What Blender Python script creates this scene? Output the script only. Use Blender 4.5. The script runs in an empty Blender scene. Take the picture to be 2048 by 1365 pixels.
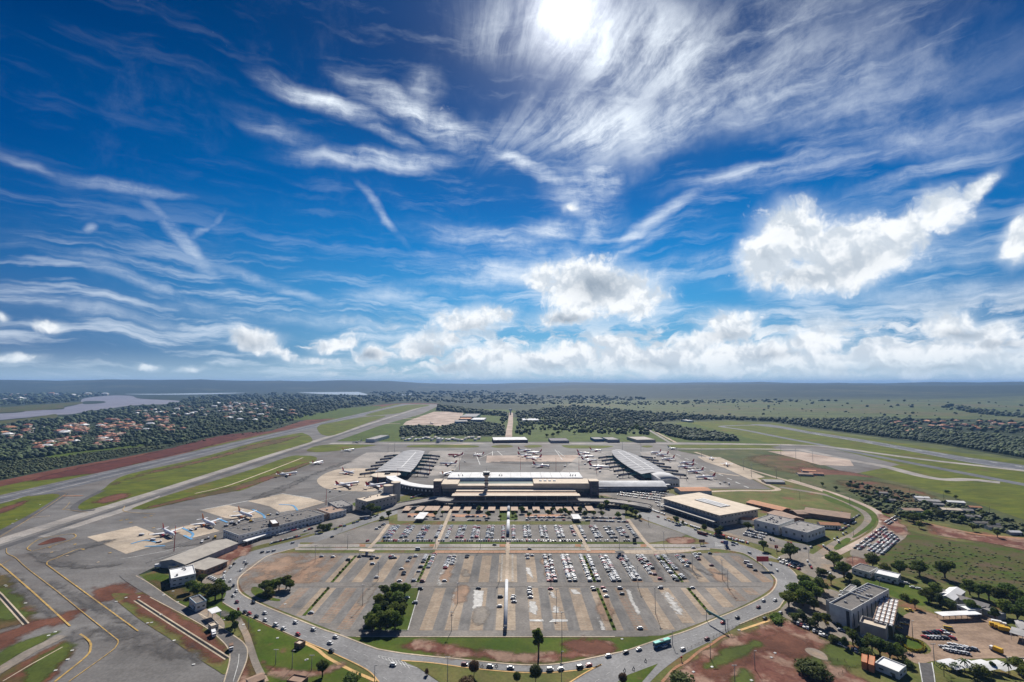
import bpy, bmesh, math, random
import numpy as np
from mathutils import Vector, Matrix
from mathutils.geometry import tessellate_polygon
random.seed(7); rng = np.random.default_rng(11)
SC = bpy.context.scene; COL = SC.collection
R = math.radians
# ---------------------------------------------------------------- camera
F, HORIZON, CAMZ = 950.0, 767.0, 170.0
PITCH = math.atan((HORIZON - 682.5) / F)
cd = bpy.data.cameras.new('camera'); cam = bpy.data.objects.new('camera', cd); COL.objects.link(cam)
cd.sensor_width = 36; cd.lens = F / 2048 * 36; cd.clip_start = 1; cd.clip_end = 200000
cam.location = (0, 0, CAMZ); cam.rotation_euler = (R(90) + PITCH, 0, 0); SC.camera = cam
def ray(px, py):
    a, b = (px - 1024) / F, (682.5 - py) / F
    return a, math.cos(PITCH) - b * math.sin(PITCH), b * math.cos(PITCH) + math.sin(PITCH)
def at(px, py, z=0.0):                # the point of the level z that the photograph shows at a pixel
    x, y, w = ray(px, py); t = (z - CAMZ) / w
    return (x * t, y * t)
def azel(px, py):
    x, y, w = ray(px, py); return math.atan2(x, y), math.atan2(w, math.hypot(x, y))
# ---------------------------------------------------------------- light
SUN_AZ, SUN_EL = azel(1135, 20)
SC.view_settings.view_transform = 'Standard'; SC.view_settings.look = 'None'
SC.view_settings.gamma = 1; SC.view_settings.use_curve_mapping = False
SC.view_settings.exposure = 0.5
sd = bpy.data.lights.new('sun', 'SUN'); sd.energy = 5.0; sd.angle = R(0.5); sd.color = (1.0, .95, .87)
sun = bpy.data.objects.new('sun', sd); COL.objects.link(sun); sun.location = (0, 0, 900)
sdir = Vector((math.sin(SUN_AZ) * math.cos(SUN_EL), math.cos(SUN_AZ) * math.cos(SUN_EL), math.sin(SUN_EL)))
sun.rotation_euler = sdir.to_track_quat('Z', 'Y').to_euler()
# ---------------------------------------------------------------- node helpers
class NT:
    def __init__(s, nt): s.nt = nt; nt.nodes.clear()
    def n(s, typ, out=0, **kw):
        nd = s.nt.nodes.new(typ); ins = kw.pop('i', {})
        for k, v in kw.items(): setattr(nd, k, v)
        for k, v in ins.items(): s.put(nd.inputs[k], v)
        return nd if out is None else nd.outputs[out]
    def put(s, sock, v):
        if isinstance(v, bpy.types.NodeSocket): s.nt.links.new(v, sock)
        elif isinstance(v, bpy.types.Node): s.nt.links.new(v.outputs[0], sock)
        else:
            if isinstance(v, tuple) and len(v) == 3 and sock.type == 'RGBA': v = v + (1,)
            sock.default_value = v
    def m(s, op, a, b=None, c=None, clamp=False):
        i = {0: a}
        if b is not None: i[1] = b
        if c is not None: i[2] = c
        return s.n('ShaderNodeMath', operation=op, use_clamp=clamp, i=i)
    def vm(s, op, a, b=None, out=0):
        i = {0: a}
        if b is not None: i[1] = b
        return s.n('ShaderNodeVectorMath', out, operation=op, i=i)
    def mr(s, v, a, b, c=0.0, d=1.0, smooth=True):
        return s.n('ShaderNodeMapRange', interpolation_type='SMOOTHSTEP' if smooth else 'LINEAR', i={0: v, 1: a, 2: b, 3: c, 4: d})
    def mix(s, f, a, b, blend='MIX'):
        nd = s.nt.nodes.new('ShaderNodeMix'); nd.data_type = 'RGBA'; nd.blend_type = blend
        s.put(nd.inputs[0], f); s.put(nd.inputs[6], a); s.put(nd.inputs[7], b); return nd.outputs[2]
    def noise(s, vec, scale, detail=4, rough=.55, dist=0, out=0, dim='3D'):
        return s.n('ShaderNodeTexNoise', out, noise_dimensions=dim, i={'Vector': vec, 'Scale': scale, 'Detail': detail, 'Roughness': rough, 'Distortion': dist})
# ---------------------------------------------------------------- sky
W = bpy.data.worlds.new('World'); SC.world = W; W.use_nodes = True
def make_sky():
    t = NT(W.node_tree)
    d = t.n('ShaderNodeTexCoord')
    sep = t.n('ShaderNodeSeparateXYZ', None, i={0: d})
    az = t.m('ARCTAN2', sep.outputs[0], sep.outputs[1])
    el = t.m('ARCSINE', sep.outputs[2])
    P = t.n('ShaderNodeCombineXYZ', i={0: az, 1: el})
    sky = t.n('ShaderNodeTexSky', sky_type='NISHITA', sun_disc=False, sun_elevation=SUN_EL, sun_rotation=SUN_AZ, altitude=1000, air_density=1.0, dust_density=.3, ozone_density=3.0)
    # deep polarised blue: the sky's own colour, steeper towards the top
    g = t.n('ShaderNodeGamma', i={0: t.mix(1.0, sky, (.165, .165, .165), 'MULTIPLY'), 1: 1.75})
    g = t.mix(1.0, g, (.25, .85, 1.2), 'MULTIPLY')
    dist = t.vm('DISTANCE', d, tuple(sdir), out=1)
    elv = t.mr(el, 0, R(36), 0, 1, False)
    tint = t.n('ShaderNodeValToRGB', None, i={0: elv}); cr = tint.color_ramp
    for pos, c in ((0, (.32, .50, .60)), (.12, (.18, .42, .62)), (.27, (.055, .29, .58)), (.43, (.010, .175, .48)), (.58, (.002, .105, .36)), (.86, (.001, .044, .185)), (1, (.001, .031, .14))):
        e = cr.elements[0] if pos == 0 else (cr.elements[-1] if pos == 1 else cr.elements.new(pos)); e.color = c + (1,)
    base = t.mix(.97, g, tint.outputs[0])
    dark = t.mr(dist, .4, 1.1, 1.1, .34)
    base = t.mix(1.0, base, t.n('ShaderNodeCombineColor', i={0: dark, 1: dark, 2: t.mr(dist, .4, 1.15, 1.05, .46)}), 'MULTIPLY')
    wn = t.noise(P, 3.2, 2, .5, out=1, dim='2D'); w2 = t.noise(P, 13, 3, .6, out=1, dim='2D')
    def warp(k1, k2):
        a = t.vm('SUBTRACT', wn, (.5, .5, .5)); b = t.vm('SUBTRACT', w2, (.5, .5, .5))
        sa = t.n('ShaderNodeVectorMath', operation='SCALE', i={0: a, 3: k1}); sb = t.n('ShaderNodeVectorMath', operation='SCALE', i={0: b, 3: k2})
        s_ = t.vm('ADD', sa, sb); s_ = t.vm('MULTIPLY', s_, (1, 1, 0)); return t.vm('ADD', P, s_)
    MW, MH, A0, A1, E0, E1 = 900, 450, R(-64), R(64), R(-2), R(62)
    ga, ge = np.meshgrid(np.linspace(A0, A1, MW), np.linspace(E0, E1, MH))
    chan = []
    def field(blobs, vec, comb):        # where the clouds of a kind stand: soft ellipses over azimuth and height, broken up by noise nodes
        acc = np.zeros_like(ga)
        for x, y, rx, ry, rot, wgt in blobs:
            c0 = azel(x, y); th = R(rot)
            c1 = azel(x + rx * math.cos(th), y - rx * math.sin(th)); c2 = azel(x - ry * math.sin(th), y - ry * math.cos(th))
            a = math.hypot(c1[0] - c0[0], c1[1] - c0[1]); b = math.hypot(c2[0] - c0[0], c2[1] - c0[1]); rr = math.atan2(c1[1] - c0[1], c1[0] - c0[0])
            u, v = ga - c0[0], ge - c0[1]; l = np.hypot((u * math.cos(rr) + v * math.sin(rr)) / a, (-u * math.sin(rr) + v * math.cos(rr)) / b)
            q = np.clip(1 - l / 1.5, 0, 1); acc = np.maximum(acc, wgt * q * q * (3 - 2 * q))
        chan.append(acc); im = bpy.data.images.new('cloud_cover_%d' % len(chan), MW, MH, float_buffer=True, is_data=True)
        buf = np.ones((MH, MW, 4), np.float32); buf[..., :3] = acc[..., None]; im.pixels.foreach_set(buf.ravel()); im.update(); im.pack()
        mp = t.vm('MULTIPLY', t.vm('SUBTRACT', vec, (A0, E0, 0)), (1 / (A1 - A0), 1 / (E1 - E0), 0))
        nd = t.n('ShaderNodeTexImage', None, i={0: mp}); nd.image = im; nd.extension = 'CLIP'; nd.interpolation = 'Linear'
        return nd.outputs[0]
    P1 = warp(.05, .022)
    cir = [(650, 205, 120, 22, -18, .9), (760, 262, 90, 14, -25, .45), (850, 240, 150, 30, -24, .95), (1030, 325, 150, 15, -26, .8), (750, 325, 150, 22, 2, .8), (250, 378, 135, 12, -10, .5), (360, 480, 100, 17, -45, .5),
           (410, 460, 45, 7, 30, .35), (270, 565, 190, 14, -17, .45), (90, 583, 110, 5, -11, .45), (550, 575, 150, 10, -20, .4), (160, 512, 190, 8, -8, .35), (760, 435, 70, 8, -48, .45), (850, 180, 40, 40, 0, .42),
           (790, 592, 110, 16, 5, .5), (1010, 490, 170, 30, -6, .55), (1160, 400, 90, 50, -30, .6), (1195, 360, 44, 50, -40, .85), (1200, 440, 60, 26, 45, .7), (1100, 460, 70, 22, 10, .7), (1310, 440, 110, 14, 32, .55), (155, 458, 12, 10, 0, .45),
           (990, 545, 130, 34, 0, .7), (200, 635, 320, 14, -6, .42), (620, 640, 260, 12, -4, .4), (900, 570, 160, 26, 12, .4), (1400, 530, 220, 26, 10, .6),
           (1560, 350, 260, 22, 12, .5), (1700, 540, 330, 30, 6, .6), (1900, 580, 240, 22, 4, .55), (560, 270, 100, 26, -25, .28), (1240, 505, 100, 10, 25, .5), (1880, 350, 200, 16, 18, .5), (40, 325, 90, 8, -20, .22)]
    veil = [(1180, 60, 240, 120, 0, .95), (1330, 90, 280, 130, -10, .95), (1480, 160, 380, 130, 10, .72), (1190, 240, 220, 80, 20, 1.05), (1350, 240, 260, 70, 22, .95), (1750, 190, 340, 110, 12, .55), (1920, 290, 240, 60, 8, .55), (1500, 40, 400, 60, 25, .5), (1250, 180, 190, 120, 10, .65)]
    fc = field(cir, P1, 'MAXIMUM'); fv = field(veil, warp(.16, .05), 'MAXIMUM')
    na = t.noise(t.n('ShaderNodeMapping', i={0: P1, 2: (0, 0, R(22)), 3: (2.2, 15, 1)}), 2.2, 7, .62, .12, dim='2D')
    cc = azel(900, 430); uv = t.vm('SUBTRACT', P1, (cc[0], cc[1], 0)); us = t.n('ShaderNodeSeparateXYZ', None, i={0: uv})     # high cloud fanning out from a point
    th = t.m('ARCTAN2', us.outputs[1], us.outputs[0]); rd_ = t.vm('LENGTH', uv, out=1)
    pol = t.n('ShaderNodeCombineXYZ', i={0: t.m('MULTIPLY', th, 3.4), 1: t.m('MULTIPLY', rd_, 1.6), 2: 0.})
    nb = t.noise(pol, 2.4, 8, .64, .1, dim='2D')
    nn = t.noise(t.vm('ADD', P1, (3.1, 1.7, 0)), 9, 6, .68, dim='2D')
    c1 = t.m('MULTIPLY', fc, t.mr(t.m('ADD', t.m('MULTIPLY', na, .62), t.m('MULTIPLY', nn, .48)), .34, .78, .05, 1.25))
    c2 = t.m('MULTIPLY', fv, t.mr(t.m('ADD', t.m('MULTIPLY', nb, .68), t.m('MULTIPLY', nn, .42)), .33, .74, .06, 1.0))
    lowc = t.m('MULTIPLY', t.mr(el, R(20), R(5), 0, .55), t.mr(t.noise(t.n('ShaderNodeMapping', i={0: P1, 3: (1.6, 14, 1)}), 2.5, 6, .6, dim='2D'), .46, .72))
    thin = t.m('MAXIMUM', t.m('MAXIMUM', c1, c2), lowc)
    wisp = t.m('MULTIPLY', t.mr(na, .5, .85), t.mr(az, R(-40), R(20), .05, .26))
    thin = t.m('ADD', thin, wisp, clamp=True)
    col = t.mix(thin, base, (.80, .87, .95))
    # fair-weather cumulus: noise-edged heaps, bright rims, grey cores
    cum = [(1585, 470, 80, 54, 0, 1.1), (1530, 520, 56, 50, 0, 1.1), (1700, 505, 120, 54, 8, 1.1), (1800, 470, 80, 38, 20, 1), (1885, 425, 50, 42, 40, .95), (1950, 385, 60, 14, 38, .8), (1650, 550, 130, 32, 8, 1.05), (2035, 480, 36, 46, 0, .95),
           (1170, 575, 95, 50, 0, 1.1), (1255, 590, 76, 42, 0, 1), (1085, 560, 38, 34, 0, .9), (1150, 630, 90, 22, 5, .9), (945, 640, 80, 26, 10, .9), (860, 690, 90, 22, 10, .85), (515, 682, 46, 22, -15, .95), (560, 705, 40, 10, -20, .8), (672, 692, 42, 14, 10, .85), (745, 705, 38, 18, 0, .9),
           (1455, 650, 56, 28, 10, 1), (1400, 685, 60, 18, 12, .9), (1620, 688, 70, 24, 5, .95), (1545, 705, 70, 26, 5, .9), (1900, 650, 66, 30, 0, 1), (1985, 672, 70, 30, 0, 1), (1850, 718, 210, 30, 0, 1.1), (1500, 718, 150, 32, 0, 1.1), (1290, 720, 160, 28, 0, 1.05), (1085, 722, 150, 26, 2, 1.0), (1420, 738, 500, 14, 0, .8), (960, 712, 90, 14, 8, .8), (1225, 690, 46, 16, 0, .85),
           (95, 655, 36, 13, 0, .7), (30, 722, 60, 10, 0, .65), (292, 733, 26, 6, 0, .75), (370, 738, 26, 6, 0, .75), (910, 738, 90, 10, 0, .8), (5, 640, 16, 10, 0, .8), (1690, 720, 120, 20, 0, .8), (640, 722, 70, 8, 0, .6), (1140, 418, 16, 6, 0, .8), (1150, 745, 330, 8, 0, .62), (1750, 750, 330, 8, 0, .6)]
    P2 = warp(.012, .034)
    fu = field([(a, b, c * 1.28, d * 1.38, e, f) for a, b, c, d, e, f in cum], P2, 'MAXIMUM')
    def dens(off):
        v = P2 if off is None else t.vm('ADD', P2, off)
        big = t.noise(v, 18, 7, .64, dim='2D'); puff = t.n('ShaderNodeTexVoronoi', voronoi_dimensions='2D', feature='F1', i={'Vector': v, 'Scale': 55, 'Detail': 2.5, 'Roughness': .6})
        return t.m('SUBTRACT', t.m('MULTIPLY', big, 1.3), t.m('MULTIPLY', puff, .22))
    n0 = dens(None); r0 = t.noise(P2, 13, 4, .58, dim='2D'); r1 = t.noise(t.vm('ADD', P2, (.004, .016, 0)), 13, 4, .58, dim='2D')
    f0 = t.m('ADD', t.m('MULTIPLY', fu, 1.55), t.m('SUBTRACT', t.m('MULTIPLY', n0, 1.35), .80))
    fg = field([(1190, 572, 60, 30, 0, 1), (1140, 640, 45, 12, 0, 1), (745, 708, 34, 10, 0, 1), (495, 682, 34, 16, 0, .9), (1600, 560, 110, 18, 8, .45), (1700, 530, 110, 26, 10, .35), (900, 738, 40, 8, 0, .8), (1920, 665, 60, 14, 0, .7), (2010, 690, 50, 10, 0, .8), (1450, 670, 46, 12, 10, .6), (940, 660, 70, 14, 10, .45), (1300, 728, 60, 10, 0, .6), (1540, 712, 60, 10, 0, .6), (1720, 735, 90, 8, 0, .6), (1880, 738, 120, 8, 0, .8), (1100, 735, 60, 8, 0, .5), (860, 705, 50, 10, 0, .5)], P2, 'MAXIMUM')
    ml = t.m('MULTIPLY', t.noise(t.n('ShaderNodeMapping', i={0: P2, 3: (1, 2.6, 1)}), 13, 6, .6, dim='2D'), t.mr(az, R(-42), R(0), .55, 1.0))
    band = t.m('MULTIPLY', t.m('MULTIPLY', t.mr(el, R(9), R(4), 0, 1), t.mr(el, R(.3), R(1.2), .35, 1)), t.mr(ml, .42, .58, 0, .9))
    col = t.mix(t.m('MULTIPLY', t.mr(t.m('ADD', fu, t.m('MULTIPLY', nn, .5)), .25, 1.1), .6), col, (.76, .83, .90))
    a = t.mr(f0, .26, .98); a = t.m('MAXIMUM', a, band)
    relief = t.mr(t.m('ADD', t.m('SUBTRACT', r0, r1), t.m('MULTIPLY', t.m('SUBTRACT', n0, .35), .12)), -.10, .12)
    core = t.m('MAXIMUM', t.m('MULTIPLY', t.mr(f0, 1.2, 2.0), t.mr(relief, 0, 1, .5, .1)), t.m('MULTIPLY', fg, t.mr(n0, .3, .65, 1.0, .7)))
    lit = t.mix(relief, (.58, .64, .71), (.90, .92, .94))
    ccol = t.mix(t.m('MULTIPLY', core, .92), lit, (.26, .32, .40))
    col = t.mix(t.m('MULTIPLY', a, .97), col, ccol)
    hz = t.mr(el, R(3.6), R(0), 0, .62)
    col = t.mix(hz, col, (.47, .62, .72))
    # aureole round the sun
    gl = t.m('ADD', t.m('MULTIPLY', t.m('EXPONENT', t.m('MULTIPLY', dist, -62.)), 3.5), t.m('ADD', t.m('MULTIPLY', t.m('EXPONENT', t.m('MULTIPLY', dist, -14.)), .45), t.m('MULTIPLY', t.m('EXPONENT', t.m('MULTIPLY', dist, -6.)), .05)))
    disc = t.mr(dist, .03, .004, 0, 14)
    glow = t.m('ADD', gl, disc)
    col = t.mix(1.0, col, t.n('ShaderNodeCombineColor', i={0: t.m('SUBTRACT', glow, .004), 1: glow, 2: t.m('MULTIPLY', glow, 1.03)}), 'ADD')
    below = t.mr(el, R(-.6), R(-.1)); col = t.mix(below, (.2, .26, .3), col)
    bg = t.n('ShaderNodeBackground', i={0: col, 1: .80})
    t.n('ShaderNodeOutputWorld', None, i={0: bg})
    W.cycles.sampling_method = 'MANUAL'; W.cycles.sample_map_resolution = 256
make_sky()
# ---------------------------------------------------------------- materials
def mat(name, c1, c2=None, scale=.2, rough=.85, c3=None, s3=.02, metal=0.0, spec=.06, detail=5, k=.94, stretch=None, lo=.35, hi=.65, soft=0, bump=0, t3=(.5, .62), speck=None):
    m = bpy.data.materials.new(name); m.use_nodes = True; t = NT(m.node_tree)
    pos = t.n('ShaderNodeNewGeometry', 0)
    if stretch: v = t.n('ShaderNodeMapping', i={0: pos, 2: (0, 0, R(stretch[0])), 3: (1, stretch[1], 1)})
    else: v = pos
    col = t.n('ShaderNodeRGB'); col.node.outputs[0].default_value = tuple(c1) + (1,)
    if name == 'savanna':             # open grassland on the near right, wooded slopes beyond and to the left
        xyz = t.n('ShaderNodeSeparateXYZ', None, i={0: pos}); wv = t.m('MULTIPLY', t.m('SUBTRACT', t.noise(t.n('ShaderNodeMapping', i={0: pos, 3: (.0005, .002, 0)}), 1, 6, .6), .5), 3000)
        gm = t.m('MULTIPLY', t.mr(t.m('ADD', xyz.outputs[1], wv), 5600, 4300), t.mr(t.m('ADD', xyz.outputs[0], wv), -100, 900))
    if c2: col = t.mix(t.mr(t.noise(v, scale, detail, .6), lo, hi), col, c2)
    if c3: col = t.mix(t.mr(t.noise(pos, s3, 5, .62), t3[0], t3[1]), col, c3)
    if speck: col = t.mix(t.mr(t.n('ShaderNodeTexVoronoi', i={'Vector': pos, 'Scale': speck[1]}), speck[2], speck[2] * .6), col, speck[0])
    if name == 'savanna': col = t.mix(gm, col, t.mix(t.mr(t.noise(t.n('ShaderNodeMapping', i={0: pos, 3: (1, 3, 1)}), .003, 8, .65), .38, .64), (.105, .120, .040, 1), (.055, .075, .028, 1)))
    v1 = t.mr(t.noise(pos, .55, 3, .7), .3, .7, 1 - .15, 1 + .15); v2 = t.mr(t.noise(pos, .018, 6, .65), .32, .68, 1 - .20, 1 + .20); vv = t.m('MULTIPLY', t.m('MULTIPLY', v1, v2), k)
    col = t.mix(1.0, col, t.n('ShaderNodeCombineColor', i={0: vv, 1: vv, 2: vv}), 'MULTIPLY')
    b = t.n('ShaderNodeBsdfPrincipled', i={'Base Color': col, 'Roughness': rough, 'Metallic': metal, 'Specular IOR Level': spec})
    if bump: t.put(b.node.inputs['Normal'], t.n('ShaderNodeBump', i={'Strength': bump, 'Height': t.noise(pos, scale * 3, 4, .6)}))
    if soft:
        at_ = t.n('ShaderNodeAttribute', 2, attribute_name='edge')
        a = t.mr(t.m('ADD', at_, t.m('MULTIPLY', t.m('SUBTRACT', t.noise(pos, soft, 6, .65), .5), 4.6)), -.75, .75)
        b = t.n('ShaderNodeMixShader', i={0: a, 1: t.n('ShaderNodeBsdfTransparent'), 2: b})
    t.n('ShaderNodeOutputMaterial', None, i={0: b}); return m
M = {}
M['savanna'] = mat('savanna', (.020, .032, .020), (.034, .046, .024), .006, c3=(.055, .065, .035), s3=.0007, t3=(.54, .64), detail=8, stretch=(0, 3))
M['airgrass'] = mat('airfield_grass', (.112, .124, .010), (.068, .090, .009), .03, c3=(.125, .085, .028), s3=.012, t3=(.55, .72), stretch=(74, 3.5))
M['grass'] = mat('lawn', (.046, .082, .006), (.072, .095, .012), .06, c3=(.15, .085, .045), s3=.045, t3=(.62, .75))
M['drygrass'] = mat('dry_grass', (.13, .12, .04), (.085, .105, .025), .05, c3=(.17, .075, .045), s3=.03, t3=(.52, .68))
M['meadow'] = mat('meadow', (.050, .085, .008), (.080, .070, .024), .05, c3=(.085, .060, .035), s3=.018, t3=(.48, .62), stretch=(10, 3), detail=8)
M['scrubland'] = mat('scrubland', (.050, .068, .022), (.088, .090, .034), .02, c3=(.12, .10, .06), s3=.03, t3=(.58, .7), detail=8)
M['dirt'] = mat('red_earth', (.100, .034, .022), (.155, .062, .038), .04, c3=(.065, .023, .016), s3=.02, t3=(.5, .65), detail=8)
M['dirt2'] = mat('reddish_earth', (.185, .085, .060), (.115, .042, .032), .09, c3=(.27, .175, .13), s3=.05, t3=(.48, .6), detail=8, soft=.05)
M['dirtpatch'] = mat('bare_earth_patch', (.15, .065, .042), (.105, .045, .030), .06, soft=.06)
M['browngrass'] = mat('brown_grass', (.115, .075, .035), (.075, .065, .022), .05, c3=(.13, .055, .035), s3=.02, soft=.05)
M['greenpatch'] = mat('green_patch', (.075, .095, .018), (.055, .075, .016), .05, soft=.06)
M['reddark'] = mat('dark_red_earth', (.075, .022, .016), (.105, .032, .022), .05, soft=.03)
M['soil'] = mat('orange_soil', (.36, .19, .11), (.27, .13, .075), .2, c3=(.30, .20, .13), s3=.05)
M['asphalt'] = mat('runway_asphalt', (.170, .163, .157), (.138, .131, .126), .012, rough=.75, c3=(.125, .108, .098), s3=.006, t3=(.45, .65), stretch=(72, 6))
M['runway'] = mat('runway_surface', (.155, .158, .168), (.085, .088, .098), .02, rough=.6, stretch=(2.5, 14), lo=.4, hi=.6)
M['darkasph'] = mat('dark_asphalt', (.085, .083, .085), (.11, .105, .105), .02, stretch=(70, 6))
M['concrete'] = mat('worn_concrete', (.34, .31, .28), (.27, .25, .235), .03, stretch=(-25, 9), c3=(.22, .21, .2), s3=.02)
M['stand'] = mat('apron_concrete', (.46, .385, .30), (.40, .33, .26), .03, c3=(.34, .29, .235), s3=.015, t3=(.5, .7), stretch=(60, 4))
M['pink'] = mat('pinkish_concrete', (.44, .35, .29), (.37, .295, .25), .02, c3=(.33, .25, .2), s3=.01)
M['road'] = mat('road_asphalt', (.215, .213, .215), (.185, .183, .185), .05, rough=.7, c3=(.165, .163, .165), s3=.012, t3=(.5, .7))
M['lot'] = mat('parking_asphalt', (.200, .185, .170), (.168, .156, .145), .05, c3=(.225, .205, .185), s3=.02, t3=(.5, .65))
M['aisle'] = mat('aisle_asphalt', (.158, .151, .145), (.192, .182, .172), .3, stretch=(0, .15), c3=(.135, .132, .13), s3=.03)
M['bay'] = mat('beige_paving', (.36, .295, .225), (.31, .25, .19), .15, c3=(.27, .225, .18), s3=.05, t3=(.5, .65))
M['baygrey'] = mat('grey_brown_paving', (.235, .205, .175), (.20, .175, .15), .1, c3=(.28, .215, .16), s3=.03, t3=(.5, .62))
M['white'] = mat('white_marking', (.62, .62, .60), (.42, .42, .41), .25)
M['yellow'] = mat('yellow_marking', (.48, .31, .09), (.30, .21, .10), .25)
M['blue'] = mat('blue_marking', (.10, .27, .50), (.16, .33, .5), .1)
M['kerb'] = mat('pale_kerb', (.50, .42, .32), (.40, .33, .25), .1)
M['kerby'] = mat('yellow_kerb', (.62, .40, .17), (.5, .33, .16), .2)
M['brick'] = mat('orange_paving', (.43, .25, .16), (.36, .20, .13), .15)
M['path'] = mat('pale_path', (.44, .36, .28), (.38, .31, .24), .2)
M['water'] = mat('lake_water', (.19, .185, .22), (.16, .155, .20), .002, rough=.6, spec=.3)
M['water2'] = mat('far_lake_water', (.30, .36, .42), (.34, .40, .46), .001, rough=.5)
M['black'] = mat('near_black', (.02, .02, .02), (.03, .03, .03), 1)
def link(name, me, mats, parent=None):
    o = bpy.data.objects.new(name, me); COL.objects.link(o)
    for m in (mats if isinstance(mats, (list, tuple)) else [mats]):
        if m.name not in [x.name for x in me.materials if x]: me.materials.append(m)
    if parent: o.parent = parent
    return o
_zk = [0]
def zz(z): _zk[0] = (_zk[0] + 1) % 25; return z * 2 + _zk[0] * .0007      # no two sheets share a level
def kind(o, k='structure'): o['kind'] = k; return o
def spline(pts, n=6, closed=False):
    p = [np.array(q, float) for q in pts]; out = []
    N = len(p); rngk = range(N if closed else N - 1)
    for k in rngk:
        a, b, c, d = (p[(k - 1) % N] if closed or k else 2 * p[0] - p[1]), p[k], p[(k + 1) % N], (p[(k + 2) % N] if closed or k + 2 < N else 2 * p[-1] - p[-2])
        for j in range(n):
            t = j / n; out.append(.5 * (2 * b + (c - a) * t + (2 * a - 5 * b + 4 * c - d) * t * t + (3 * b - a - 3 * c + d) * t ** 3))
    if not closed: out.append(p[-1])
    return [tuple(q) for q in out]
def poly_mesh(name, w, z):
    tri = tessellate_polygon([[Vector((x, y, 0)) for x, y in w]])
    me = bpy.data.meshes.new(name); me.from_pydata([(x, y, z) for x, y in w], [], [t if ((Vector(w[t[1]]) - Vector(w[t[0]])).cross(Vector(w[t[2]]) - Vector(w[t[0]])) > 0) else (t[0], t[2], t[1]) for t in tri]); me.update(); return me
def sheet(name, pts, m, z, smooth=True, world=False):
    w = list(pts) if world else [at(*p) for p in pts]
    if smooth: w = spline(w, 5, True)
    return kind(link(name, poly_mesh(name, w, zz(z)), M[m]))
def ribbon_pts(c, wd, taper=None):
    c = [np.array(q, float) for q in c]; L, Rr = [], []
    for k in range(len(c)):
        d = c[min(k + 1, len(c) - 1)] - c[max(k - 1, 0)]; d /= (np.linalg.norm(d) + 1e-9); n = np.array((-d[1], d[0]))
        L.append(c[k] + n * wd / 2); Rr.append(c[k] - n * wd / 2)
    return L, Rr
class MB:                                 # collects shapes in world space; build() makes ONE mesh object, relative to its thing
    def __init__(s): s.v = []; s.f = []; s.mi = []; s.sm = []; s.i = 0
    def add(s, vs, fs, smooth=False):
        b = len(s.v); s.v += [tuple(v) for v in vs]; s.f += [tuple(b + k for k in f) for f in fs]; s.mi += [s.i] * len(fs); s.sm += [smooth] * len(fs); return s
    def ribbon(s, c, wd, z):
        L, Rr = ribbon_pts(c, wd); n = len(L)
        return s.add([(p[0], p[1], z) for p in L] + [(p[0], p[1], z) for p in Rr], [(n + k, n + k + 1, k + 1, k) for k in range(n - 1)])
    def prism(s, poly, z0, z1, bottom=False):
        n = len(poly); ar = sum(poly[k][0] * poly[(k + 1) % n][1] - poly[(k + 1) % n][0] * poly[k][1] for k in range(n))
        if ar < 0: poly = poly[::-1]
        vs = [(x, y, z0) for x, y in poly] + [(x, y, z1) for x, y in poly]
        fs = [(k, (k + 1) % n, n + (k + 1) % n, n + k) for k in range(n)] + [tuple(range(n, 2 * n))]
        if bottom: fs.append(tuple(range(n - 1, -1, -1)))
        return s.add(vs, fs)
    def box(s, x, y, z, lx, ly, lz, rot=0, tilt=0):       # centre of the base, sizes
        c, n = math.cos(rot), math.sin(rot)
        return s.prism([(x + c * a * lx / 2 - n * b * ly / 2, y + n * a * lx / 2 + c * b * ly / 2) for a, b in ((-1, -1), (1, -1), (1, 1), (-1, 1))], z, z + lz, True)
    def tube(s, pts, rad, seg=6, caps=True, smooth=True):
        pts = [Vector(p) for p in pts]; rad = rad if isinstance(rad, (list, tuple)) else [rad] * len(pts); vs, fs = [], []
        for k, p in enumerate(pts):
            d = (pts[min(k + 1, len(pts) - 1)] - pts[max(k - 1, 0)]).normalized(); u = d.cross(Vector((0, 0, 1)) if abs(d.z) < .9 else Vector((1, 0, 0))).normalized(); w = u.cross(d)
            vs += [p + (u * math.cos(6.28319 * j / seg) + w * math.sin(6.28319 * j / seg)) * rad[k] for j in range(seg)]
        for k in range(len(pts) - 1): fs += [(k * seg + j, k * seg + (j + 1) % seg, (k + 1) * seg + (j + 1) % seg, (k + 1) * seg + j) for j in range(seg)]
        if caps: fs += [tuple(range(seg - 1, -1, -1)), tuple((len(pts) - 1) * seg + j for j in range(seg))]
        return s.add(vs, fs, smooth)
    def mesh(s, name, off=(0, 0, 0)):
        me = bpy.data.meshes.new(name); me.from_pydata([(x - off[0], y - off[1], z - off[2]) for x, y, z in s.v], [], s.f)
        me.polygons.foreach_set('material_index', s.mi); me.polygons.foreach_set('use_smooth', s.sm); me.update(); return me
    def build(s, name, mats, parent=None):
        mats = mats if isinstance(mats, (list, tuple)) else [mats]; mats = [M[m] if isinstance(m, str) else m for m in mats]
        off = tuple(parent.location) if parent and parent.parent is None else (tuple(parent.parent.location) if parent else (0, 0, 0))
        return link(name, s.mesh(name, off), mats, parent)
def strip(name, pts, wd, m, z, smooth=True, world=False):
    w = list(pts) if world else [at(*p) for p in pts]
    if smooth and len(w) > 2: w = spline(w, 5)
    return kind(MB().ribbon(w, wd, zz(z)).build(name, m))
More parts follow.
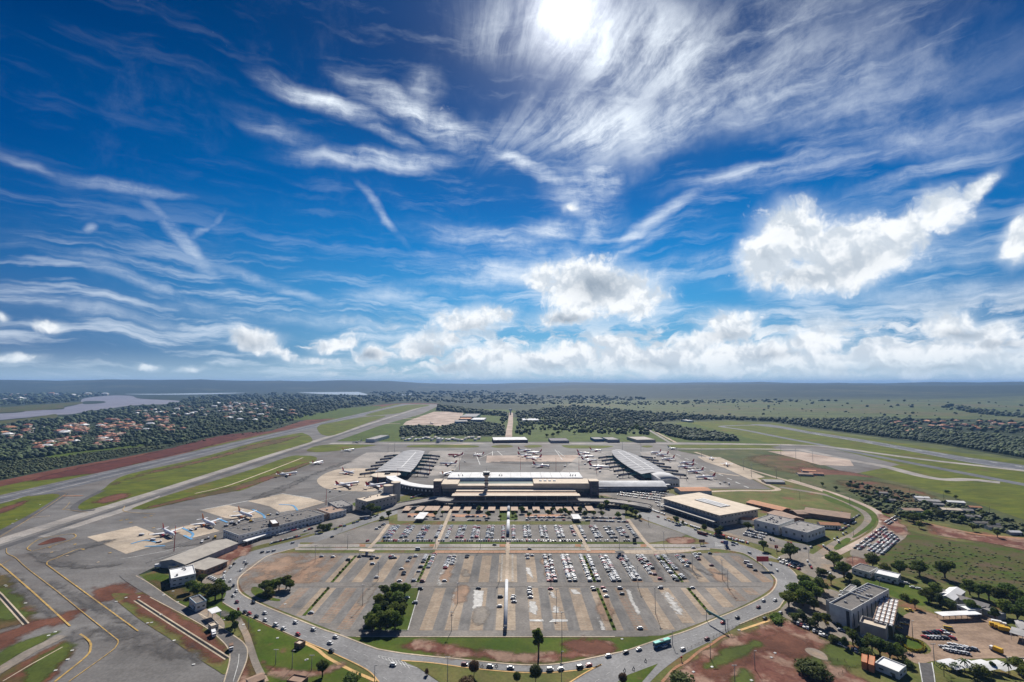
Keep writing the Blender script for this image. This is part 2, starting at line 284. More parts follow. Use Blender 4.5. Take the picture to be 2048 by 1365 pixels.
def soft(name, pts, m, z, feather=10, res=None, smooth=True):        # a patch whose edge frays into what lies round it
    z = zz(z)
    w = [at(*p) for p in pts]
    if smooth: w = spline(w, 4, True)
    w = np.array(w); lo = w.min(0) - feather; hi = w.max(0) + feather; ext = hi - lo
    res = res or max(ext.max() / 90, 1.0); nx, ny = int(ext[0] / res) + 2, int(ext[1] / res) + 2
    gx, gy = np.meshgrid(lo[0] + np.arange(nx) * res, lo[1] + np.arange(ny) * res); P = np.stack([gx.ravel(), gy.ravel()], 1)
    ins = np.zeros(len(P), bool); dmin = np.full(len(P), 1e9)
    for k in range(len(w)):
        a, b = w[k], w[(k + 1) % len(w)]; e = b - a; q = P - a
        tt = np.clip((q @ e) / max(e @ e, 1e-9), 0, 1); dmin = np.minimum(dmin, np.hypot(*(q - tt[:, None] * e).T))
        c = ((a[1] > P[:, 1]) != (b[1] > P[:, 1])); xx = a[0] + (P[:, 1] - a[1]) * (b[0] - a[0]) / ((b[1] - a[1]) or 1e-9); ins ^= c & (P[:, 0] < xx)
    sd_ = np.where(ins, dmin, -dmin) / feather
    idx = np.arange(nx * ny).reshape(ny, nx); q = np.stack([idx[:-1, :-1], idx[:-1, 1:], idx[1:, 1:], idx[1:, :-1]], -1).reshape(-1, 4)
    q = q[(sd_[q] > -1).any(1)]; used = np.unique(q); rm = np.full(len(P), -1); rm[used] = np.arange(len(used)); q = rm[q]
    me = bpy.data.meshes.new(name); me.from_pydata([(P[k, 0], P[k, 1], z) for k in used], [], q.tolist()); me.update()
    at_ = me.attributes.new('edge', 'FLOAT', 'POINT'); at_.data.foreach_set('value', np.clip(sd_[used], -2, 2).astype(np.float32))
    return kind(link(name, me, M[m]))
# ---------------------------------------------------------------- terrain
def make_ground():                        # one sheet to the horizon; flat round the airport, rising to low plateaus far away
    ys = np.concatenate([np.linspace(-400, 3000, 18), np.geomspace(3300, 27000, 50)]); nx = 121
    def fr(a): return .5 + .5 * math.sin(a)
    vs = []; U = np.linspace(-1, 1, nx)
    for y in ys:
        half = 700 + 1.9 * max(y, 0)
        for u in U:
            x = u * half; a = math.degrees(math.atan2(x, max(y, 1))); D = math.hypot(x, y)
            left = max(0, min(1, (-a - 4) / 14)); right = max(0, min(1, (a + 2) / 10))
            h = 0
            k = max(0, min(1, (D - 9500) / 5500)); k = k * k * (3 - 2 * k)
            h += k * (165 + 85 * left + 22 * right + 14 * math.sin(a * .31) + 8 * math.sin(a * .93 + 1) + 4 * math.sin(a * 2.7 + 3) + (-22 if -14 < a < -4 else 0) * (1 if True else 0))
            kr = max(0, min(1, (D - 5600) / 5000)); kr = kr * kr * (3 - 2 * kr); h = max(h, right * kr * (142 + 10 * math.sin(a * .25 + .8)) * (1 if D < 20000 else 1.0))
            vs.append((x, y, h - .02))
    fs = [(r * nx + c, r * nx + c + 1, (r + 1) * nx + c + 1, (r + 1) * nx + c) for r in range(len(ys) - 1) for c in range(nx - 1)]
    me = bpy.data.meshes.new('ground'); me.from_pydata(vs, [], fs); me.polygons.foreach_set('use_smooth', [True] * len(fs)); me.update()
    kind(link('ground', me, M['savanna']))
make_ground()
# ---------------------------------------------------------------- airfield, left
E = 2900
sheet('dirt_verge', [(-500, 1063), (0, 962), (82, 945), (156, 931), (242, 916), (338, 898), (420, 880), (543, 862), (605, 842), (687, 823), (749, 811), (790, 807.5), (830, 806), (878, 808), (760, 850), (0, 1040), (-500, 1170)], 'dirt', .03, False)
sheet('airfield_verge', [(-500, 1086), (0, 974), (61, 961), (130, 954), (205, 944), (267, 929), (330, 919), (420, 892.5), (470, 882), (530, 869), (600, 856), (667, 838), (720, 823), (790, 808.5), (810, 808), (790, 822), (0, 1020), (-500, 1160)], 'airgrass', .06, False)
soft('dirt_patch', [(60, 964), (160, 950), (205, 946), (270, 931), (215, 944), (300, 921), (400, 897), (470, 878), (530, 864), (440, 872), (300, 908), (200, 928), (100, 950)], 'reddark', .09, 9)
sheet('asphalt_field', [(-500, 1104), (0, 991), (806, 808), (878, 809), (876, 813), (845, 828), (760, 852), (672, 883), (760, 884), (960, 884.5), (1330, 884.5), (1500, 888), (1640, 892), (1800, 930), (1700, 950), (1660, 935), (1540, 893.5), (1345, 897), (1362, 904), (1417, 914), (1455, 925), (1491, 953), (1544, 979), (1413, 979), (1345, 985), (880, 975), (760, 1010), (640, 1045), (450, 1085), (330, 1125), (272, 1153), (320, 1180), (401, 1230), (494, 1300), (491, 1330), (460, 1420), (-60, 1420), (-700, 1420)], 'asphalt', .12, False)
VP1 = (986.6, 767.0)
def lanes(x0, y): return x0
def vp_quad(vp, xa, xb, y0, y1): return [(xa, y0), (xb, y0), (vp[0] + (xb - vp[0]) * (y1 - vp[1]) / (y0 - vp[1]), y1), (vp[0] + (xa - vp[0]) * (y1 - vp[1]) / (y0 - vp[1]), y1)]
# runway: two lines converging on a distant point
def band(name, vp, ya, yb, x0, y1, m, z):  # ya, yb: heights of its edges where they cross x0; runs out to the row y1
    q = []
    for yy in (ya, yb): q.append((x0, yy))
    e = [(vp[0] + (x0 - vp[0]) * (y1 - vp[1]) / (yy - vp[1]), y1) for yy in (yb, ya)]
    return sheet(name, q + e, m, z, False)
band('runway', VP1, 995, 1008.5, -0, 808, 'runway', .16)
band('runway', VP1, 1119, 1148, -550, 809, 'runway', .15)
band('runway_shoulder', VP1, 1000.5, 1002.3, 0, 809, 'darkasph', .19); band('runway_edge_line', VP1, 1006.2, 1007.4, 0, 812, 'concrete', .19); band('runway_edge_line', VP1, 996, 996.9, 0, 812, 'concrete', .19)
VP2 = (994, 767.0)
band('taxiway', VP2, 1249, 1268, -550, 811, 'concrete', .17)
sheet('taxiway', [(75, 1074.5), (125, 1057.5), (200, 1032), (320, 992.5), (320, 994), (262, 1020), (180, 1047), (90, 1076)], 'concrete', .17, False)
band('taxiway_side', VP2, 1094, 1101, 0, 850, 'darkasph', .165)
G1 = [(153, 1016), (165, 1004), (177, 995), (208, 978), (222, 966), (246, 953), (287, 942), (369, 924), (420, 911), (527, 881), (597, 867), (609, 868), (620, 873), (625, 881), (617, 886), (544, 908), (420, 947), (312, 981), (266, 995), (200, 1015), (164, 1021)]
sheet('grass_island', G1, 'airgrass', .2)
soft('dirt_patch', [(225, 969), (300, 944), (420, 916), (520, 887), (600, 872), (560, 886), (480, 905), (420, 921), (340, 940), (290, 950), (235, 968)], 'browngrass', .23, 9)
soft('dirt_patch', [(190, 1003), (240, 988), (262, 992), (215, 1006)], 'dirtpatch', .23, 8)
strip('drainage_ditch', [(250, 970), (400, 934), (540, 898), (600, 880)], 3, 'scrubland', .24)
sheet('grass_island', [(266, 1017), (320, 996.5), (362, 983), (400, 971), (502, 940), (578, 914), (605, 912), (625, 913), (634, 917), (628, 925), (615, 931), (556, 953), (488, 980), (464, 984), (397, 997), (331, 1012), (300, 1019), (275, 1019)], 'airgrass', .2)
soft('dirt_patch', [(300, 1018), (400, 996), (480, 980), (560, 952), (620, 927), (600, 930), (480, 970), (380, 994), (300, 1014)], 'browngrass', .23, 5)
strip('service_track', [(606, 916), (560, 934), (474, 966), (435, 978), (390, 988)], 3.5, 'kerb', .26)
sheet('grass_island', [(634, 857), (640, 851), (656, 847), (720, 835.5), (762, 832), (770, 834), (728, 849), (671, 870), (648, 871), (639, 866)], 'airgrass', .2)
sheet('grass_island', [(730, 831), (790, 815), (822, 810), (860, 810.5), (822, 820), (790, 828)], 'airgrass', .2)
sheet('airfield_verge', [(673, 882.5), (700, 870), (760, 851), (823, 828), (860, 815), (1010, 820), (1330, 850), (1380, 846), (1560, 893), (1340, 884), (960, 884), (700, 884)], 'grass', .1, False)
sheet('grass_island', [(613, 902), (632, 893), (667, 889.7), (749, 890.7), (728, 895), (677, 902), (636, 905)], 'airgrass', .2)
for q in ([(814, 893), (840, 890.5), (930, 890.5), (958, 893), (940, 896), (830, 895.5)], [(983, 893), (1000, 890.5), (1018, 890.7), (1026, 894), (1010, 896), (990, 896)], [(1048, 893), (1060, 891), (1080, 891), (1084, 894), (1070, 896), (1055, 896)], [(1124, 892), (1135, 891), (1215, 892), (1225, 894), (1200, 897), (1140, 897)], [(1282, 893), (1295, 891.5), (1306, 893), (1295, 896)], [(1335, 892.5), (1345, 890.3), (1420, 890.3), (1540, 891), (1555, 893), (1500, 896), (1400, 896), (1345, 896)]):
    sheet('grass_island', q, 'airgrass', .2)
sheet('grass_island', [(-300, 1085), (0, 1009), (55, 993), (105, 989), (120, 993), (95, 1010), (60, 1032), (0, 1062), (-200, 1150)], 'airgrass', .2)
strip('taxiway_shoulder', [(-30, 1088), (0, 1066), (62, 1033), (100, 1010), (128, 991), (112, 987), (60, 993)], 9, 'darkasph', .22)
strip('taxiway_shoulder', [(205, 982), (165, 1002), (148, 1016), (160, 1023), (190, 1021)], 8, 'darkasph', .22)
soft('dirt_patch', [(-60, 1032), (0, 1018), (60, 1000), (40, 1012), (0, 1028), (-60, 1045)], 'dirtpatch', .24, 6)
soft('grass_patch', [(-120, 1150), (0, 1150), (20, 1165), (45, 1200), (70, 1230), (76, 1243), (50, 1252), (-120, 1268)], 'browngrass', .2, 6)
soft('grass_patch', [(-60, 1185), (20, 1180), (50, 1215), (60, 1235), (0, 1240), (-60, 1250)], 'greenpatch', .23, 5)
soft('dirt_patch', [(-120, 1300), (0, 1268), (60, 1246), (100, 1234), (150, 1222), (140, 1245), (90, 1256), (40, 1275), (0, 1300), (-120, 1360)], 'dirtpatch', .2, 6)
soft('grass_patch', [(-60, 1345), (0, 1306), (60, 1280), (108, 1266), (116, 1268), (60, 1300), (0, 1334), (-60, 1370)], 'greenpatch', .22, 3)
soft('grass_patch', [(-60, 1420), (0, 1352), (70, 1312), (120, 1284), (136, 1283), (146, 1296), (143, 1310), (128, 1328), (95, 1367), (60, 1400), (0, 1430)], 'browngrass', .2, 3)
soft('grass_patch', [(40, 1345), (100, 1305), (135, 1288), (142, 1302), (110, 1335), (70, 1370)], 'greenpatch', .23, 4)
strip('service_track', [(-60, 1375), (0, 1342), (60, 1305), (125, 1273)], 8, 'baygrey', .24, False)
sheet('drainage_verge', [(223, 1192), (245, 1188), (265, 1190), (287, 1187), (320, 1204), (401, 1250), (440, 1280), (456, 1300), (459, 1322), (451, 1350), (430, 1340), (400, 1321), (347, 1284), (300, 1254), (266, 1230)], 'drygrass', .2)
soft('dirt_patch', [(250, 1196), (290, 1192), (400, 1254), (440, 1285), (452, 1320), (420, 1318), (340, 1262), (280, 1225)], 'dirtpatch', .23, 4)
soft('dirt_patch', [(180, 1180), (250, 1170), (300, 1195), (260, 1195), (200, 1205)], 'dirtpatch', .18, 6)
for q in ([(272, 1202), (320, 1233), (400, 1284), (455, 1319)], [(-20, 1174), (0, 1192), (27, 1222), (52, 1250)]):
    strip('drainage_channel', q, 3.6, 'kerb', .26, False); strip('channel_middle', q, 1.6, 'black', .29, False)  # pale channel with a near-black strip down its middle
strip('apron_edge_line', [(5, 1365), (60, 1332), (125, 1296)], .8, 'kerb', .27, False)
for q, wd in (([(-20, 1115), (0, 1130), (22, 1148), (59, 1180), (78, 1197), (140, 1254)], 1.1), ([(13, 1098), (14, 1108), (31, 1117), (54, 1138), (109, 1180), (169, 1229), (228, 1276), (236, 1284), (233, 1293), (219, 1307), (137, 1366)], .6), ([(169, 1101), (155, 1100), (109, 1119), (96, 1124), (94, 1130), (101, 1136), (161, 1180), (276, 1264)], .9),
              ([(160, 1270), (172, 1278), (180, 1287), (181, 1298), (172, 1315), (109, 1366)], 1.2), ([(62, 1103), (55, 1097), (78, 1080), (109, 1074), (141, 1069), (151, 1071), (150, 1076), (133, 1084), (90, 1097), (66, 1103)], .9), ([(0, 1075), (66, 1034), (133, 988)], .6), ([(176, 1026), (130, 1020), (126, 1020), (133, 1014), (140, 1005)], .6), ([(250, 1013), (246, 1022), (262, 1026), (310, 1029)], .7), ([(0, 1133), (20, 1121), (33, 1117)], .5), ([(22, 1148), (0, 1154)], .5)):
    strip('taxi_line', q, wd, 'yellow', .3)
sheet('dirt_patch', [(78, 1089), (112, 1076), (133, 1080), (109, 1086), (84, 1091)], 'dirt', .22)
for x, y in ((242, 1042), (254, 1040), (262, 1046), (290, 1036), (302, 1033), (307, 1057), (100, 1096), (103, 1106), (150, 1090), (166, 1100), (134, 1113), (196, 1126), (220, 1107)): strip('taxi_marking', [(x - 3, y + .8), (x + 3, y - .8)], 2.2, 'yellow' if y < 1110 else 'path', .3, False)
strip('apron_edge_line', [(124, 993), (166, 992.5)], 5, 'soil', .27, False); strip('apron_edge_line', [(62, 1036), (100, 1033)], 1.6, 'path', .27, False)
for q in ([(174, 1075), (272, 1053), (347, 1082), (252, 1109)], [(400, 1021), (456, 1011), (505, 1022), (535, 1034), (480, 1041), (450, 1037)], [(495, 1003), (565, 988), (620, 997), (650, 1006), (600, 1020), (560, 1025), (540, 1014)], [(340, 1060), (400, 1046), (440, 1063), (380, 1078)]):
    sheet('aircraft_stand', q, 'stand', .18, False)
strip('apron_edge_line', [(400, 1021.5), (480, 1006), (565, 988.3), (622, 997.5)], 2, 'white', .25, False)
sheet('aircraft_stand', [(634, 963.5), (642, 953), (660, 944), (690, 938), (759, 940), (800, 965), (760, 980), (736, 984), (687, 982), (650, 977)], 'stand', .18)
sheet('aircraft_stand', [(677, 936), (733, 906), (800, 904), (812, 930), (770, 940), (740, 939)], 'concrete', .17, False)
sheet('aircraft_stand', [(860, 903), (930, 901), (915, 935), (900, 952), (830, 952), (835, 935)], 'concrete', .17, False)
sheet('aircraft_stand', [(974, 912), (1120, 911), (1160, 911), (1168, 924), (972, 926)], 'pink', .17, False)
sheet('aircraft_stand', [(1120, 945), (1168, 903), (1230, 903), (1300, 945), (1400, 968), (1290, 985), (1150, 960)], 'concrete', .17, False)
sheet('aircraft_stand', [(1280, 905), (1330, 902), (1400, 940), (1460, 975), (1360, 975), (1300, 940)], 'concrete', .175, False)
sheet('aircraft_stand', [(1395, 914), (1440, 915), (1530, 955), (1500, 960), (1450, 937), (1410, 924)], 'stand', .18, False)
for k in range(9): strip('stand_marking', [(1352 + k * 17, 909 + k * 8), (1361 + k * 17, 912.5 + k * 8)], 2.5, 'white', .25, False)
for q in ([(985, 903), (985, 912)], [(995, 903), (1005, 912)], [(1115, 903), (1130, 915)], [(960, 930), (950, 905)], [(1165, 905), (1190, 905)], [(975, 935), (1025, 935)], [(1110, 900), (1125, 921)], [(900, 903), (940, 903)], [(905, 906), (950, 907)], [(960, 917), (985, 905), (1010, 903)], [(1200, 905), (1230, 915)], [(1050, 903), (1120, 903)], [(1080, 925), (1150, 928)]): strip('stand_marking', q, 1.6, 'white', .25, False)
for q in ([(262, 1089), (290, 1082), (315, 1086)], [(290, 1094), (330, 1093)], [(365, 1057), (385, 1068), (383, 1076)], [(505, 1020), (525, 1030), (530, 1038)], [(435, 1038), (455, 1046)], [(558, 1010), (585, 1012), (595, 1022)], [(368, 1072), (384, 1080)]): strip('stand_marking', q, 2.6, 'blue', .28)
for q in ([(240, 1120), (330, 1104), (420, 1078)], [(300, 1124), (400, 1095)], [(470, 1052), (620, 1010), (760, 968)]): strip('apron_edge_line', q, .6, 'white', .27, False)
# ---------------------------------------------------------------- airfield, right
sheet('airfield_verge', [(1350, 848), (1364, 844.5), (1456, 843), (1549, 847), (1620, 860), (1710, 873), (1829, 891), (1933, 908), (2100, 930), (2500, 985), (2500, 1180), (2100, 1060), (1960, 1012), (1850, 986), (1760, 957), (1700, 941), (1560, 905), (1440, 898), (1345, 897), (1345, 889), (1340, 884), (1500, 885), (1490, 876), (1440, 866), (1380, 856)], 'airgrass', .1, False)
sheet('field', [(1358, 903), (1540, 900), (1605, 925), (1640, 948), (1560, 960), (1500, 936), (1420, 913)], 'scrubland', .11, False)
soft('dirt_patch', [(1500, 915), (1580, 912), (1640, 935), (1600, 948), (1540, 935)], 'browngrass', .14, 15); soft('dirt_patch', [(1600, 935), (1700, 945), (1760, 962), (1680, 960), (1610, 950)], 'dirtpatch', .14, 15)
sheet('runway', [(1500, 849), (1540, 849.3), (1575, 855), (1620, 863.8), (1724, 879.4), (1829, 897.5), (1933, 915), (2048, 931), (2500, 999), (2500, 1030), (2048, 944), (1933, 925), (1829, 905), (1724, 885), (1620, 868.2), (1560, 857), (1510, 851)], 'runway', .16, False)
for d in (1.4, 6.5): strip('runway_edge_line', [(1600, 860 + d * .55), (1724, 879.4 + d * .8), (1829, 897.5 + d), (1933, 915 + d * 1.3), (2300, 968 + d * 2)], 1.2, 'white', .2, False)
for k in range(9): strip('runway_marking', [(1630 + k * 50, 868.3 + k * 8), (1645 + k * 50, 870.8 + k * 8)], 3, 'white', .2, False)
strip('taxiway', [(1520, 850.5), (1460, 852), (1443, 853.5), (1452, 855.5), (1490, 861), (1570, 877), (1640, 890), (1700, 903), (1829, 928), (1933, 948), (2048, 970), (2400, 1036)], 24, 'runway', .17)
strip('taxiway', [(1345, 887.5), (1500, 889), (1640, 893), (1766, 909), (1850, 920), (1975, 934), (2100, 948)], 24, 'concrete', .18)
strip('taxiway', [(1600, 900), (1700, 921), (1766, 933), (1840, 952), (1890, 960), (1940, 960), (2000, 966)], 24, 'concrete', .175)
sheet('grass_island', [(1860, 937), (1950, 955), (1910, 953), (1870, 944)], 'airgrass', .2)
strip('taxiway', [(660, 887.5), (760, 888), (960, 888), (1345, 888)], 24, 'concrete', .18, False)
strip('taxiway', [(1345, 898.5), (1500, 898.5), (1620, 900)], 18, 'concrete', .18, False)
sheet('aircraft_stand', [(1535, 903), (1600, 904), (1700, 921), (1708, 933), (1640, 931), (1590, 917)], 'pink', .18, False)
sheet('field', [(1345, 975), (1430, 978), (1545, 980), (1500, 957), (1560, 955), (1700, 985), (1700, 1010), (1760, 1020), (1700, 1045), (1560, 1010), (1480, 995), (1420, 985)], 'drygrass', .12, False)
strip('service_road', [(1390, 905), (1450, 925), (1540, 952), (1620, 975), (1700, 1000)], 8, 'path', .2); strip('service_road', [(1420, 984), (1480, 982), (1555, 981), (1530, 968), (1510, 958)], 9, 'path', .2); strip('service_road', [(1480, 953), (1420, 945)], 6, 'path', .21)
# ---------------------------------------------------------------- landside ground
sheet('landside_ground', [(320, 1140), (450, 1093), (640, 1047), (770, 1004), (880, 968), (1345, 968), (1480, 995), (1560, 1004), (1640, 965), (1700, 955), (1850, 990), (1960, 1014), (2100, 1060), (2500, 1180), (2600, 1420), (460, 1420), (494, 1300), (401, 1230), (320, 1180), (272, 1153)], 'drygrass', .125, False)
sheet('meadow', [(1745, 1080), (1765, 1058), (1810, 1060), (1850, 1070), (1930, 1085), (1990, 1085), (2100, 1105), (2300, 1200), (2200, 1290), (2050, 1225), (1950, 1190), (1860, 1160), (1800, 1150), (1760, 1130), (1755, 1105)], 'meadow', .14)
sheet('lawn', [(1725, 1150), (1760, 1152), (1800, 1165), (1850, 1178), (1862, 1205), (1840, 1212), (1800, 1200), (1760, 1180), (1730, 1165)], 'grass', .16)
sheet('yard_ground', [(1600, 965), (1660, 950), (1770, 960), (1870, 985), (1960, 1010), (2048, 1040), (2300, 1120), (2300, 1160), (2048, 1075), (1900, 1050), (1800, 1030), (1720, 1005), (1640, 985)], 'scrubland', .14)
soft('gravel_yard', [(1680, 962), (1760, 965), (1860, 990), (1850, 1005), (1760, 995), (1700, 980)], 'browngrass', .17, 12)
soft('dirt_patch', [(1860, 1050), (1950, 1070), (2100, 1085), (2100, 1110), (1990, 1090), (1880, 1070)], 'dirt2', .18, 8)
strip('dirt_track', [(1840, 1045), (1900, 1058), (1960, 1070), (2048, 1078), (2200, 1090)], 6, 'soil', .2)
sheet('lawn', [(1650, 990), (1700, 1005), (1750, 1020), (1790, 1040), (1770, 1050), (1740, 1035), (1690, 1015), (1650, 1000)], 'grass', .17)
# ring road round the car parks
ring_in = [(620, 1090), (566, 1104), (534, 1114), (503, 1136), (480, 1155), (475, 1170), (481, 1187), (503, 1201), (542, 1219), (597, 1241), (647, 1261), (681, 1272), (725, 1289), (756, 1300), (803, 1308), (866, 1315), (900, 1318), (1009, 1329), (1072, 1332), (1134, 1327), (1220, 1310), (1255, 1302), (1305, 1285), (1341, 1274), (1380, 1261), (1434, 1238), (1480, 1219), (1527, 1196), (1547, 1180), (1553, 1162), (1542, 1149), (1527, 1133), (1503, 1116), (1481, 1106), (1434, 1099), (1387, 1097)]
ring_out = [(1286, 1025), (1340, 1042), (1403, 1064), (1466, 1086), (1511, 1099), (1550, 1117), (1574, 1133), (1592, 1150), (1598, 1165), (1586, 1177), (1567, 1204), (1555, 1219), (1527, 1230), (1480, 1250), (1465, 1260), (1419, 1285), (1372, 1308), (1340, 1330), (1319, 1347), (1300, 1366), (1290, 1400), (1100, 1400), (1144, 1366), (1170, 1350), (1202, 1330), (1189, 1335), (1150, 1341), (1087, 1346), (1025, 1344), (947, 1337), (866, 1327), (798, 1321), (834, 1336), (878, 1366), (930, 1400), (790, 1400), (758, 1365), (733, 1341), (670, 1310), (608, 1283), (581, 1271), (519, 1243), (476, 1224), (445, 1206), (452, 1188), (438, 1165), (448, 1145), (470, 1122), (503, 1104), (565, 1088), (620, 1074), (700, 1050), (775, 1022), (830, 1007), (870, 1000), (905, 997), (905, 1004), (870, 1007), (840, 1014), (790, 1030), (740, 1046), (690, 1064)]
def inner_poly(z):
    p = spline([at(*q) for q in ring_in], 4); return p
lots_area = spline([at(*q) for q in ring_in], 4)
sheet('verge', lots_area + [at(1301, 1087), at(1372, 1080), at(1280, 1040), at(1150, 1012), at(900, 1008), at(780, 1038)], 'drygrass', .15, False, True)
roadw = [at(*q) for q in ring_out]
ro = spline(roadw[:20], 3) + roadw[20:32] + spline(roadw[32:], 3)
sheet('ring_road', ro[:-1] + [at(690, 1064)] + [at(*q) for q in [(655, 1077)]] + lots_area + [at(1387, 1094), at(1420, 1088), at(1372, 1070), at(1290, 1040), at(1270, 1028)], 'road', .18, False, True)
sheet('grass_verge', [(712, 1276), (1230, 1278), (1300, 1274), (1341, 1266), (1345, 1270), (1255, 1300), (1134, 1325), (1072, 1330), (1009, 1327), (866, 1313), (803, 1306), (756, 1298), (690, 1273)], 'grass', .17, False)
soft('dirt_patch', [(790, 1292), (860, 1285), (960, 1302), (1050, 1312), (1150, 1300), (1190, 1282), (1225, 1290), (1215, 1306), (1130, 1322), (1060, 1325), (960, 1318), (850, 1306)], 'dirt2', .2, 5)
soft('dirt_patch', [(1130, 1290), (1180, 1280), (1215, 1285), (1230, 1300), (1190, 1312)], 'dirtpatch', .23, 5)
sheet('grass_triangle', [(803, 1323), (866, 1328), (947, 1339), (1025, 1346), (1087, 1348), (1150, 1343), (1189, 1337), (1200, 1332), (1170, 1348), (1130, 1375), (1100, 1400), (930, 1400), (880, 1366), (838, 1338)], 'drygrass', .21, False)
sheet('grass_triangle', [(1316, 1329), (1255, 1352), (1235, 1366), (1225, 1400), (1262, 1400), (1284, 1366)], 'grass', .21, False)
strip('slip_kerb', [(803, 1323), (866, 1328), (947, 1339), (1025, 1346), (1087, 1348), (1150, 1343), (1189, 1337), (1202, 1331), (1170, 1348), (1135, 1370)], .9, 'kerby', .27)
for q in (ring_in[:14], ring_in[13:26], ring_in[25:]): strip('kerb', q, 1.1, 'kerb', .25)
strip('kerb', ring_out[3:14], .8, 'kerb', .25); strip('kerb', [(606, 1283), (670, 1310), (733, 1341), (758, 1366)], .8, 'kerby', .25); strip('kerb', [(445, 1206), (476, 1224), (519, 1243), (581, 1271), (608, 1283)], .6, 'kerb', .25)
strip('footpath', [(608, 1287), (635, 1301), (655, 1317), (700, 1341), (752, 1364)], 2.2, 'kerby', .2); strip('footpath', [(1324, 1366), (1350, 1338), (1372, 1326), (1400, 1303), (1420, 1292), (1445, 1275), (1465, 1271)], 1.8, 'soil', .2); strip('footpath', [(1480, 1262), (1510, 1252), (1545, 1240), (1552, 1238)], 2, 'kerby', .2)
sheet('lawn', [(446, 1210), (476, 1228), (519, 1247), (581, 1275), (606, 1287), (640, 1306), (670, 1326), (740, 1366), (700, 1420), (520, 1420), (510, 1340), (500, 1300), (485, 1270), (460, 1240)], 'grass', .16)
soft('dirt_patch', [(525, 1325), (545, 1335), (600, 1345), (650, 1340), (690, 1330), (640, 1350), (560, 1352)], 'dirt2', .2, 4)
soft('dirt_patch', [(488, 1330), (510, 1345), (520, 1366), (540, 1420), (480, 1420)], 'dirt2', .19, 4); soft('bare_ground', [(474, 1225), (500, 1262), (505, 1310), (512, 1366), (495, 1340), (497, 1300), (480, 1260)], 'browngrass', .19, 3)
strip('dirt_track', [(476, 1240), (492, 1270), (502, 1300), (512, 1330), (530, 1366)], 4, 'baygrey', .22)
# service road on the left
sheet('service_road', [(239, 1153), (300, 1194), (401, 1248), (440, 1278), (456, 1300), (458, 1324), (447, 1366), (430, 1420), (455, 1420), (475, 1366), (491, 1329), (495, 1308), (490, 1292), (472, 1275), (401, 1229), (355, 1206), (300, 1168), (272, 1150)], 'asphalt', .24)
strip('service_kerb', [(272, 1153), (300, 1169), (355, 1207), (401, 1230), (472, 1276), (491, 1293), (495, 1308), (491, 1329), (475, 1366)], .7, 'kerb', .27); strip('service_kerb', [(300, 1196), (401, 1250), (440, 1280), (457, 1301), (459, 1324), (448, 1366)], .7, 'kerb', .27)
strip('lane_line', [(478, 1310), (476, 1330), (466, 1366)], .35, 'white', .28)
sheet('lawn', [(330, 1150), (365, 1165), (420, 1172), (455, 1185), (445, 1210), (470, 1240), (440, 1240), (400, 1226), (355, 1204), (300, 1167), (285, 1155), (310, 1148)], 'grass', .17)
soft('dirt_patch', [(300, 1160), (350, 1172), (400, 1195), (360, 1200), (310, 1172)], 'browngrass', .19, 5)
soft('bare_ground', [(440, 1100), (470, 1085), (500, 1088), (500, 1104), (460, 1125), (440, 1150), (430, 1140)], 'dirt2', .2, 4)
sheet('forecourt', [(396, 1213), (430, 1228), (447, 1244), (448, 1260), (430, 1258), (395, 1228)], 'baygrey', .26)
sheet('forecourt', [(432, 1128), (455, 1120), (470, 1125), (440, 1160), (420, 1170), (400, 1160)], 'baygrey', .19)
sheet('forecourt', [(480, 1075), (560, 1052), (640, 1030), (700, 1010), (760, 1018), (700, 1046), (620, 1070), (540, 1090), (490, 1100)], 'lot', .17)
sheet('lawn', [(490, 1100), (540, 1086), (600, 1070), (620, 1066), (600, 1074), (545, 1092), (505, 1102)], 'drygrass', .19)
sheet('lawn', [(705, 1008), (728, 1003), (740, 1010), (720, 1018)], 'grass', .2)
# lower car park: front lot
LOT = [(478, 1160), (487, 1142), (520, 1119), (560, 1108), (640, 1108), (900, 1108), (1380, 1108), (1440, 1107), (1478, 1109), (1503, 1120), (1527, 1136), (1543, 1154), (1547, 1165), (1540, 1180), (1500, 1205), (1440, 1232), (1341, 1268), (1300, 1273), (1230, 1275), (712, 1275), (681, 1268), (640, 1253), (597, 1236), (542, 1214), (505, 1197), (484, 1181)]
LOTW = [at(*p) for p in LOT]; LOTS = spline(LOTW, 4, True); sheet('parking_lot', LOTS, 'lot', .19, False, True)
strip('lot_edge', [(712, 1275.5), (1230, 1275.5)], .8, 'kerb', .27, False)
strip('lot_edge', [(640, 1107.5), (1380, 1107.5)], .5, 'kerb', .27, False)
def rowY(py): return at(1023, py)[1]
def inside(x, y, poly=LOTS):
    c = False; n = len(poly)
    for k in range(n):
        a, b = poly[k], poly[(k + 1) % n]
        if (a[1] > y) != (b[1] > y) and x < a[0] + (y - a[1]) * (b[0] - a[0]) / (b[1] - a[1]): c = not c
    return c
YB, YM0, YM1, YT = rowY(1262.5), rowY(1177.5), rowY(1166), rowY(1112.5)
def colX(px, py): return at(px, py)[0]
MODS = [(colX(a, 1262), k) for a, k in ((951.9, 'b'), (902, 'b'), (851.6, 'b'), (1073.4, 'b'), (1123.4, 'b'), (1173.8, 'b'))] + [(colX(1229.7, 1263), 'm'), (colX(1279.7, 1254), 's'), (colX(1333, 1254), 'b'), (colX(1372, 1240), 'b'), (colX(1412.5, 1221), 'm'), (colX(1450, 1208), 'b'), (colX(1480, 1200), 's'), (colX(1510, 1192), 's')]
MODS += [(colX(695, 1247), 's'), (colX(656, 1238), 's'), (colX(614, 1226), 'm'), (colX(571, 1215), 's'), (colX(530, 1203), 's')]
XM = {}
def clip_run(x, y0, y1, w=4.5):
    ys = [y for y in np.arange(y0, y1, 1.0) if inside(x - w, y) and inside(x + w, y) and inside(x, y - 4.0) and inside(x, y + 4)]
    return (min(ys), max(ys)) if ys else None
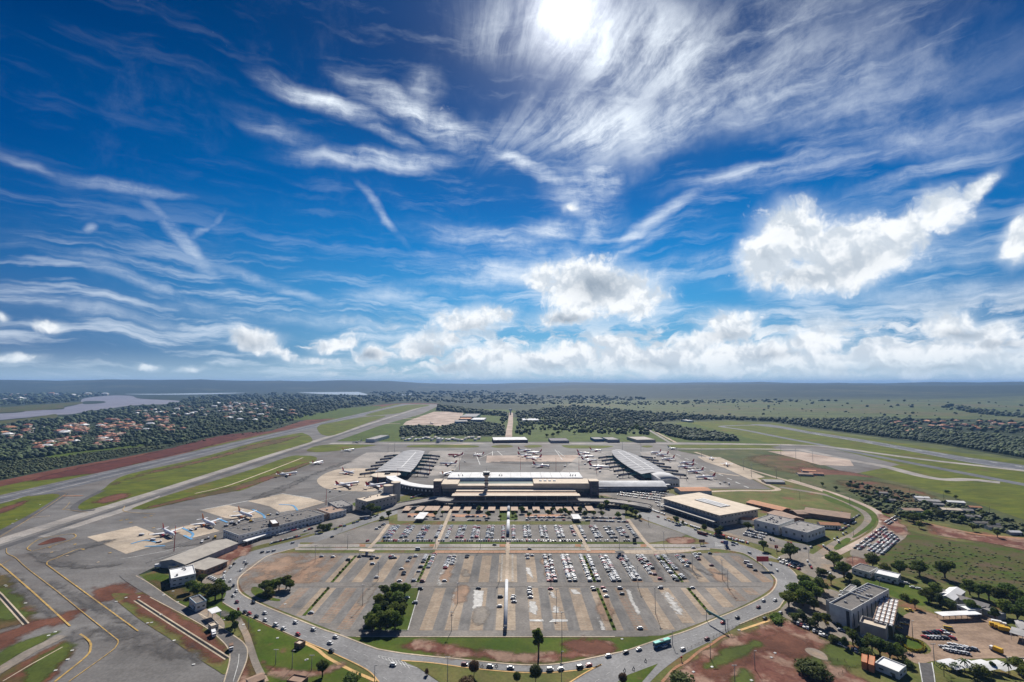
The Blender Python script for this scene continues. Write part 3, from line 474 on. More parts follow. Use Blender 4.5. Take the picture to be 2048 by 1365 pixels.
bays = {k: MB() for k in 'bsm'}; asl = MB(); lines = MB(); gmed = MB()
up_extra = [(colX(836, 1164), 'm'), (colX(806, 1155), 's')]
mods_up = [(-24.5, 'b'), (-41.6, 'b'), (-59, 'b'), (colX(836, 1164), 'm'), (-97, 's'), (-115, 'b'), (-133, 'b'), (colX(665.6, 1164), 'm'), (-171, 's'), (-189, 's'), (17.4, 'b'), (34.6, 'b'), (52, 'b'), (71, 'm'), (89.6, 's'), (108, 's'), (126, 's'), (146, 'm'), (165, 'b'), (183, 'b'), (201, 'b'), (219, 's')]
mods_lo = MODS
GREEN = [colX(725, 1262), colX(815.6, 1262)]
def lay(mods, y0, y1):
    for x, k in mods:
        if y0 == YB and GREEN[0] - 6 < x < GREEN[1] + 6: continue
        r = clip_run(x, y0, y1)
        if not r or r[1] - r[0] < 4: continue
        a, b = r
        if k == 'm':
            gmed.prism([(x - 1.2, a), (x + 1.2, a), (x + 1.2, b), (x - 1.2, b)], .2, .58)
            for s in (-1, 1):
                bays['b'].add([(x + s * 1.4, a, .44), (x + s * 6.2, a, .44), (x + s * 6.2, b, .44), (x + s * 1.4, b, .44)], [(0, 1, 2, 3) if s > 0 else (3, 2, 1, 0)])
        else:
            bays[k].add([(x - 4.5, a, .44), (x + 4.5, a, .44), (x + 4.5, b, .44), (x - 4.5, b, .44)], [(0, 1, 2, 3)])
        wl = .45 if k == 's' else .2
        for y in np.arange(a + 1, b, 2.5):
            for s in (-1, 1): lines.add([(x + s * .5 + (1 if k == 'm' else 0) * s, y, .50), (x + s * (6 if k == 'm' else 4.4), y, .50), (x + s * (6 if k == 'm' else 4.4), y + wl, .50), (x + s * .5 + (1 if k == 'm' else 0) * s, y + wl, .50)], [(0, 1, 2, 3) if s > 0 else (3, 2, 1, 0)])
        xa = x + (8.6 if k != 'm' else 9.6)
        if inside(xa + 3, a) and inside(xa, b): asl.add([(xa - 3.4, a, .43), (xa + 3.4, a, .43), (xa + 3.4, b, .43), (xa - 3.4, b, .43)], [(0, 1, 2, 3)])
lay(mods_lo, YB, YM0); lay(mods_up, YM1, YT)
for k, mm in (('b', 'bay'), ('s', 'baygrey')): kind(bays[k].build('parking_bays', mm))
kind(asl.build('aisle', 'aisle')); kind(lines.build('bay_lines', 'soil')); kind(gmed.build('planted_median', 'grass'))
kind(MB().prism([at(725, 1263), at(815.6, 1263), at(838, 1178), at(775, 1178)], .2, .60).build('planted_island', 'grass'))
strip('island_kerb', [(840, 1178), (815.6, 1263), (725, 1263)], .7, 'white', .35, False)
sheet('planted_island', [(505, 1176), (520, 1178), (545, 1196), (560, 1200), (555, 1204), (520, 1198), (503, 1186)], 'grass', .23)
WX = colX(1011, 1260)
sheet('walkway_paving', [(WX - 7, YB), (WX + 7, YB), (WX + 7, YM0), (WX - 7, YM0)], 'bay', .23, False, True)
sheet('walkway_paving', [(WX - 8, YM1), (WX + 9, YM1), (WX + 9, YT + 3), (WX - 8, YT + 3)], 'bay', .23, False, True)
strip('walkway', [(WX, YM1), (WX, rowY(1086))], 2.8, 'path', .27, False, True)
for s in (-1, 1):
    for k in range(22): strip('walkway_marking', [(WX + s * 5.0 - .9, YM1 + 3 + k * 3), (WX + s * 5.0 + .9, YM1 + 3 + k * 3)], .9, 'white', .29, False, True)
sp = [[(1058, 1203), (1070, 1205), (1075, 1220), (1072, 1232), (1060, 1226)], [(1098, 1184), (1106, 1186), (1112, 1198), (1104, 1196)], [(1108, 1213), (1118, 1217), (1116, 1228), (1105, 1226)], [(1140, 1181), (1152, 1181), (1162, 1190), (1148, 1190)], [(948, 1182), (968, 1183), (962, 1222), (945, 1224)], [(912, 1178), (922, 1178), (918, 1195), (906, 1215), (904, 1200)], [(1250, 1180), (1260, 1182), (1268, 1205), (1282, 1228), (1276, 1232), (1262, 1206)], [(1051, 1137), (1060, 1137), (1066, 1158), (1054, 1148)], [(1196, 1238), (1205, 1248), (1212, 1262), (1203, 1262)]]
M['chalk'] = mat('pale_worn_patch', (.52, .51, .49), (.40, .39, .37), .3, soft=.35)
for q in sp: soft('worn_patch', q, 'chalk', .27, 1.2, res=.8, smooth=False)
sheet('worn_strip', [(1058, 1241), (1086, 1241), (1088, 1245), (1060, 1244.5)], 'chalk' if 0 else 'white', .27, False); sheet('worn_strip', [(1098, 1246), (1106, 1240), (1135, 1241), (1136, 1245), (1105, 1246)], 'white', .27, False)
M['sandmix'] = mat('sandy_paving_wear', (.30, .20, .14), (.24, .17, .125), .1, soft=.06)
# cross aisles
strip('cross_aisle', [(500, 1172), (1520, 1171.5)], 6.5, 'lot', .26, False)
soft('bare_ground', [(500, 1160), (530, 1128), (580, 1114), (600, 1122), (560, 1150), (520, 1168)], 'sandmix', .245, 18)
soft('bare_ground', [(575, 1165), (610, 1125), (640, 1116), (650, 1124), (620, 1160), (590, 1170)], 'sandmix', .245, 14)

# mid road between the two car parks
def rowq(n, x0, x1, y0, y1, m, z): return sheet(n, [(x0, y1), (x1, y1), (x1, y0), (x0, y0)], m, z, False)
rowq('middle_verge', 600, 1400, 1086, 1107.6, 'drygrass', .2)
rowq('middle_road', 596, 1400, 1089.5, 1095.5, 'concrete', .23); rowq('middle_road', 590, 1420, 1097, 1101.5, 'concrete', .23); rowq('brick_strip', 870, 1310, 1102.4, 1107, 'brick', .23)
sheet('brick_strip', [(1230, 1102), (1400, 1101), (1385, 1104), (1330, 1109), (1300, 1110), (1230, 1107.5)], 'path', .235, False)
soft('sandy_patch', [(1330, 1080), (1360, 1075), (1390, 1080), (1385, 1088), (1345, 1088)], 'kerb' if 0 else 'dirt2', .24, 4)
for x in (725, 865, 1005, 1156, 1287): rowq('brick_crossing', x - 6, x + 6, 1090, 1095, 'soil', .26)
# upper car park
rowq('upper_lot', 770, 1280, 1050.5, 1086.5, 'lot', .2)
sheet('upper_lot', [(622, 1089), (655, 1077), (700, 1062), (745, 1046.5), (770, 1042), (790, 1044), (760, 1086), (700, 1089)], 'lot', .2, False)
sheet('upper_lot', [(1270, 1038), (1290, 1043), (1333, 1057), (1372, 1071), (1350, 1080), (1300, 1086.5), (1270, 1087), (1180, 1050), (1180, 1040)], 'lot', .21, False)
rowq('grass_strip', 778, 890, 1043, 1050.5, 'drygrass', .22); rowq('grass_strip', 900, 990, 1044, 1050.5, 'drygrass', .22); rowq('grass_strip', 1040, 1144, 1044, 1050, 'drygrass', .22)
rowq('grass_strip', 745, 870, 1085.3, 1089.2, 'grass', .24); rowq('grass_strip', 880, 1012, 1085.3, 1089.2, 'grass', .24); rowq('grass_strip', 1021, 1165, 1085.3, 1089.2, 'grass', .24); rowq('grass_strip', 1172, 1290, 1085, 1089, 'grass', .24)
rowq('small_lot', 795, 1250, 1008.5, 1043.6, 'lot', .19); rowq('brick_strip', 905, 975, 1030, 1035, 'brick', .23); rowq('brick_strip', 1050, 1130, 1030, 1035, 'brick', .23); rowq('brick_strip', 815, 870, 1028, 1034, 'brick', .23)
rowq('terminal_road', 800, 1240, 1004.5, 1009.5, 'concrete', .22)
sheet('lawn', [(998, 1016), (1030, 1016), (1036, 1040), (1000, 1043)], 'grass', .24, False)
for q in ([(905, 1015), (890, 1050), (869, 1100)], [(777, 1050), (755, 1080), (738, 1098)], [(1147, 1050), (1170, 1090), (1178, 1104)], [(1256, 1040), (1290, 1085), (1312, 1105)], [(1016, 1090), (1015, 1108)]): strip('walkway', q, 4.2, 'path', .28, False)
# right arterial and far roads
strip('terminal_road', [(1180, 999), (1220, 1002), (1270, 1015), (1330, 1037)], 11, 'road', .2); strip('frontage_road', [(1205, 990), (1240, 1000), (1290, 1017), (1350, 1038), (1420, 1060), (1480, 1075), (1560, 1098), (1600, 1112)], 9, 'baygrey', .2)
sheet('forecourt', [(1180, 984), (1300, 984), (1350, 990), (1335, 1003), (1400, 1025), (1460, 1045), (1500, 1055), (1560, 1080), (1610, 1090), (1620, 1100), (1600, 1112), (1500, 1085), (1400, 1052), (1300, 1018), (1230, 998)], 'lot', .175)
strip('avenue', [(1560, 975), (1620, 985), (1660, 993), (1700, 1008), (1733, 1028), (1738, 1045), (1712, 1070), (1680, 1085), (1640, 1112), (1612, 1125), (1590, 1130)], 11, 'baygrey', .21)
strip('avenue', [(1580, 960), (1660, 985), (1710, 1003), (1750, 1022), (1765, 1040), (1758, 1060), (1720, 1085), (1680, 1105), (1650, 1120)], 8, 'pink', .21)
sheet('grass_median', [(1650, 983), (1700, 1002), (1740, 1020), (1752, 1038), (1745, 1055), (1715, 1074), (1705, 1075), (1735, 1052), (1743, 1038), (1728, 1022), (1690, 1005), (1650, 988)], 'grass', .24)
sheet('grass_median', [(1668, 1096), (1690, 1078), (1702, 1080), (1690, 1092), (1676, 1101)], 'grass', .24)
sheet('grass_median', [(1520, 1120), (1545, 1118), (1580, 1133), (1612, 1152), (1602, 1162), (1590, 1143), (1560, 1128)], 'drygrass', .23)
sheet('forecourt', [(1556, 1115), (1600, 1105), (1650, 1115), (1700, 1120), (1700, 1150), (1650, 1160), (1612, 1150), (1580, 1130)], 'baygrey', .19)
sheet('car_yard', [(1700, 1110), (1712, 1090), (1740, 1070), (1765, 1045), (1790, 1045), (1812, 1055), (1812, 1075), (1775, 1100), (1760, 1112), (1725, 1118)], 'baygrey', .2)
soft('bare_ground', [(1760, 1030), (1790, 1040), (1815, 1060), (1800, 1070), (1765, 1050)], 'dirt2', .22, 5)
soft('bare_ground', [(1700, 1115), (1730, 1120), (1740, 1135), (1715, 1140), (1695, 1125)], 'dirt2', .22, 4)
# bottom right
soft('bare_ground', [(1330, 1420), (1360, 1345), (1420, 1300), (1470, 1275), (1560, 1245), (1600, 1255), (1640, 1280), (1680, 1300), (1690, 1340), (1740, 1366), (1760, 1430)], 'dirt2', .18, 6)
soft('bare_ground', [(1470, 1290), (1530, 1268), (1600, 1270), (1640, 1290), (1600, 1310), (1560, 1300), (1500, 1340), (1470, 1320)], 'dirt', .16, 6) if 0 else soft('red_patch', [(1400, 1330), (1440, 1300), (1500, 1285), (1560, 1262), (1620, 1290), (1600, 1320), (1540, 1300), (1470, 1340), (1420, 1360)], 'dirtpatch', .21, 8)
soft('grass_patch', [(1410, 1330), (1450, 1300), (1510, 1285), (1520, 1295), (1460, 1325), (1420, 1340)], 'greenpatch', .23, 3); soft('grass_patch', [(1470, 1366), (1480, 1340), (1500, 1345), (1510, 1366), (1490, 1400)], 'greenpatch', .23, 3); soft('grass_patch', [(1650, 1290), (1690, 1295), (1740, 1325), (1720, 1335), (1660, 1330)], 'greenpatch', .23, 4); soft('grass_patch', [(1590, 1320), (1640, 1318), (1650, 1345), (1600, 1345)], 'greenpatch', .22, 4)
sheet('puddle_patch', [(1610, 1300), (1625, 1298), (1648, 1308), (1656, 1322), (1640, 1320), (1618, 1310)], 'baygrey', .24)
sheet('service_yard', [(1790, 1255), (1815, 1228), (1850, 1225), (1885, 1232), (1970, 1232), (2048, 1270), (2200, 1330), (2200, 1420), (2048, 1325), (2020, 1318), (1880, 1322), (1840, 1330), (1815, 1318), (1800, 1300), (1850, 1310), (1862, 1300), (1845, 1283), (1820, 1275)], 'bay', .18)
M['yard'] = mat('brown_yard_paving', (.30, .215, .155), (.24, .17, .125), .05, c3=(.20, .14, .10), s3=.03, stretch=(30, 4))
bpy.data.objects['service_yard'].data.materials[0] = M['yard']
sheet('driveway', [(1839, 1328), (1863, 1328), (1866, 1345), (1875, 1420), (1852, 1420), (1846, 1366)], 'darkasph', .24, False)
strip('driveway_kerb', [(1838, 1327), (1845, 1366), (1852, 1420)], .5, 'white', .27, False); strip('driveway_kerb', [(1864, 1327), (1868, 1350), (1877, 1420)], .5, 'white', .27, False)
sheet('planted_island', [(1795, 1275), (1820, 1278), (1840, 1288), (1850, 1297), (1846, 1305), (1825, 1307), (1808, 1300), (1798, 1290)], 'grass', .23); strip('hedge_base', [(1798, 1276), (1815, 1302), (1835, 1306), (1848, 1303), (1848, 1296), (1838, 1286), (1805, 1275)], 1.1, 'yellow', .26)
sheet('forecourt', [(1600, 1190), (1660, 1180), (1690, 1200), (1660, 1240), (1700, 1262), (1740, 1270), (1790, 1285), (1790, 1300), (1720, 1290), (1660, 1270), (1590, 1245), (1560, 1230), (1570, 1210)], 'baygrey', .19)
# far country
sheet('grassland', [(1110, 812), (1250, 806), (1600, 800), (2048, 806), (2500, 812), (2500, 850), (2048, 842), (1900, 838), (1620, 836), (1400, 832), (1250, 826)], 'savanna', .3)
M['grassland'] = mat('far_grassland', (.095, .115, .035), (.060, .080, .028), .004, c3=(.10, .095, .04), s3=.0015, detail=8, stretch=(0, 3))
bpy.data.objects['grassland'].data.materials[0] = M['grassland']
LAKE = [(-400, 838), (0, 828), (60, 822), (123, 819.5), (131, 815), (160, 808), (170, 797), (226, 791.5), (262, 792.5), (280, 798), (349, 801.5), (357, 804.6), (330, 809), (308, 809.5), (260, 812), (215, 818.5), (184, 822), (143, 829), (100, 831), (51, 836), (0, 841), (-400, 885)]
sheet('lake', LAKE, 'water', .45)
sheet('lake_shore', [(165, 806), (172, 803), (205, 803), (211, 805.5), (200, 807.5), (170, 809)], 'savanna', .7)
sheet('shore_meadow', [(-300, 822), (0, 815), (60, 811), (110, 808), (160, 804.5), (168, 807), (130, 813.5), (120, 818), (0, 826), (-300, 836)], 'meadow', .6)
sheet('shore_meadow', [(-300, 885), (0, 843), (50, 838), (90, 832), (112, 829), (110, 837), (50, 843), (0, 850), (-300, 900)], 'meadow', .6)
sheet('lake', [(250, 788.6), (330, 788.2), (420, 786.5), (500, 784), (510, 785.2), (420, 789.3), (300, 790)], 'water2', 1.2); sheet('lake', [(568, 782), (595, 779.3), (640, 778.8), (677, 779.3), (708, 783), (735, 790), (700, 790.2), (646, 789), (597, 785.5)], 'water2', 1.2); sheet('lake', [(800, 790), (822, 788.6), (824, 789.6), (806, 791)], 'water2', 1.2)
strip('village_road', [(65, 898), (66, 880), (72, 874), (85, 866), (92, 850)], 9, 'concrete', .2); strip('village_road', [(64, 866), (66, 852)], 12, 'concrete', .2)
sheet('meadow', [(84, 910), (110, 905), (170, 899), (230, 893), (290, 889), (270, 895), (180, 905), (120, 916), (95, 915)], 'grass', .16)
sheet('grassland', [(640, 826), (680, 818), (760, 812), (740, 822), (690, 835), (560, 842), (540, 838)], 'grass', .1)
sheet('military_apron', [(806, 850), (812, 844), (845, 832), (868, 824), (928, 823.5), (924, 835), (905, 849), (880, 853), (860, 850), (835, 852)], 'pink', .2, False)
for q in ([(800, 848), (770, 848)], [(850, 832), (826, 833)], [(842, 837.5), (806, 838)], [(850, 862), (872, 852)], [(816, 893), (940, 889)]): strip('service_road', q, 12, 'pink', .2, False)
strip('avenue', [(1017, 884), (1018, 865), (1021, 845), (1022, 826)], 22, 'pink', .3, False); strip('road', [(1340, 886), (1300, 862), (1290, 855)], 10, 'concrete', .3, False); strip('road', [(1352, 886), (1310, 864)], 8, 'path', .3, False)
sheet('grassland', [(960, 838), (1010, 834), (1015, 846), (960, 846)], 'grass', .25, False)
soft('shade_wood', [(1240, 790), (1560, 788), (2100, 790), (2100, 800), (1700, 798), (1300, 797)], 'browngrass', .1, 5) if 0 else None

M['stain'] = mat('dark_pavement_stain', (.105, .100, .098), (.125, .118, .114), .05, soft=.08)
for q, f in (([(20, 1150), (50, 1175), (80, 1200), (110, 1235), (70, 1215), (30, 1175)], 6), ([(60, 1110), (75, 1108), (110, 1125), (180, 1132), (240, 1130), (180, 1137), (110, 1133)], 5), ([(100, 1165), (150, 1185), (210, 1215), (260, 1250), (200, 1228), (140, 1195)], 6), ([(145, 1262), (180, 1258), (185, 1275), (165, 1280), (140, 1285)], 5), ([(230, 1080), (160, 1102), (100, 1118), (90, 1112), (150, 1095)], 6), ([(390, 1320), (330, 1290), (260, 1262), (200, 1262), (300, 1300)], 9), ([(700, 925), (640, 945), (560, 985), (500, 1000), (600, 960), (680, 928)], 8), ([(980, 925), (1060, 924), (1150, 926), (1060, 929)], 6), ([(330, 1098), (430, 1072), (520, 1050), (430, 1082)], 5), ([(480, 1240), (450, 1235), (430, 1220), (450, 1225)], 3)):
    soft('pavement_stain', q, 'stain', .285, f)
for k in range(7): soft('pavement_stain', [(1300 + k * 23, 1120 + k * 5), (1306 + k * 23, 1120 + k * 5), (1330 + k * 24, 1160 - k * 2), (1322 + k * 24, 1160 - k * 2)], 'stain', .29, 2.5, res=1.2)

M['baygw'] = mat('grey_paving_wear', (.24, .215, .185), (.20, .18, .16), .1, soft=.1)
random.seed(14)
for k in range(20):
    x = random.choice([m[0] for m in mods_up if abs(m[0]) < 200]) + random.uniform(-2, 2); up = random.random() < .5; y = random.uniform(YM1 + 6, YT - 8) if up else random.uniform(YB + 6, YM0 - 8); w_, l_ = random.uniform(2, 4.5), random.uniform(6, 22)
    if not (inside(x, y + l_) and inside(x, y - l_) and inside(x + 6, y)): continue
    def inv(X, Y):
        z = -CAMZ; c, sn = math.cos(PITCH), math.sin(PITCH); dd = Y * c + z * sn; uu = -Y * sn + z * c; return 1024 + F * X / dd, 682.5 - F * uu / dd
    soft('paving_wear', [inv(x - w_, y - l_), inv(x + w_, y - l_ * .8), inv(x + w_ * .7, y + l_), inv(x - w_, y + l_ * .7)], random.choice(['chalk', 'sandmix', 'baygw', 'sandmix']), .28, 3.5, res=1.4)
# ---------------------------------------------------------------- things
ORD = ['', 'first', 'second', 'third', 'fourth', 'fifth', 'sixth', 'seventh', 'eighth', 'ninth', 'tenth', 'eleventh', 'twelfth', 'thirteenth', 'fourteenth', 'fifteenth', 'sixteenth', 'seventeenth', 'eighteenth', 'nineteenth', 'twentieth']
def o_(n): return ORD[n] if n <= 20 else ('thirtieth' if n == 30 else 'fortieth' if n == 40 else (['', '', 'twenty', 'thirty', 'forty', 'fifty', 'sixty'][n // 10] + '-' + ORD[n % 10] if n % 10 else 'fiftieth'))
def tag(o, label=None, cat=None, group=None):
    if label: o['label'] = label
    if cat: o['category'] = cat
    if group: o['group'] = group
    return o
def empty(name, x, y, z=.5, rot=0, **kw):
    o = bpy.data.objects.new(name, None); o.empty_display_size = 1; COL.objects.link(o); o.location = (x, y, z); o.rotation_euler = (0, 0, rot); return tag(o, **kw)
def child(name, me, parent): o = bpy.data.objects.new(name, me); COL.objects.link(o); o.parent = parent; return o
def objmat(name, c1, c2, scale=.5, rough=.8, rnd=.0, transl=0, spec=.2, metal=0):
    m = bpy.data.materials.new(name); m.use_nodes = True; t = NT(m.node_tree)
    pos = t.n('ShaderNodeNewGeometry', 0); col = t.mix(t.mr(t.noise(pos, scale, 4, .6), .36, .64), tuple(c1) + (1,), tuple(c2) + (1,))
    if rnd:
        oi = t.n('ShaderNodeObjectInfo', None); v = t.mr(oi.outputs['Random'], 0, 1, 1 - rnd, 1 + rnd, False)
        col = t.n('ShaderNodeHueSaturation', i={'Hue': t.mr(t.m('FRACT', t.m('MULTIPLY', oi.outputs['Random'], 7.3)), 0, 1, .47, .52, False), 'Value': v, 'Color': col})
    b = t.n('ShaderNodeBsdfPrincipled', i={'Base Color': col, 'Roughness': rough, 'Specular IOR Level': spec, 'Metallic': metal})
    if transl: b = t.n('ShaderNodeMixShader', i={0: transl, 1: b, 2: t.n('ShaderNodeBsdfTranslucent', i={0: col})})
    t.n('ShaderNodeOutputMaterial', None, i={0: b}); return m
M['leaf'] = objmat('foliage', (.050, .088, .012), (.14, .18, .032), .55, rnd=.4, transl=.5)
M['leaf2'] = objmat('bright_foliage', (.045, .080, .012), (.10, .13, .03), .5, rnd=.25, transl=.3)
M['leafdry'] = objmat('reddish_foliage', (.14, .07, .045), (.10, .075, .03), .6, rnd=.2, transl=.25)
M['leafy'] = objmat('yellow_hedge_foliage', (.34, .27, .02), (.24, .20, .03), 1.2, transl=.25)
M['bark'] = objmat('bark', (.12, .09, .065), (.08, .06, .045), 2)
M['wood_far'] = objmat('woodland_canopy', (.014, .032, .014), (.062, .092, .026), .03)
M['scrub_far'] = objmat('scrub_canopy', (.035, .050, .016), (.075, .09, .03), .05)
# ---- trees
def leaf_mesh(name, lobes, n, size, rnd, mt):
    vs = np.zeros((n * 4, 3)); L = np.array([l[:3] for l in lobes]); Rd = np.array([l[3:6] for l in lobes]); w = Rd.prod(1) ** .7; ch = rnd.choice(len(lobes), n, p=w / w.sum())
    d = rnd.normal(size=(n, 3)); d /= np.linalg.norm(d, axis=1)[:, None]; r = rnd.uniform(.55, 1.06, n) ** .6
    c = L[ch] + d * Rd[ch] * r[:, None]; nn = d + rnd.normal(size=(n, 3)) * .55; nn /= np.linalg.norm(nn, axis=1)[:, None]
    u = np.cross(nn, rnd.normal(size=(n, 3))); u /= np.linalg.norm(u, axis=1)[:, None]; v = np.cross(nn, u); s = size * rnd.uniform(.55, 1.25, n)[:, None]
    vs[0::4] = c - u * s - v * s * .6; vs[1::4] = c + u * s * .3 - v * s; vs[2::4] = c + u * s + v * s * .5; vs[3::4] = c - u * s * .4 + v * s
    me = bpy.data.meshes.new(name); me.from_pydata(vs.tolist(), [], [(4 * k, 4 * k + 1, 4 * k + 2, 4 * k + 3) for k in range(n)]); me.materials.append(M[mt]); me.update(); return me
def make_tree(var):
    rnd = np.random.default_rng(100 + var); b = MB(); lobes = []
    H = 10.0; kindv = var % 8
    if kindv in (0, 1, 2, 3, 6):                 # broad crowns on a forking trunk
        th = {0: 2.4, 1: 3.0, 2: 1.6, 3: 2.2, 6: 4.6}[kindv]; rad = {0: 4.3, 1: 3.8, 2: 4.6, 3: 3.4, 6: 2.4}[kindv]
        b.tube([(0, 0, -.4), (.1, .05, th * .6), (.15, .1, th + 1)], [.42, .32, .22], 7)
        for k in range(7 + kindv):
            a = k * 2.4 + rnd.uniform(0, .6); rr = rad * rnd.uniform(.30, .72); z = th + rnd.uniform(1.2, 5.6 if kindv != 6 else 4.4); e = (rr * math.cos(a), rr * math.sin(a), z)
            b.tube([(.1, .05, th * .6), (e[0] * .5, e[1] * .5, (th + z) / 2 - .2), e], [.2, .12, .05], 5); q = rad * rnd.uniform(.30, .46)
            lobes.append(e + (q * 1.1, q * 1.1, q * .8))
        lobes.append((0, 0, H - 2.2 - (0 if kindv != 6 else .2), rad * .5, rad * .5, 1.9)); lobes.append((0, 0, th + 3, rad * .62, rad * .62, 2.2))
        me = leaf_mesh('crown', lobes, 2100, .34, rnd, 'leaf' if kindv != 3 else 'leaf2')
    elif kindv == 4:                             # ball-headed street tree
        b.tube([(0, 0, -.3), (0, 0, 4)], [.25, .16], 6)
        for k in range(5): a = k * 1.26; b.tube([(0, 0, 3), (1.2 * math.cos(a), 1.2 * math.sin(a), 5.4)], [.12, .05], 5)
        me = leaf_mesh('crown', [(0, 0, 6.3, 3.5, 3.5, 3.3), (0, 0, 6.3, 2.3, 2.3, 2.2)], 2000, .30, rnd, 'leaf2')
    elif kindv == 5:                             # bush
        b.tube([(0, 0, -.3), (0, 0, 3)], [.3, .1], 5)
        for k in range(8): lobes.append((rnd.uniform(-3.5, 3.5), rnd.uniform(-3.5, 3.5), rnd.uniform(2, 6), 2.6, 2.6, 2.4))
        me = leaf_mesh('crown', lobes, 1500, .40, rnd, 'leaf2')
    else:                                        # palm
        b.tube([(0, 0, -.3), (.15, 0, 4), (.1, 0, 8)], [.25, .18, .16], 6); f = MB()
        for k in range(16):
            a = k * .3927 + rnd.uniform(-.1, .1); el = .9 - (k % 3) * .55; pr = None
            for j in range(6):
                t = j / 5; r = 3.4 * t; z = 8 + math.sin(el) * r * (1 - t * .5) - 1.7 * t * t; w = .55 * (1 - abs(t - .4)) ; c, s_ = math.cos(a), math.sin(a)
                cur = ((c * r - s_ * w, s_ * r + c * w, z - .25), (c * r, s_ * r, z), (c * r + s_ * w, s_ * r - c * w, z - .25))
                if pr: f.add(list(pr) + list(cur), [(0, 1, 4, 3), (1, 2, 5, 4)])
                pr = cur
        me = f.mesh('crown'); me.materials.append(M['leaf2'])
    tm = b.mesh('trunk'); tm.materials.append(M['bark']); return me, tm
TREES = {k: make_tree(k) for k in list(range(8)) + [8, 9, 10, 14]}
_dry = TREES[5][0].copy(); _dry.materials.clear(); _dry.materials.append(M['leafdry']); TREES['dry'] = (_dry, TREES[5][1])
_dr2 = TREES[4][0].copy(); _dr2.materials.clear(); _dr2.materials.append(M['leafdry']); TREES['dryball'] = (_dr2, TREES[4][1])
KN = {0: 'broad_tree', 1: 'broad_tree', 2: 'spreading_tree', 3: 'broad_tree', 4: 'round_tree', 5: 'bush', 6: 'slender_tree', 7: 'palm_tree', 8: 'broad_tree', 9: 'broad_tree', 10: 'spreading_tree', 14: 'slender_tree', 'dry': 'bush', 'dryball': 'round_tree'}
NTREE = [0]
def tree(px, py, h, var=0, label='', group=None, wide=1.0, world=None):
    x, y = world if world else at(px, py, .5); nm = KN[var]; NTREE[0] += 1
    r = empty(nm, x, y, .45, random.uniform(0, 6.28), label=label, cat='bush' if nm == 'bush' else 'tree', group=group)
    s = h / 10; wide *= 1.0 if var in (14, 4, 7, 'dry', 'dryball') else 1.22; r.scale = (s * wide, s * wide, s); child('crown', TREES[var][0], r); child('trunk', TREES[var][1], r); return r
def grp(pts, group, labels=None, base=None):
    for k, q in enumerate(pts):
        tree(q[0], q[1], q[2], q[3], (labels[k] if labels else base % o_(k + 1)), group, q[4] if len(q) > 4 else 1.0)
tree(1077, 1316, 17, 14, 'tall slender dark tree alone on the grass verge in front of the car park', None, .95)
tree(1071, 1364, 9.5, 4, 'bright green round-headed tree below the queue of cars on the slip road'); tree(948, 1353, 9, 'dryball', 'round brown-leaved tree standing at the slip road kerb'); tree(1034, 1368, 6.5, 4, 'small round tree left of the bright green round-headed one')
tree(937, 1376, 7, 'dry', 'reddish bush at the bottom edge below the round brown-leaved tree', None, 1.5); tree(645, 1354, 9.5, 1, 'dark tree on the lawn near the red earth track, left of a round bush'); tree(702, 1372, 8, 5, 'leafy green bush beside the orange footpath at the bottom edge', None, 1.2)
tree(853, 1350, 5, 'dry', 'thin reddish sapling between the two roads', None, .45); tree(1363, 1376, 9, 5, 'wide green bush on the red ground at the bottom edge', None, 1.5); tree(1246, 1372, 7, 'dryball', 'brown bush at the tip of the grass triangle')
tree(1622, 1352, 10, 5, 'wide dense bush on the red ground near the orange sheds', None, 1.5); tree(466, 1250, 10, 0, 'dark tree right of the petrol canopy'); tree(470, 1262, 7, 3, 'light green tree overhanging the service road bend')
grp([(745, 1262, 11, 0), (760, 1258, 12, 2), (775, 1256, 12, 1), (790, 1258, 12, 8), (752, 1240, 11, 9), (770, 1236, 12, 3), (788, 1238, 12, 10), (803, 1236, 10, 1), (758, 1218, 11, 0), (776, 1214, 11, 8), (794, 1216, 12, 2), (806, 1222, 9, 3), (770, 1196, 10, 9), (790, 1194, 11, 1), (810, 1192, 10, 0), (740, 1250, 9, 10)], 'trees crowding the big planted island', base='%s tree from the near left in the dense grove on the car park island')
grp([(530, 1186, 10, 0, 1.1), (545, 1184, 10, 2), (558, 1180, 10, 1), (572, 1178, 11, 8, 1.1), (580, 1182, 9, 9), (536, 1194, 8, 10)], 'trees at the left end of the front car park', base='%s dark tree from the left in the clump beside the ring road bend')
grp([(380, 1184, 9, 0, 1.1), (394, 1190, 9, 2, 1.1), (412, 1196, 11, 8, 1.1), (430, 1200, 12, 1, 1.1), (444, 1196, 11, 0), (402, 1170, 9, 9), (436, 1182, 10, 10)], 'trees behind the white guard house', base='%s tree from the left in the clump behind the blue-trimmed guard house')
grp([(1578, 1214, 12, 0, 1.1), (1592, 1200, 13, 2, 1.1), (1606, 1212, 13, 8, 1.1), (1620, 1196, 13, 1, 1.2), (1634, 1204, 12, 9), (1612, 1180, 12, 0), (1640, 1184, 12, 10), (1628, 1222, 10, 3)], 'large trees at the road junction by the office block', base='%s big tree from the left in the grove at the junction by the office block')
grp([(1590, 1240, 7, 5), (1606, 1246, 8, 3), (1620, 1252, 7, 5), (1636, 1252, 9, 9), (1652, 1250, 8, 1), (1600, 1236, 7, 7)], 'shrubs and small trees along the office car park hedge', base='%s shrub from the left along the hedge of the office car park')
grp([(1672, 1285, 6, 5), (1690, 1296, 7, 3), (1706, 1290, 10, 9), (1722, 1296, 8, 5), (1744, 1302, 10, 1), (1760, 1312, 11, 0), (1780, 1318, 10, 8), (1796, 1316, 9, 10), (1736, 1316, 7, 5)], 'trees between the office block and the orange sheds', base='%s tree from the left in the belt between office block and orange sheds')
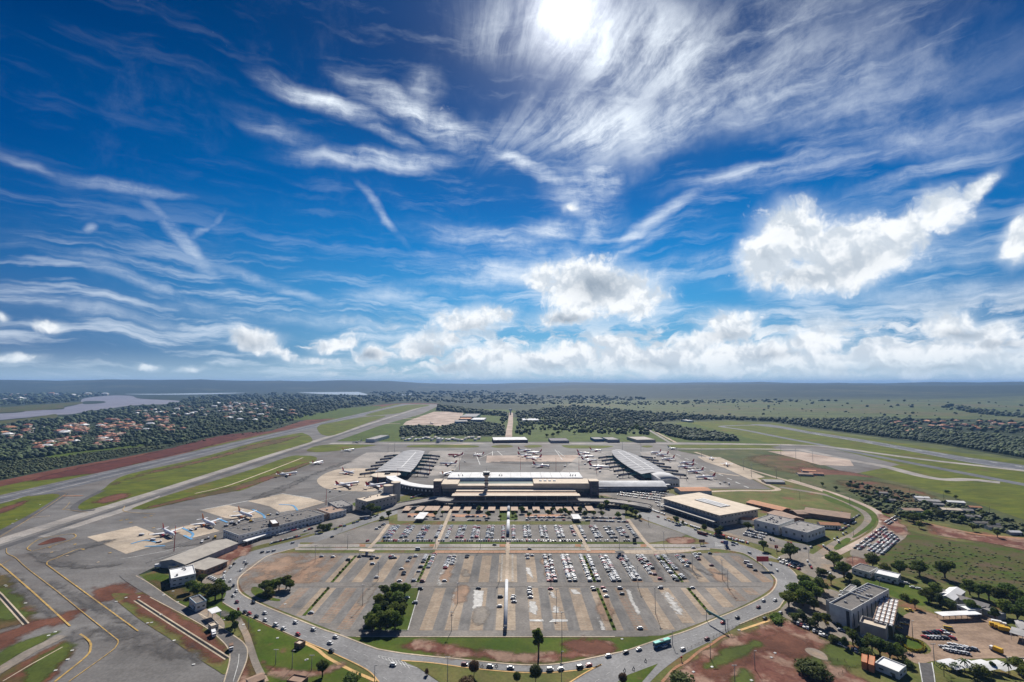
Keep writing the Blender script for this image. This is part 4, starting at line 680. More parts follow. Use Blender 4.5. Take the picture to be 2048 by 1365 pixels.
grp([(1527, 1101, 10, 1), (1581, 1118, 15, 8, 1.1), (1669, 1134, 14, 0, 1.1), (1688, 1156, 14, 9, 1.1), (1746, 1133, 13, 2), (1800, 1151, 13, 0), (1840, 1153, 14, 8, 1.1), (1890, 1156, 15, 1, 1.1), (1770, 1146, 9, 10)], 'large shade trees right of the car park', ['round tree by the red billboard', 'big tree over the cars parked at the junction', 'big tree standing alone between the two avenue arms', 'big tree just in front of the lone avenue tree', 'dark tree at the near end of the crowded car yard', 'dark tree behind the long white low house, left of two bigger ones', 'middle one of three large dark trees at the meadow edge', 'rightmost and largest of three dark trees at the meadow edge', 'smaller tree behind the long white low house'])
grp([(1645, 1150, 8, 5), (1700, 1164, 8, 3), (1712, 1172, 7, 5), (1662, 1168, 8, 9)], 'shrubs along the junction verge', base='%s shrub from the left near the long white low house')
grp([(742, 1027, 13, 8, 1.2), (728, 1024, 9, 0), (756, 1028, 10, 1), (777, 1036, 9, 9), (646, 1064, 9, 3), (656, 1058, 9, 5, 1.1), (640, 1060, 7, 10), (763, 1040, 6, 5)], 'trees beside the silos and the cargo sheds', ['largest dark tree in front of the silo block', 'smaller tree left of the largest one by the silos', 'tree right of the largest one by the silos', 'tree at the corner of the upper car park', 'bright tree beside the road at the cargo sheds', 'dense round bush beside the road at the cargo sheds', 'low dark tree by the cargo shed car row', 'low bush at the corner of the upper car park'])
grp([(1252, 1026, 11, 0, 1.2), (1264, 1030, 10, 8, 1.1), (1272, 1034, 9, 9), (1214, 1016, 11, 1), (1236, 1036, 8, 10), (1280, 1040, 7, 3), (1202, 1022, 10, 2)], 'trees at the right end of the small upper lot', base='%s tree from the left in the clump right of the small upper lot')
grp([(1353, 1048, 9, 1), (1409, 1064, 9, 4), (1436, 1072, 9, 8, 1.1), (1366, 1049, 5, 3), (1496, 1060, 9, 0, 1.1), (1443, 1060, 6, 5)], 'trees along the frontage road by the tan warehouse', ['round tree before the left half of the tan warehouse', 'tree between the frontage road and parked white cars', 'wide tree near the right corner of the tan warehouse', 'small tree right of the round one by the tan warehouse', 'dark tree at the corner of the white sheds', 'low bush near the right corner of the tan warehouse'])
xs = [(870, 1033, 6), (885, 1031, 6), (937, 1032, 7), (976, 1035, 8), (1026, 1033, 6), (1044, 1027, 9), (1058, 1036, 7), (1072, 1030, 7), (1096, 1032, 8), (1122, 1030, 8), (1130, 1028, 8), (1138, 1034, 7), (1160, 1027, 9), (1170, 1034, 8), (1188, 1034, 8), (1000, 1038, 5), (1032, 1038, 5), (834, 1030, 5), (958, 1024, 8), (1104, 1026, 7), (1204, 1034, 7)]
grp([(a, b, h, [0, 1, 4, 8, 9][k % 5]) for k, (a, b, h) in enumerate(xs)], 'street trees in the small upper lot', base='%s street tree along the row before the beige carports')
xs = [(k, 1001 + (k - 1195) * .16, 5 + k % 3) for k in range(1196, 1262, 9)]
grp([(a, b, h, [3, 9, 5][k % 3]) for k, (a, b, h) in enumerate(xs)], 'young trees beside the terminal ramp', base='%s young tree from the left beside the terminal ramp')
grp([(1940, 1190, 12, 0), (1958, 1196, 11, 8), (1978, 1200, 12, 1), (2000, 1210, 13, 9), (2020, 1200, 13, 2), (2040, 1215, 13, 0), (1870, 1196, 12, 8), (1858, 1204, 11, 10), (1880, 1214, 10, 3), (1830, 1216, 7, 9), (1812, 1200, 6, 5), (1900, 1216, 8, 5), (2036, 1244, 12, 1), (2010, 1232, 12, 8), (1990, 1240, 9, 3), (1944, 1224, 9, 0), (2060, 1230, 13, 10)], 'trees among the sheds at the right edge', base='%s tree in the loose wood among the sheds at the right edge')
grp([(1888, 1352, 8, 7), (1930, 1346, 9, 7), (1908, 1340, 6, 5), (1960, 1352, 8, 5), (2018, 1352, 9, 7), (2036, 1342, 8, 0), (1985, 1344, 6, 3), (2050, 1362, 9, 9), (1816, 1334, 5, 5), (1802, 1296, 9, 7), (1800, 1282, 5, 7)], 'palms and bushes by the white tent canopies', base='%s palm or bush from the left around the white tent canopies and hedge loop')
grp([(1698, 972, 7, 5, 1.4), (1712, 975, 7, 5, 1.3), (1672, 981, 7, 0), (1645, 973, 7, 1), (1740, 1004, 7, 9), (1736, 1000, 7, 0), (1755, 990, 6, 8), (1772, 1004, 7, 2), (1790, 1002, 7, 1), (1850, 1010, 7, 0), (1862, 1014, 6, 9), (1895, 986, 6, 5), (1912, 998, 6, 8), (1816, 1040, 10, 0, 1.2), (1828, 1046, 11, 8, 1.2), (1842, 1044, 11, 1, 1.2), (1856, 1034, 9, 2), (1838, 1056, 8, 9), (1880, 1034, 9, 10), (1905, 1040, 8, 0), (1926, 1046, 9, 8), (1946, 1062, 8, 1), (1995, 1075, 8, 9), (1812, 1020, 6, 3), (1870, 1024, 7, 5), (1965, 1030, 6, 2), (1985, 1054, 7, 0)], 'trees along the shed district beyond the meadow', base='%s tree in the shed district beyond the rough meadow')
random.seed(5)
for mi, (mx, y0, y1, nm) in enumerate(((MODS[6][0], YB, YM0, 'near planted strip right of the walkway'), (71, YM1, YT, 'far planted strip right of the walkway'), (MODS[10][0], YB + 20, YM0, 'near planted strip at the right end'), (146, YM1, YT, 'far planted strip at the right end'), (mods_up[3][0], YM1, YT, 'far planted strip left of the walkway'), (mods_up[7][0], YM1, YT, 'far planted strip at the left end'), (MODS[16][0], YB + 34, YM0, 'near planted strip at the left end'))):
    for k in range(8):
        if inside(mx, y0 + (y1 - y0) * (k + .5) / 8): tree(0, 0, random.uniform(1.2, 2.2), 5, '%s low shrub from the near end of the %s' % (o_(k + 1), nm), 'shrubs in the planted strips', world=(mx, y0 + (y1 - y0) * (k + .5) / 8 + random.uniform(-1, 1)))
def poly_pts(poly, n, seed=1):
    r = np.random.default_rng(seed); P = np.array(poly, float); lo, hi = P.min(0), P.max(0); out = []
    while len(out) < n:
        q = r.uniform(lo, hi, (n * 3, 2)); ins = np.zeros(len(q), bool)
        for k in range(len(P)):
            a, b = P[k], P[(k + 1) % len(P)]
            if a[1] == b[1]: continue
            ins ^= ((a[1] > q[:, 1]) != (b[1] > q[:, 1])) & (q[:, 0] < a[0] + (q[:, 1] - a[1]) * (b[0] - a[0]) / (b[1] - a[1]))
        out += q[ins].tolist()
    return out[:n]
for k, (x, y) in enumerate(poly_pts([(1035, 848), (1120, 842), (1200, 846), (1290, 855), (1300, 872), (1180, 872), (1100, 876), (1035, 872)], 40, 4)):
    tree(x, y, 11 + k % 4, [0, 1, 8, 9][k % 4], 'dark tree scattered in the parkland beyond the airport apron', 'parkland trees beyond the apron', 1.2)
# ---- the far woods: nobody could count them
def ico():
    bm = bmesh.new(); bmesh.ops.create_icosphere(bm, subdivisions=2, radius=1); v = np.array([x.co[:] for x in bm.verts]); f = np.array([[q.index for q in t.verts] for t in bm.faces]); bm.free(); return v, f
IV, IF = ico()
bm_ = bmesh.new(); bmesh.ops.create_icosphere(bm_, subdivisions=1, radius=1); IV1 = np.array([x.co[:] for x in bm_.verts]); IF1 = np.array([[q.index for q in t.verts] for t in bm_.faces]); bm_.free()
def ground_h(x, y):
    a = math.degrees(math.atan2(x, max(y, 1))); D = math.hypot(x, y); right = max(0, min(1, (a + 2) / 10)); left = max(0, min(1, (-a - 4) / 14))
    k = max(0, min(1, (D - 9500) / 5500)); k = k * k * (3 - 2 * k); h = k * (165 + 85 * left + 22 * right)
    kr = max(0, min(1, (D - 5600) / 5000)); kr = kr * kr * (3 - 2 * kr); return max(h, right * kr * 142)
HZ = [[(60, 908), (104, 900), (160, 878), (240, 892), (256, 862), (375, 868), (340, 832), (190, 845), (100, 858), (0, 850), (0, 890), (62, 886)], [(1780, 846), (2060, 840), (2060, 864), (1900, 866), (1786, 862)], [(260, 823), (520, 800), (560, 815), (480, 832), (300, 842)]]
def pin(x, y, P):
    c = False
    for k in range(len(P)):
        a, b = P[k], P[(k + 1) % len(P)]
        if (a[1] > y) != (b[1] > y) and x < a[0] + (y - a[1]) * (b[0] - a[0]) / (b[1] - a[1]): c = not c
    return c
def canopy(name, zones, m, label, seed=3, avoid=None):
    r = np.random.default_rng(seed); V, Fc, b = [], [], 0
    for poly, n, size, flat in zones:
        for px, py in poly_pts(poly, n, seed):
            seed_ = 0; x, y = at(px, py); h0 = ground_h(x, y) if y > 3000 else 0
            if h0 > 8: continue
            if name == 'woodland' and r.uniform() < .55 and any(pin(px, py, q) for q in HZ): continue
            D = math.hypot(x, y); s = size * (.45 + 1.1 * r.uniform() ** 1.6) * max(1, D / 1900); iv, fi = (IV, IF) if D < 1700 else (IV1, IF1)
            d = iv * (1 + r.normal(size=(len(iv), 1)) * .16); c = math.cos(r.uniform(0, 6.28)); sn = math.sqrt(1 - c * c)
            d = np.stack([d[:, 0] * c - d[:, 1] * sn, d[:, 0] * sn + d[:, 1] * c, d[:, 2] * flat], 1) * s
            V.append(d + (x, y, s * flat * .75)); Fc.append(fi + b); b += len(iv)
    V = np.concatenate(V); Fc = np.concatenate(Fc)
    me = bpy.data.meshes.new(name); me.vertices.add(len(V)); me.vertices.foreach_set('co', V.ravel()); me.loops.add(Fc.size); me.loops.foreach_set('vertex_index', Fc.ravel().astype(np.int32))
    me.polygons.add(len(Fc)); me.polygons.foreach_set('loop_start', np.arange(0, Fc.size, 3, dtype=np.int32)); me.update(calc_edges=True); me.validate()
    o = link(name, me, M[m]); kind(o, 'stuff'); return tag(o, label, 'woodland')
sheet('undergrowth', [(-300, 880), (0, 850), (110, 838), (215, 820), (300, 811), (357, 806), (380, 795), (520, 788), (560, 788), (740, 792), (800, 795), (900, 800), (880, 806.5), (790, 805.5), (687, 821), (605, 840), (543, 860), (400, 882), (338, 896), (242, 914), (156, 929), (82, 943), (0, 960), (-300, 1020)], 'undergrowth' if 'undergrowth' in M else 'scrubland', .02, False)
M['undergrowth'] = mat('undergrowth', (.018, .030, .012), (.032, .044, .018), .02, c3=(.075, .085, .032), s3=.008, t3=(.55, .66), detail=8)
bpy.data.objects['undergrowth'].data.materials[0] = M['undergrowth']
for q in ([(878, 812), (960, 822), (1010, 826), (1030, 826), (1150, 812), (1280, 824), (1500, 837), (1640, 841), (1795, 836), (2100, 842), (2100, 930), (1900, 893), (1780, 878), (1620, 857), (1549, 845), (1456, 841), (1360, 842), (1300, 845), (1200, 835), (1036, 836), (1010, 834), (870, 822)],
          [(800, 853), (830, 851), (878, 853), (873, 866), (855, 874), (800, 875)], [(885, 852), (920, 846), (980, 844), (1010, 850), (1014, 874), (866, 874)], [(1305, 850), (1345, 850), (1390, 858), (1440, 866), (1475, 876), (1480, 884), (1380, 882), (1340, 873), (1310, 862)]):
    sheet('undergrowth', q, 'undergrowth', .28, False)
sub_av = lambda x, y: 84 < x < 290 and abs(y - (915 - (x - 84) * .12)) < 6
canopy('woodland', [([(-60, 870), (0, 852), (110, 839), (215, 821), (357, 808), (380, 797), (520, 789), (740, 793), (870, 800), (880, 805), (790, 803), (687, 818), (605, 836), (543, 856), (400, 878), (338, 890), (242, 895), (156, 905), (82, 915), (0, 925), (-60, 935)], 6500, 4.9, .85),
    ([(878, 813), (960, 823), (1010, 827), (1014, 834), (870, 822)], 300, 6, .9), ([(1030, 826), (1150, 813), (1280, 825), (1500, 838), (1640, 842), (1795, 838), (1800, 856), (2100, 885), (2100, 925), (1900, 891), (1780, 876), (1620, 855), (1549, 844), (1456, 840), (1360, 841), (1300, 844), (1200, 835), (1036, 836)], 5600, 4.8, 1.0),
    ([(800, 855), (830, 853), (878, 855), (873, 866), (855, 873), (800, 874)], 420, 4.2, .9), ([(885, 854), (920, 848), (980, 846), (1008, 851), (1010, 872), (868, 872)], 900, 4.2, .9), ([(1305, 852), (1345, 852), (1390, 860), (1440, 868), (1470, 877), (1476, 883), (1380, 881), (1340, 873), (1310, 864)], 900, 4.6, .95),
    ([(-80, 775), (560, 773), (560, 784), (400, 784), (250, 787), (225, 789), (165, 797), (150, 804), (0, 812), (-80, 818)], 1500, 5, .7), ([(740, 786), (870, 782), (1300, 780), (1290, 800), (1100, 811), (890, 805), (750, 792)], 1100, 6, .6), ([(1800, 840), (2100, 846), (2100, 870), (1800, 860)], 420, 5.0, .9), ([(1130, 812), (1300, 803), (1700, 800), (2060, 804), (2060, 838), (1620, 834), (1400, 830), (1250, 822)], 130, 3.6, .8), ([(1900, 812), (1960, 822), (2060, 832), (2060, 838), (1950, 828), (1890, 816)], 160, 5, .9), ([(1150, 806), (1500, 800), (1700, 803), (1500, 806), (1250, 812)], 260, 4, .7), ([(1000, 840), (1014, 836), (1014, 848), (1000, 848)], 20, 5, 1)],
    'wood_far', 'dark woods stretching round the airfield and through the far suburb', 8)
canopy('parkland_wood', [([(1036, 838), (1200, 836), (1300, 846), (1330, 852), (1320, 862), (1220, 856), (1120, 850), (1036, 852)], 700, 5.2, .95), ([(1030, 852), (1060, 850), (1062, 872), (1030, 872)], 40, 4.6, 1), ([(1100, 860), (1150, 856), (1290, 862), (1300, 870), (1180, 868)], 90, 5.0, 1)], 'wood_far', 'irregular dark wood right of the straight avenue beyond the apron', 18)
canopy('scrub', [([(-60, 940), (0, 925), (82, 918), (110, 916), (242, 898), (330, 892), (420, 880), (540, 860), (600, 842), (598, 845), (540, 862), (400, 884), (242, 914), (82, 943), (0, 960), (-60, 972)], 1500, 2.1, .7), ([(1040, 842), (1200, 838), (1330, 850), (1330, 866), (1200, 862), (1040, 860)], 330, 4.5, .9), ([(1680, 958), (1760, 975), (1860, 1000), (1960, 1020), (2048, 1050), (2048, 1075), (1900, 1045), (1800, 1040), (1720, 1005)], 620, 2.2, .8), ([(1765, 1090), (1900, 1085), (2048, 1120), (2048, 1190), (1960, 1180), (1800, 1140)], 500, .8, .6)],
    'scrub_far', 'scrub bushes along the perimeter and the rough meadow', 9)
# hedges
def hedge(pts, label, m='leafy', w=1.3, h=1.2):
    c = spline([at(*p) for p in pts], 6); r = np.random.default_rng(4); n = 700; L = len(c) - 1; vs, fs = [], []
    for k in range(n):
        i = r.integers(0, L); t = r.uniform(); x = c[i][0] * (1 - t) + c[i + 1][0] * t + r.normal() * w * .35; y = c[i][1] * (1 - t) + c[i + 1][1] * t + r.normal() * w * .35; z = .5 + r.uniform(.1, 1) * h; s = .3; u = r.normal(size=3); u /= np.linalg.norm(u); v = np.cross(u, r.normal(size=3)); v /= np.linalg.norm(v)
        vs += [tuple(np.array((x, y, z)) + u * s * a + v * s * b_) for a, b_ in ((-1, -1), (1, -1), (1, 1), (-1, 1))]; fs.append((4 * k, 4 * k + 1, 4 * k + 2, 4 * k + 3))
    b = MB().add(vs, fs); b.prism([p for p in ribbon_pts(c, w * .8)[0]] + [p for p in ribbon_pts(c, w * .8)[1]][::-1], .45, .5 + h * .75); tag(b.build('hedge', m), label, 'hedge')
hedge([(1798, 1278), (1812, 1298), (1830, 1305), (1846, 1303), (1848, 1296), (1838, 1286), (1815, 1278)], 'yellow hedge ringing the planted loop beside the brown yard'); hedge([(1655, 1235), (1668, 1243), (1680, 1252), (1676, 1250)], 'yellow hedge between the office block and its parked cars'); hedge([(1638, 1232), (1645, 1240), (1655, 1250)], 'yellow-green hedge left of the office entrance hedge'); hedge([(1544, 1240), (1556, 1238), (1554, 1250)], 'dark clipped hedge at the corner of the red ground', 'leaf', 5, 3)
# ---------------------------------------------------------------- buildings
def bm_(n, a, b, s=.3, **k): M[n] = objmat(n, a, b, s, **k)
bm_('white_wall', (.62, .62, .60), (.50, .50, .49)); bm_('grey_wall', (.34, .34, .35), (.26, .26, .27)); bm_('cream_wall', (.52, .46, .38), (.44, .39, .32)); bm_('brown_wall', (.22, .14, .10), (.17, .11, .08)); bm_('purple_wall', (.13, .11, .13), (.09, .08, .10))
bm_('white_roof', (.74, .74, .74), (.62, .62, .62), .1, rough=.85, spec=.05); bm_('tan_roof', (.58, .49, .39), (.50, .42, .33), .12); bm_('grey_roof', (.25, .235, .225), (.17, .16, .155), .25); bm_('dark_roof', (.15, .135, .125), (.10, .095, .09), .3); bm_('orange_roof', (.48, .22, .11), (.38, .19, .11), .3); bm_('terra', (.33, .135, .085), (.24, .105, .07), .3); bm_('brown_roof', (.33, .22, .16), (.26, .18, .135), .2); bm_('metal_roof', (.36, .35, .345), (.27, .265, .265), .15, rough=.85, spec=.05); bm_('pier_roof', (.42, .42, .43), (.35, .35, .36), .06, rough=.9, spec=.03)
bm_('walk_roof', (.50, .51, .53), (.42, .43, .45), .2, rough=.9, spec=.03); bm_('brick_roof', (.42, .30, .22), (.35, .25, .185), .3); bm_('stone_roof', (.36, .33, .29), (.29, .265, .235), .15); bm_('glass', (.03, .045, .055), (.05, .07, .085), 1, rough=.15, spec=.6); bm_('teal', (.04, .13, .14), (.06, .18, .19), .2, rough=.4); bm_('dark', (.04, .04, .045), (.06, .06, .065), 1); bm_('blue_trim', (.05, .16, .28), (.07, .2, .33), .5); bm_('concrete_wall', (.40, .38, .35), (.32, .30, .28), .2); bm_('red_paint', (.45, .04, .04), (.35, .035, .035), .5); bm_('steel', (.30, .30, .31), (.22, .22, .23), .8, rough=.5); bm_('whitemetal', (.75, .75, .75), (.65, .65, .66), .5, rough=.5)
bm_('green_bus', (.05, .42, .36), (.04, .36, .31), .5, rough=.4); bm_('yellow_paint', (.60, .36, .03), (.5, .3, .03), .6); bm_('green_glass', (.12, .17, .15), (.09, .13, .12), .1, rough=.3); bm_('orange_paint', (.55, .20, .09), (.45, .16, .08), .4); bm_('skin', (.3, .18, .12), (.27, .16, .1), 2)
def rect(pts, z):
    w = [np.array(at(x, y, z)) for x, y in pts]; c = sum(w) / 4; a = (w[1] - w[0] + w[2] - w[3]) / 2; b = (w[3] - w[0] + w[2] - w[1]) / 2
    la, lb = np.linalg.norm(a), np.linalg.norm(b); ua = a / la; ub = np.array((-ua[1], ua[0])); ub = ub if ub @ b > 0 else -ub
    th = math.atan2(b @ ua, b @ ub) / 2; ua2 = ua * math.cos(th) + ub * math.sin(th) * 1; ub2 = np.array((-ua2[1], ua2[0])); ub2 = ub2 if ub2 @ b > 0 else -ub2; return c, ua2, ub2, la, lb
def corners(c, ua, ub, la, lb, g=0): return [tuple(c + ua * (la / 2 + g) * i + ub * (lb / 2 + g) * j) for i, j in ((-1, -1), (1, -1), (1, 1), (-1, 1))]
def building(name, label, pts, h, wall, roof, kind_='flat', win=0, group=None, cat='building', over=0, units=0, winm='glass', floors=1, z0=0, ridge=2.5, door=True, parapet=.7):
    rc = rect(pts, h); c, ua, ub, la, lb = rc; r = empty(name, c[0], c[1], .4 + z0, label=label, cat=cat, group=group)
    P = corners(*rc); rr = random.Random(len(label) + int(la))
    if kind_ == 'flat':
        w = MB().prism(P, .4 + z0, h); 
        for k in range(4):                       # a low parapet round the roof
            a, b = np.array(P[k]), np.array(P[(k + 1) % 4]); d = (b - a) / np.linalg.norm(b - a); n = np.array((-d[1], d[0])); n = n if n @ (c - a) > 0 else -n
            w.prism([tuple(a + d * (.35 if k % 2 else 0)), tuple(b - d * (.35 if k % 2 else 0)), tuple(b - d * (.35 if k % 2 else 0) + n * .35), tuple(a + d * (.35 if k % 2 else 0) + n * .35)], h + .003, h + parapet)
        w.build('wall', wall, r); rf = MB().prism(corners(c, ua, ub, la, lb, -.36), h, h + .12 + over * 0).build('roof', roof, r)
        for k in range(units):
            q = c + ua * rr.uniform(-.38, .38) * la + ub * rr.uniform(-.35, .35) * lb; s = rr.uniform(1.2, 2.6); MB().box(q[0], q[1], h + .121, s, s * .8, rr.uniform(.7, 1.5), math.atan2(ua[1], ua[0])).build('roof_vent', 'metal_roof', rf)
    elif kind_ == 'slab':
        MB().prism(P, .4 + z0, h - .5).build('wall', wall, r); MB().prism(corners(c, ua, ub, la, lb, over), h - .45, h, True).build('roof', roof, r)
    else:                                        # gable or vault along the longer side
        if lb > la: ua, ub, la, lb = ub, ua, lb, la
        n = 2 if kind_ == 'gable' else 10; prof = []
        for k in range(n + 1):
            t = -1 + 2 * k / n; z = h - ridge + (ridge * (1 - abs(t)) if kind_ == 'gable' else ridge * math.cos(t * 1.45) )
            prof.append((t, z))
        w = MB(); lo = .4 + z0
        for s in (-1, 1):
            e = c + ua * la / 2 * s; pts3 = [(*(e + ub * lb / 2 * t), z - .25) for t, z in prof]; base = [(*(e - ub * lb / 2), lo), (*(e + ub * lb / 2), lo)]
            f = [base[0], base[1]] + pts3[::-1]; w.add(f, [tuple(range(len(f))) if s > 0 else tuple(range(len(f) - 1, -1, -1))])
        for s in (-1, 1):
            a, b = c - ua * la / 2 + ub * lb / 2 * s, c + ua * la / 2 + ub * lb / 2 * s; z = prof[0][1] - .25; w.add([(*a, lo), (*b, lo), (*b, z), (*a, z)], [(0, 1, 2, 3)])
        w.build('wall', wall, r); rf = MB(); g = .5 + over
        A = [(*(c - ua * (la / 2 + g) + ub * (lb / 2 + .4) * t), z) for t, z in prof]; B = [(*(c + ua * (la / 2 + g) + ub * (lb / 2 + .4) * t), z) for t, z in prof]; A2 = [(x, y, z - .22) for x, y, z in A]; B2 = [(x, y, z - .22) for x, y, z in B]; m = n + 1
        rf.add(A + B + A2 + B2, [(k, k + 1, m + k + 1, m + k) for k in range(n)] + [(2 * m + k, 3 * m + k, 3 * m + k + 1, 2 * m + k + 1) for k in range(n)] + [(k + 1, k, 2 * m + k, 2 * m + k + 1) for k in range(n)] + [(m + k, m + k + 1, 3 * m + k + 1, 3 * m + k) for k in range(n)] + [(0, m, 3 * m, 2 * m), (m - 1 + m, m - 1, 3 * m - 1, 4 * m - 1)])
        rf.build('roof', roof, r)
    if win:
        for s_, (u, v, L, Wd) in enumerate(((ua, ub, la, lb), (ub, ua, lb, la))):
            for sg in (-1, 1):
                e = c + v * Wd / 2 * sg
                if e @ e > c @ c: continue       # only the walls that face the town side
                n = max(2, min(22, int(L / win))); hh = (h - (ridge if kind_ in ('gable', 'vault') else .6) - z0) / floors
                for fl in range(floors):
                    for k in range(n):
                        q = e + u * L * ((k + .5) / n - .5) * .96 + v * sg * .06; MB().box(q[0], q[1], .4 + z0 + hh * fl + hh * .42, min(L / n * .45, 2.2), .14, hh * .26, math.atan2(u[1], u[0])).build('window', winm, r)
        if door:
            e = c + ub * lb / 2 * (-1 if (c - ub) @ (c - ub) < c @ c else 1); s = 1 if (e - c) @ ub > 0 else -1; q = e + ub * s * .08 + ua * la * .31 * .9; MB().box(q[0], q[1], .4 + z0, 1.6, .16, min(2.3, h * .35), math.atan2(ua[1], ua[0])).build('door', 'dark', r)
    return r, rc
def canopy_roof(name, label, pts, h, roof, group=None, cat='canopy', th=.35, nleg=(2, 2), leg='whitemetal', rib=None):
    rc = rect(pts, h); c, ua, ub, la, lb = rc; r = empty(name, c[0], c[1], .45, label=label, cat=cat, group=group)
    MB().prism(corners(*rc), h - th, h, True).build('roof', roof, r)
    for i in range(nleg[0]):
        for j in range(nleg[1]):
            q = c + ua * la * (i / (nleg[0] - 1) - .5) * .9 + ub * lb * (j / (nleg[1] - 1) - .5) * .82; MB().tube([(q[0], q[1], .4), (q[0], q[1], h - th)], .14, 6).build('post', leg, r)
    return r, rc
def walls_rect(x0, x1, y0, y1): return [(x0, y0), (x1, y0), (x1, y1), (x0, y1)]
# --- terminal hall
T = empty('terminal', 5, 740, .4, label='long terminal hall with white and beige roofs and a shaded front at the centre', cat='airport terminal')
MB().prism(walls_rect(-103, 114, 718, 792), .4, 19).build('wall', 'purple_wall', T)
MB().prism(walls_rect(-100, 110, 752, 796), 19.01, 24.5, True).build('roof', 'white_roof', T)
MB().prism(walls_rect(-105, -80, 716, 751.9), 19.01, 22, True).build('roof', 'tan_roof', T)
MB().prism(walls_rect(32, 116, 716, 751.9), 19.01, 23, True).build('roof', 'tan_roof', T)
MB().prism(walls_rect(-79.9, 31.9, 716, 730), 19.01, 19.8, True).build('roof', 'tan_roof', T)
MB().prism(walls_rect(-79.9, 31.9, 730.1, 751.9), 19.01, 19.5, True).build('skylight', 'green_glass', T)
MB().prism(walls_rect(-103.5, 114.5, 717.2, 718), 15.2, 19, True).build('fascia', 'tan_roof', T)
for k in range(44):
    x = -101 + k * 4.95; MB().box(x + 1.2, 717.6, 8.5, 4.1, .5, 5.6).build('window', 'glass', T)
for x in (-84, -78, -20, -16, 92, 96, 100): MB().tube([(x, 768, 24.5), (x, 764, 26.4)], .7, 8).build('roof_vent', 'dark', T)
for x in (43, 50, 57, 64): MB().box(x, 735, 23.01, 4, 6, 1.2).build('roof_unit', 'white_roof', T)
for k in range(14): x = -98 + k * 16; MB().box(x, 774, 24.51, .35, 42, .25).build('roof_seam', 'metal_roof', T)
# front canopy and viaduct
Cn = empty('departures_canopy', 5, 696, 7.2, label='long beige canopy roof over the raised roadway before the terminal', cat='canopy')
MB().prism(walls_rect(-84, 95, 676, 690), 13.6, 14.5, True).build('roof', 'tan_roof', Cn); MB().prism(walls_rect(-82, 93, 690.2, 702), 12.8, 13.6, True).build('roof', 'brick_roof', Cn); MB().prism(walls_rect(-81, 92, 702.2, 715.5), 14.2, 15, True).build('roof', 'tan_roof', Cn)
for k in range(13):
    for y in (679, 708): MB().tube([(-80 + k * 14.3, y, 7), (-80 + k * 14.3, y, 13.7)], .5, 8).build('column', 'concrete_wall', Cn)
Vd = empty('viaduct', 5, 685, .4, label='curved raised roadway running past the terminal front on columns', cat='viaduct')
vl = spline([at(770, 1022), at(800, 1012, 1.5), at(838, 1004, 4), at(872, 997.5, 6.5), (-92, 684), (-60, 684), (0, 684), (60, 684), (105, 684), (150, 676), (186, 656), at(1265, 1013, 2), at(1290, 1023)], 6); n = len(vl)
def vz(k): t = k / (n - 1); e = min(t, 1 - t); return .6 + 6.4 * min(1, max(0, e / .27))
Lf, Rt = ribbon_pts(vl, 20); Lf2, Rt2 = ribbon_pts(vl, 21)
dk = MB(); dk.add([(p[0], p[1], vz(k)) for k, p in enumerate(Lf)] + [(p[0], p[1], vz(k)) for k, p in enumerate(Rt)] + [(p[0], p[1], vz(k) - 1.1) for k, p in enumerate(Lf)] + [(p[0], p[1], vz(k) - 1.1) for k, p in enumerate(Rt)], [(n + k, n + k + 1, k + 1, k) for k in range(n - 1)] + [(k, k + 1, 2 * n + k + 1, 2 * n + k) for k in range(n - 1)] + [(n + k + 1, n + k, 3 * n + k, 3 * n + k + 1) for k in range(n - 1)] + [(2 * n + k, 2 * n + k + 1, 3 * n + k + 1, 3 * n + k) for k in range(n - 1)])
dk.build('deck', 'concrete', Vd)
for side in (Lf, Rt):
    p = MB()
    for k in range(n - 1): a, b = side[k], side[k + 1]; d = np.array((b[1] - a[1], a[0] - b[0])); d = d / (np.linalg.norm(d) + 1e-9) * .3; p.add([(a[0], a[1], vz(k)), (b[0], b[1], vz(k + 1)), (b[0], b[1], vz(k + 1) + .9), (a[0], a[1], vz(k) + .9), (a[0] + d[0], a[1] + d[1], vz(k)), (b[0] + d[0], b[1] + d[1], vz(k + 1)), (b[0] + d[0], b[1] + d[1], vz(k + 1) + .9), (a[0] + d[0], a[1] + d[1], vz(k) + .9)], [(0, 1, 2, 3), (5, 4, 7, 6), (3, 2, 6, 7)])
    p.build('parapet', 'concrete_wall', Vd)
for k in range(18, n - 18, 3):
    for s in (.25, .75): q = Lf[k] * (1 - s) + Rt[k] * s; MB().tube([(q[0], q[1], .4), (q[0], q[1], vz(k) - 1.1)], .8, 8).build('column', 'concrete_wall', Vd)
sheet('pavement', [(-140, 690), (140, 690), (140, 717), (-140, 717)], 'road', .2, False, True)
for x, w, nm in ((-110, 11, 'left'), (121, 13, 'right')):
    b = empty('stair_tower', x, 722, .4, label='dark square stair tower at the %s end of the terminal hall' % nm, cat='tower'); MB().box(x, 722, .4, w, 16, 25.6).build('wall', 'purple_wall', b); MB().box(x, 722, 26.01, w + .8, 16.8, .8).build('roof', 'tan_roof', b)
    for k in range(5): MB().box(x, 713.95, 4 + k * 4.4, w * .5, .3, 2.4).build('window', 'glass', b)
Ct = empty('control_tower', -37.5, 712, .4, label='control tower with flared cab rising before the middle of the terminal', cat='control tower')
MB().box(-37.5, 712, .4, 4.6, 4.6, 33).build('shaft', 'concrete_wall', Ct)
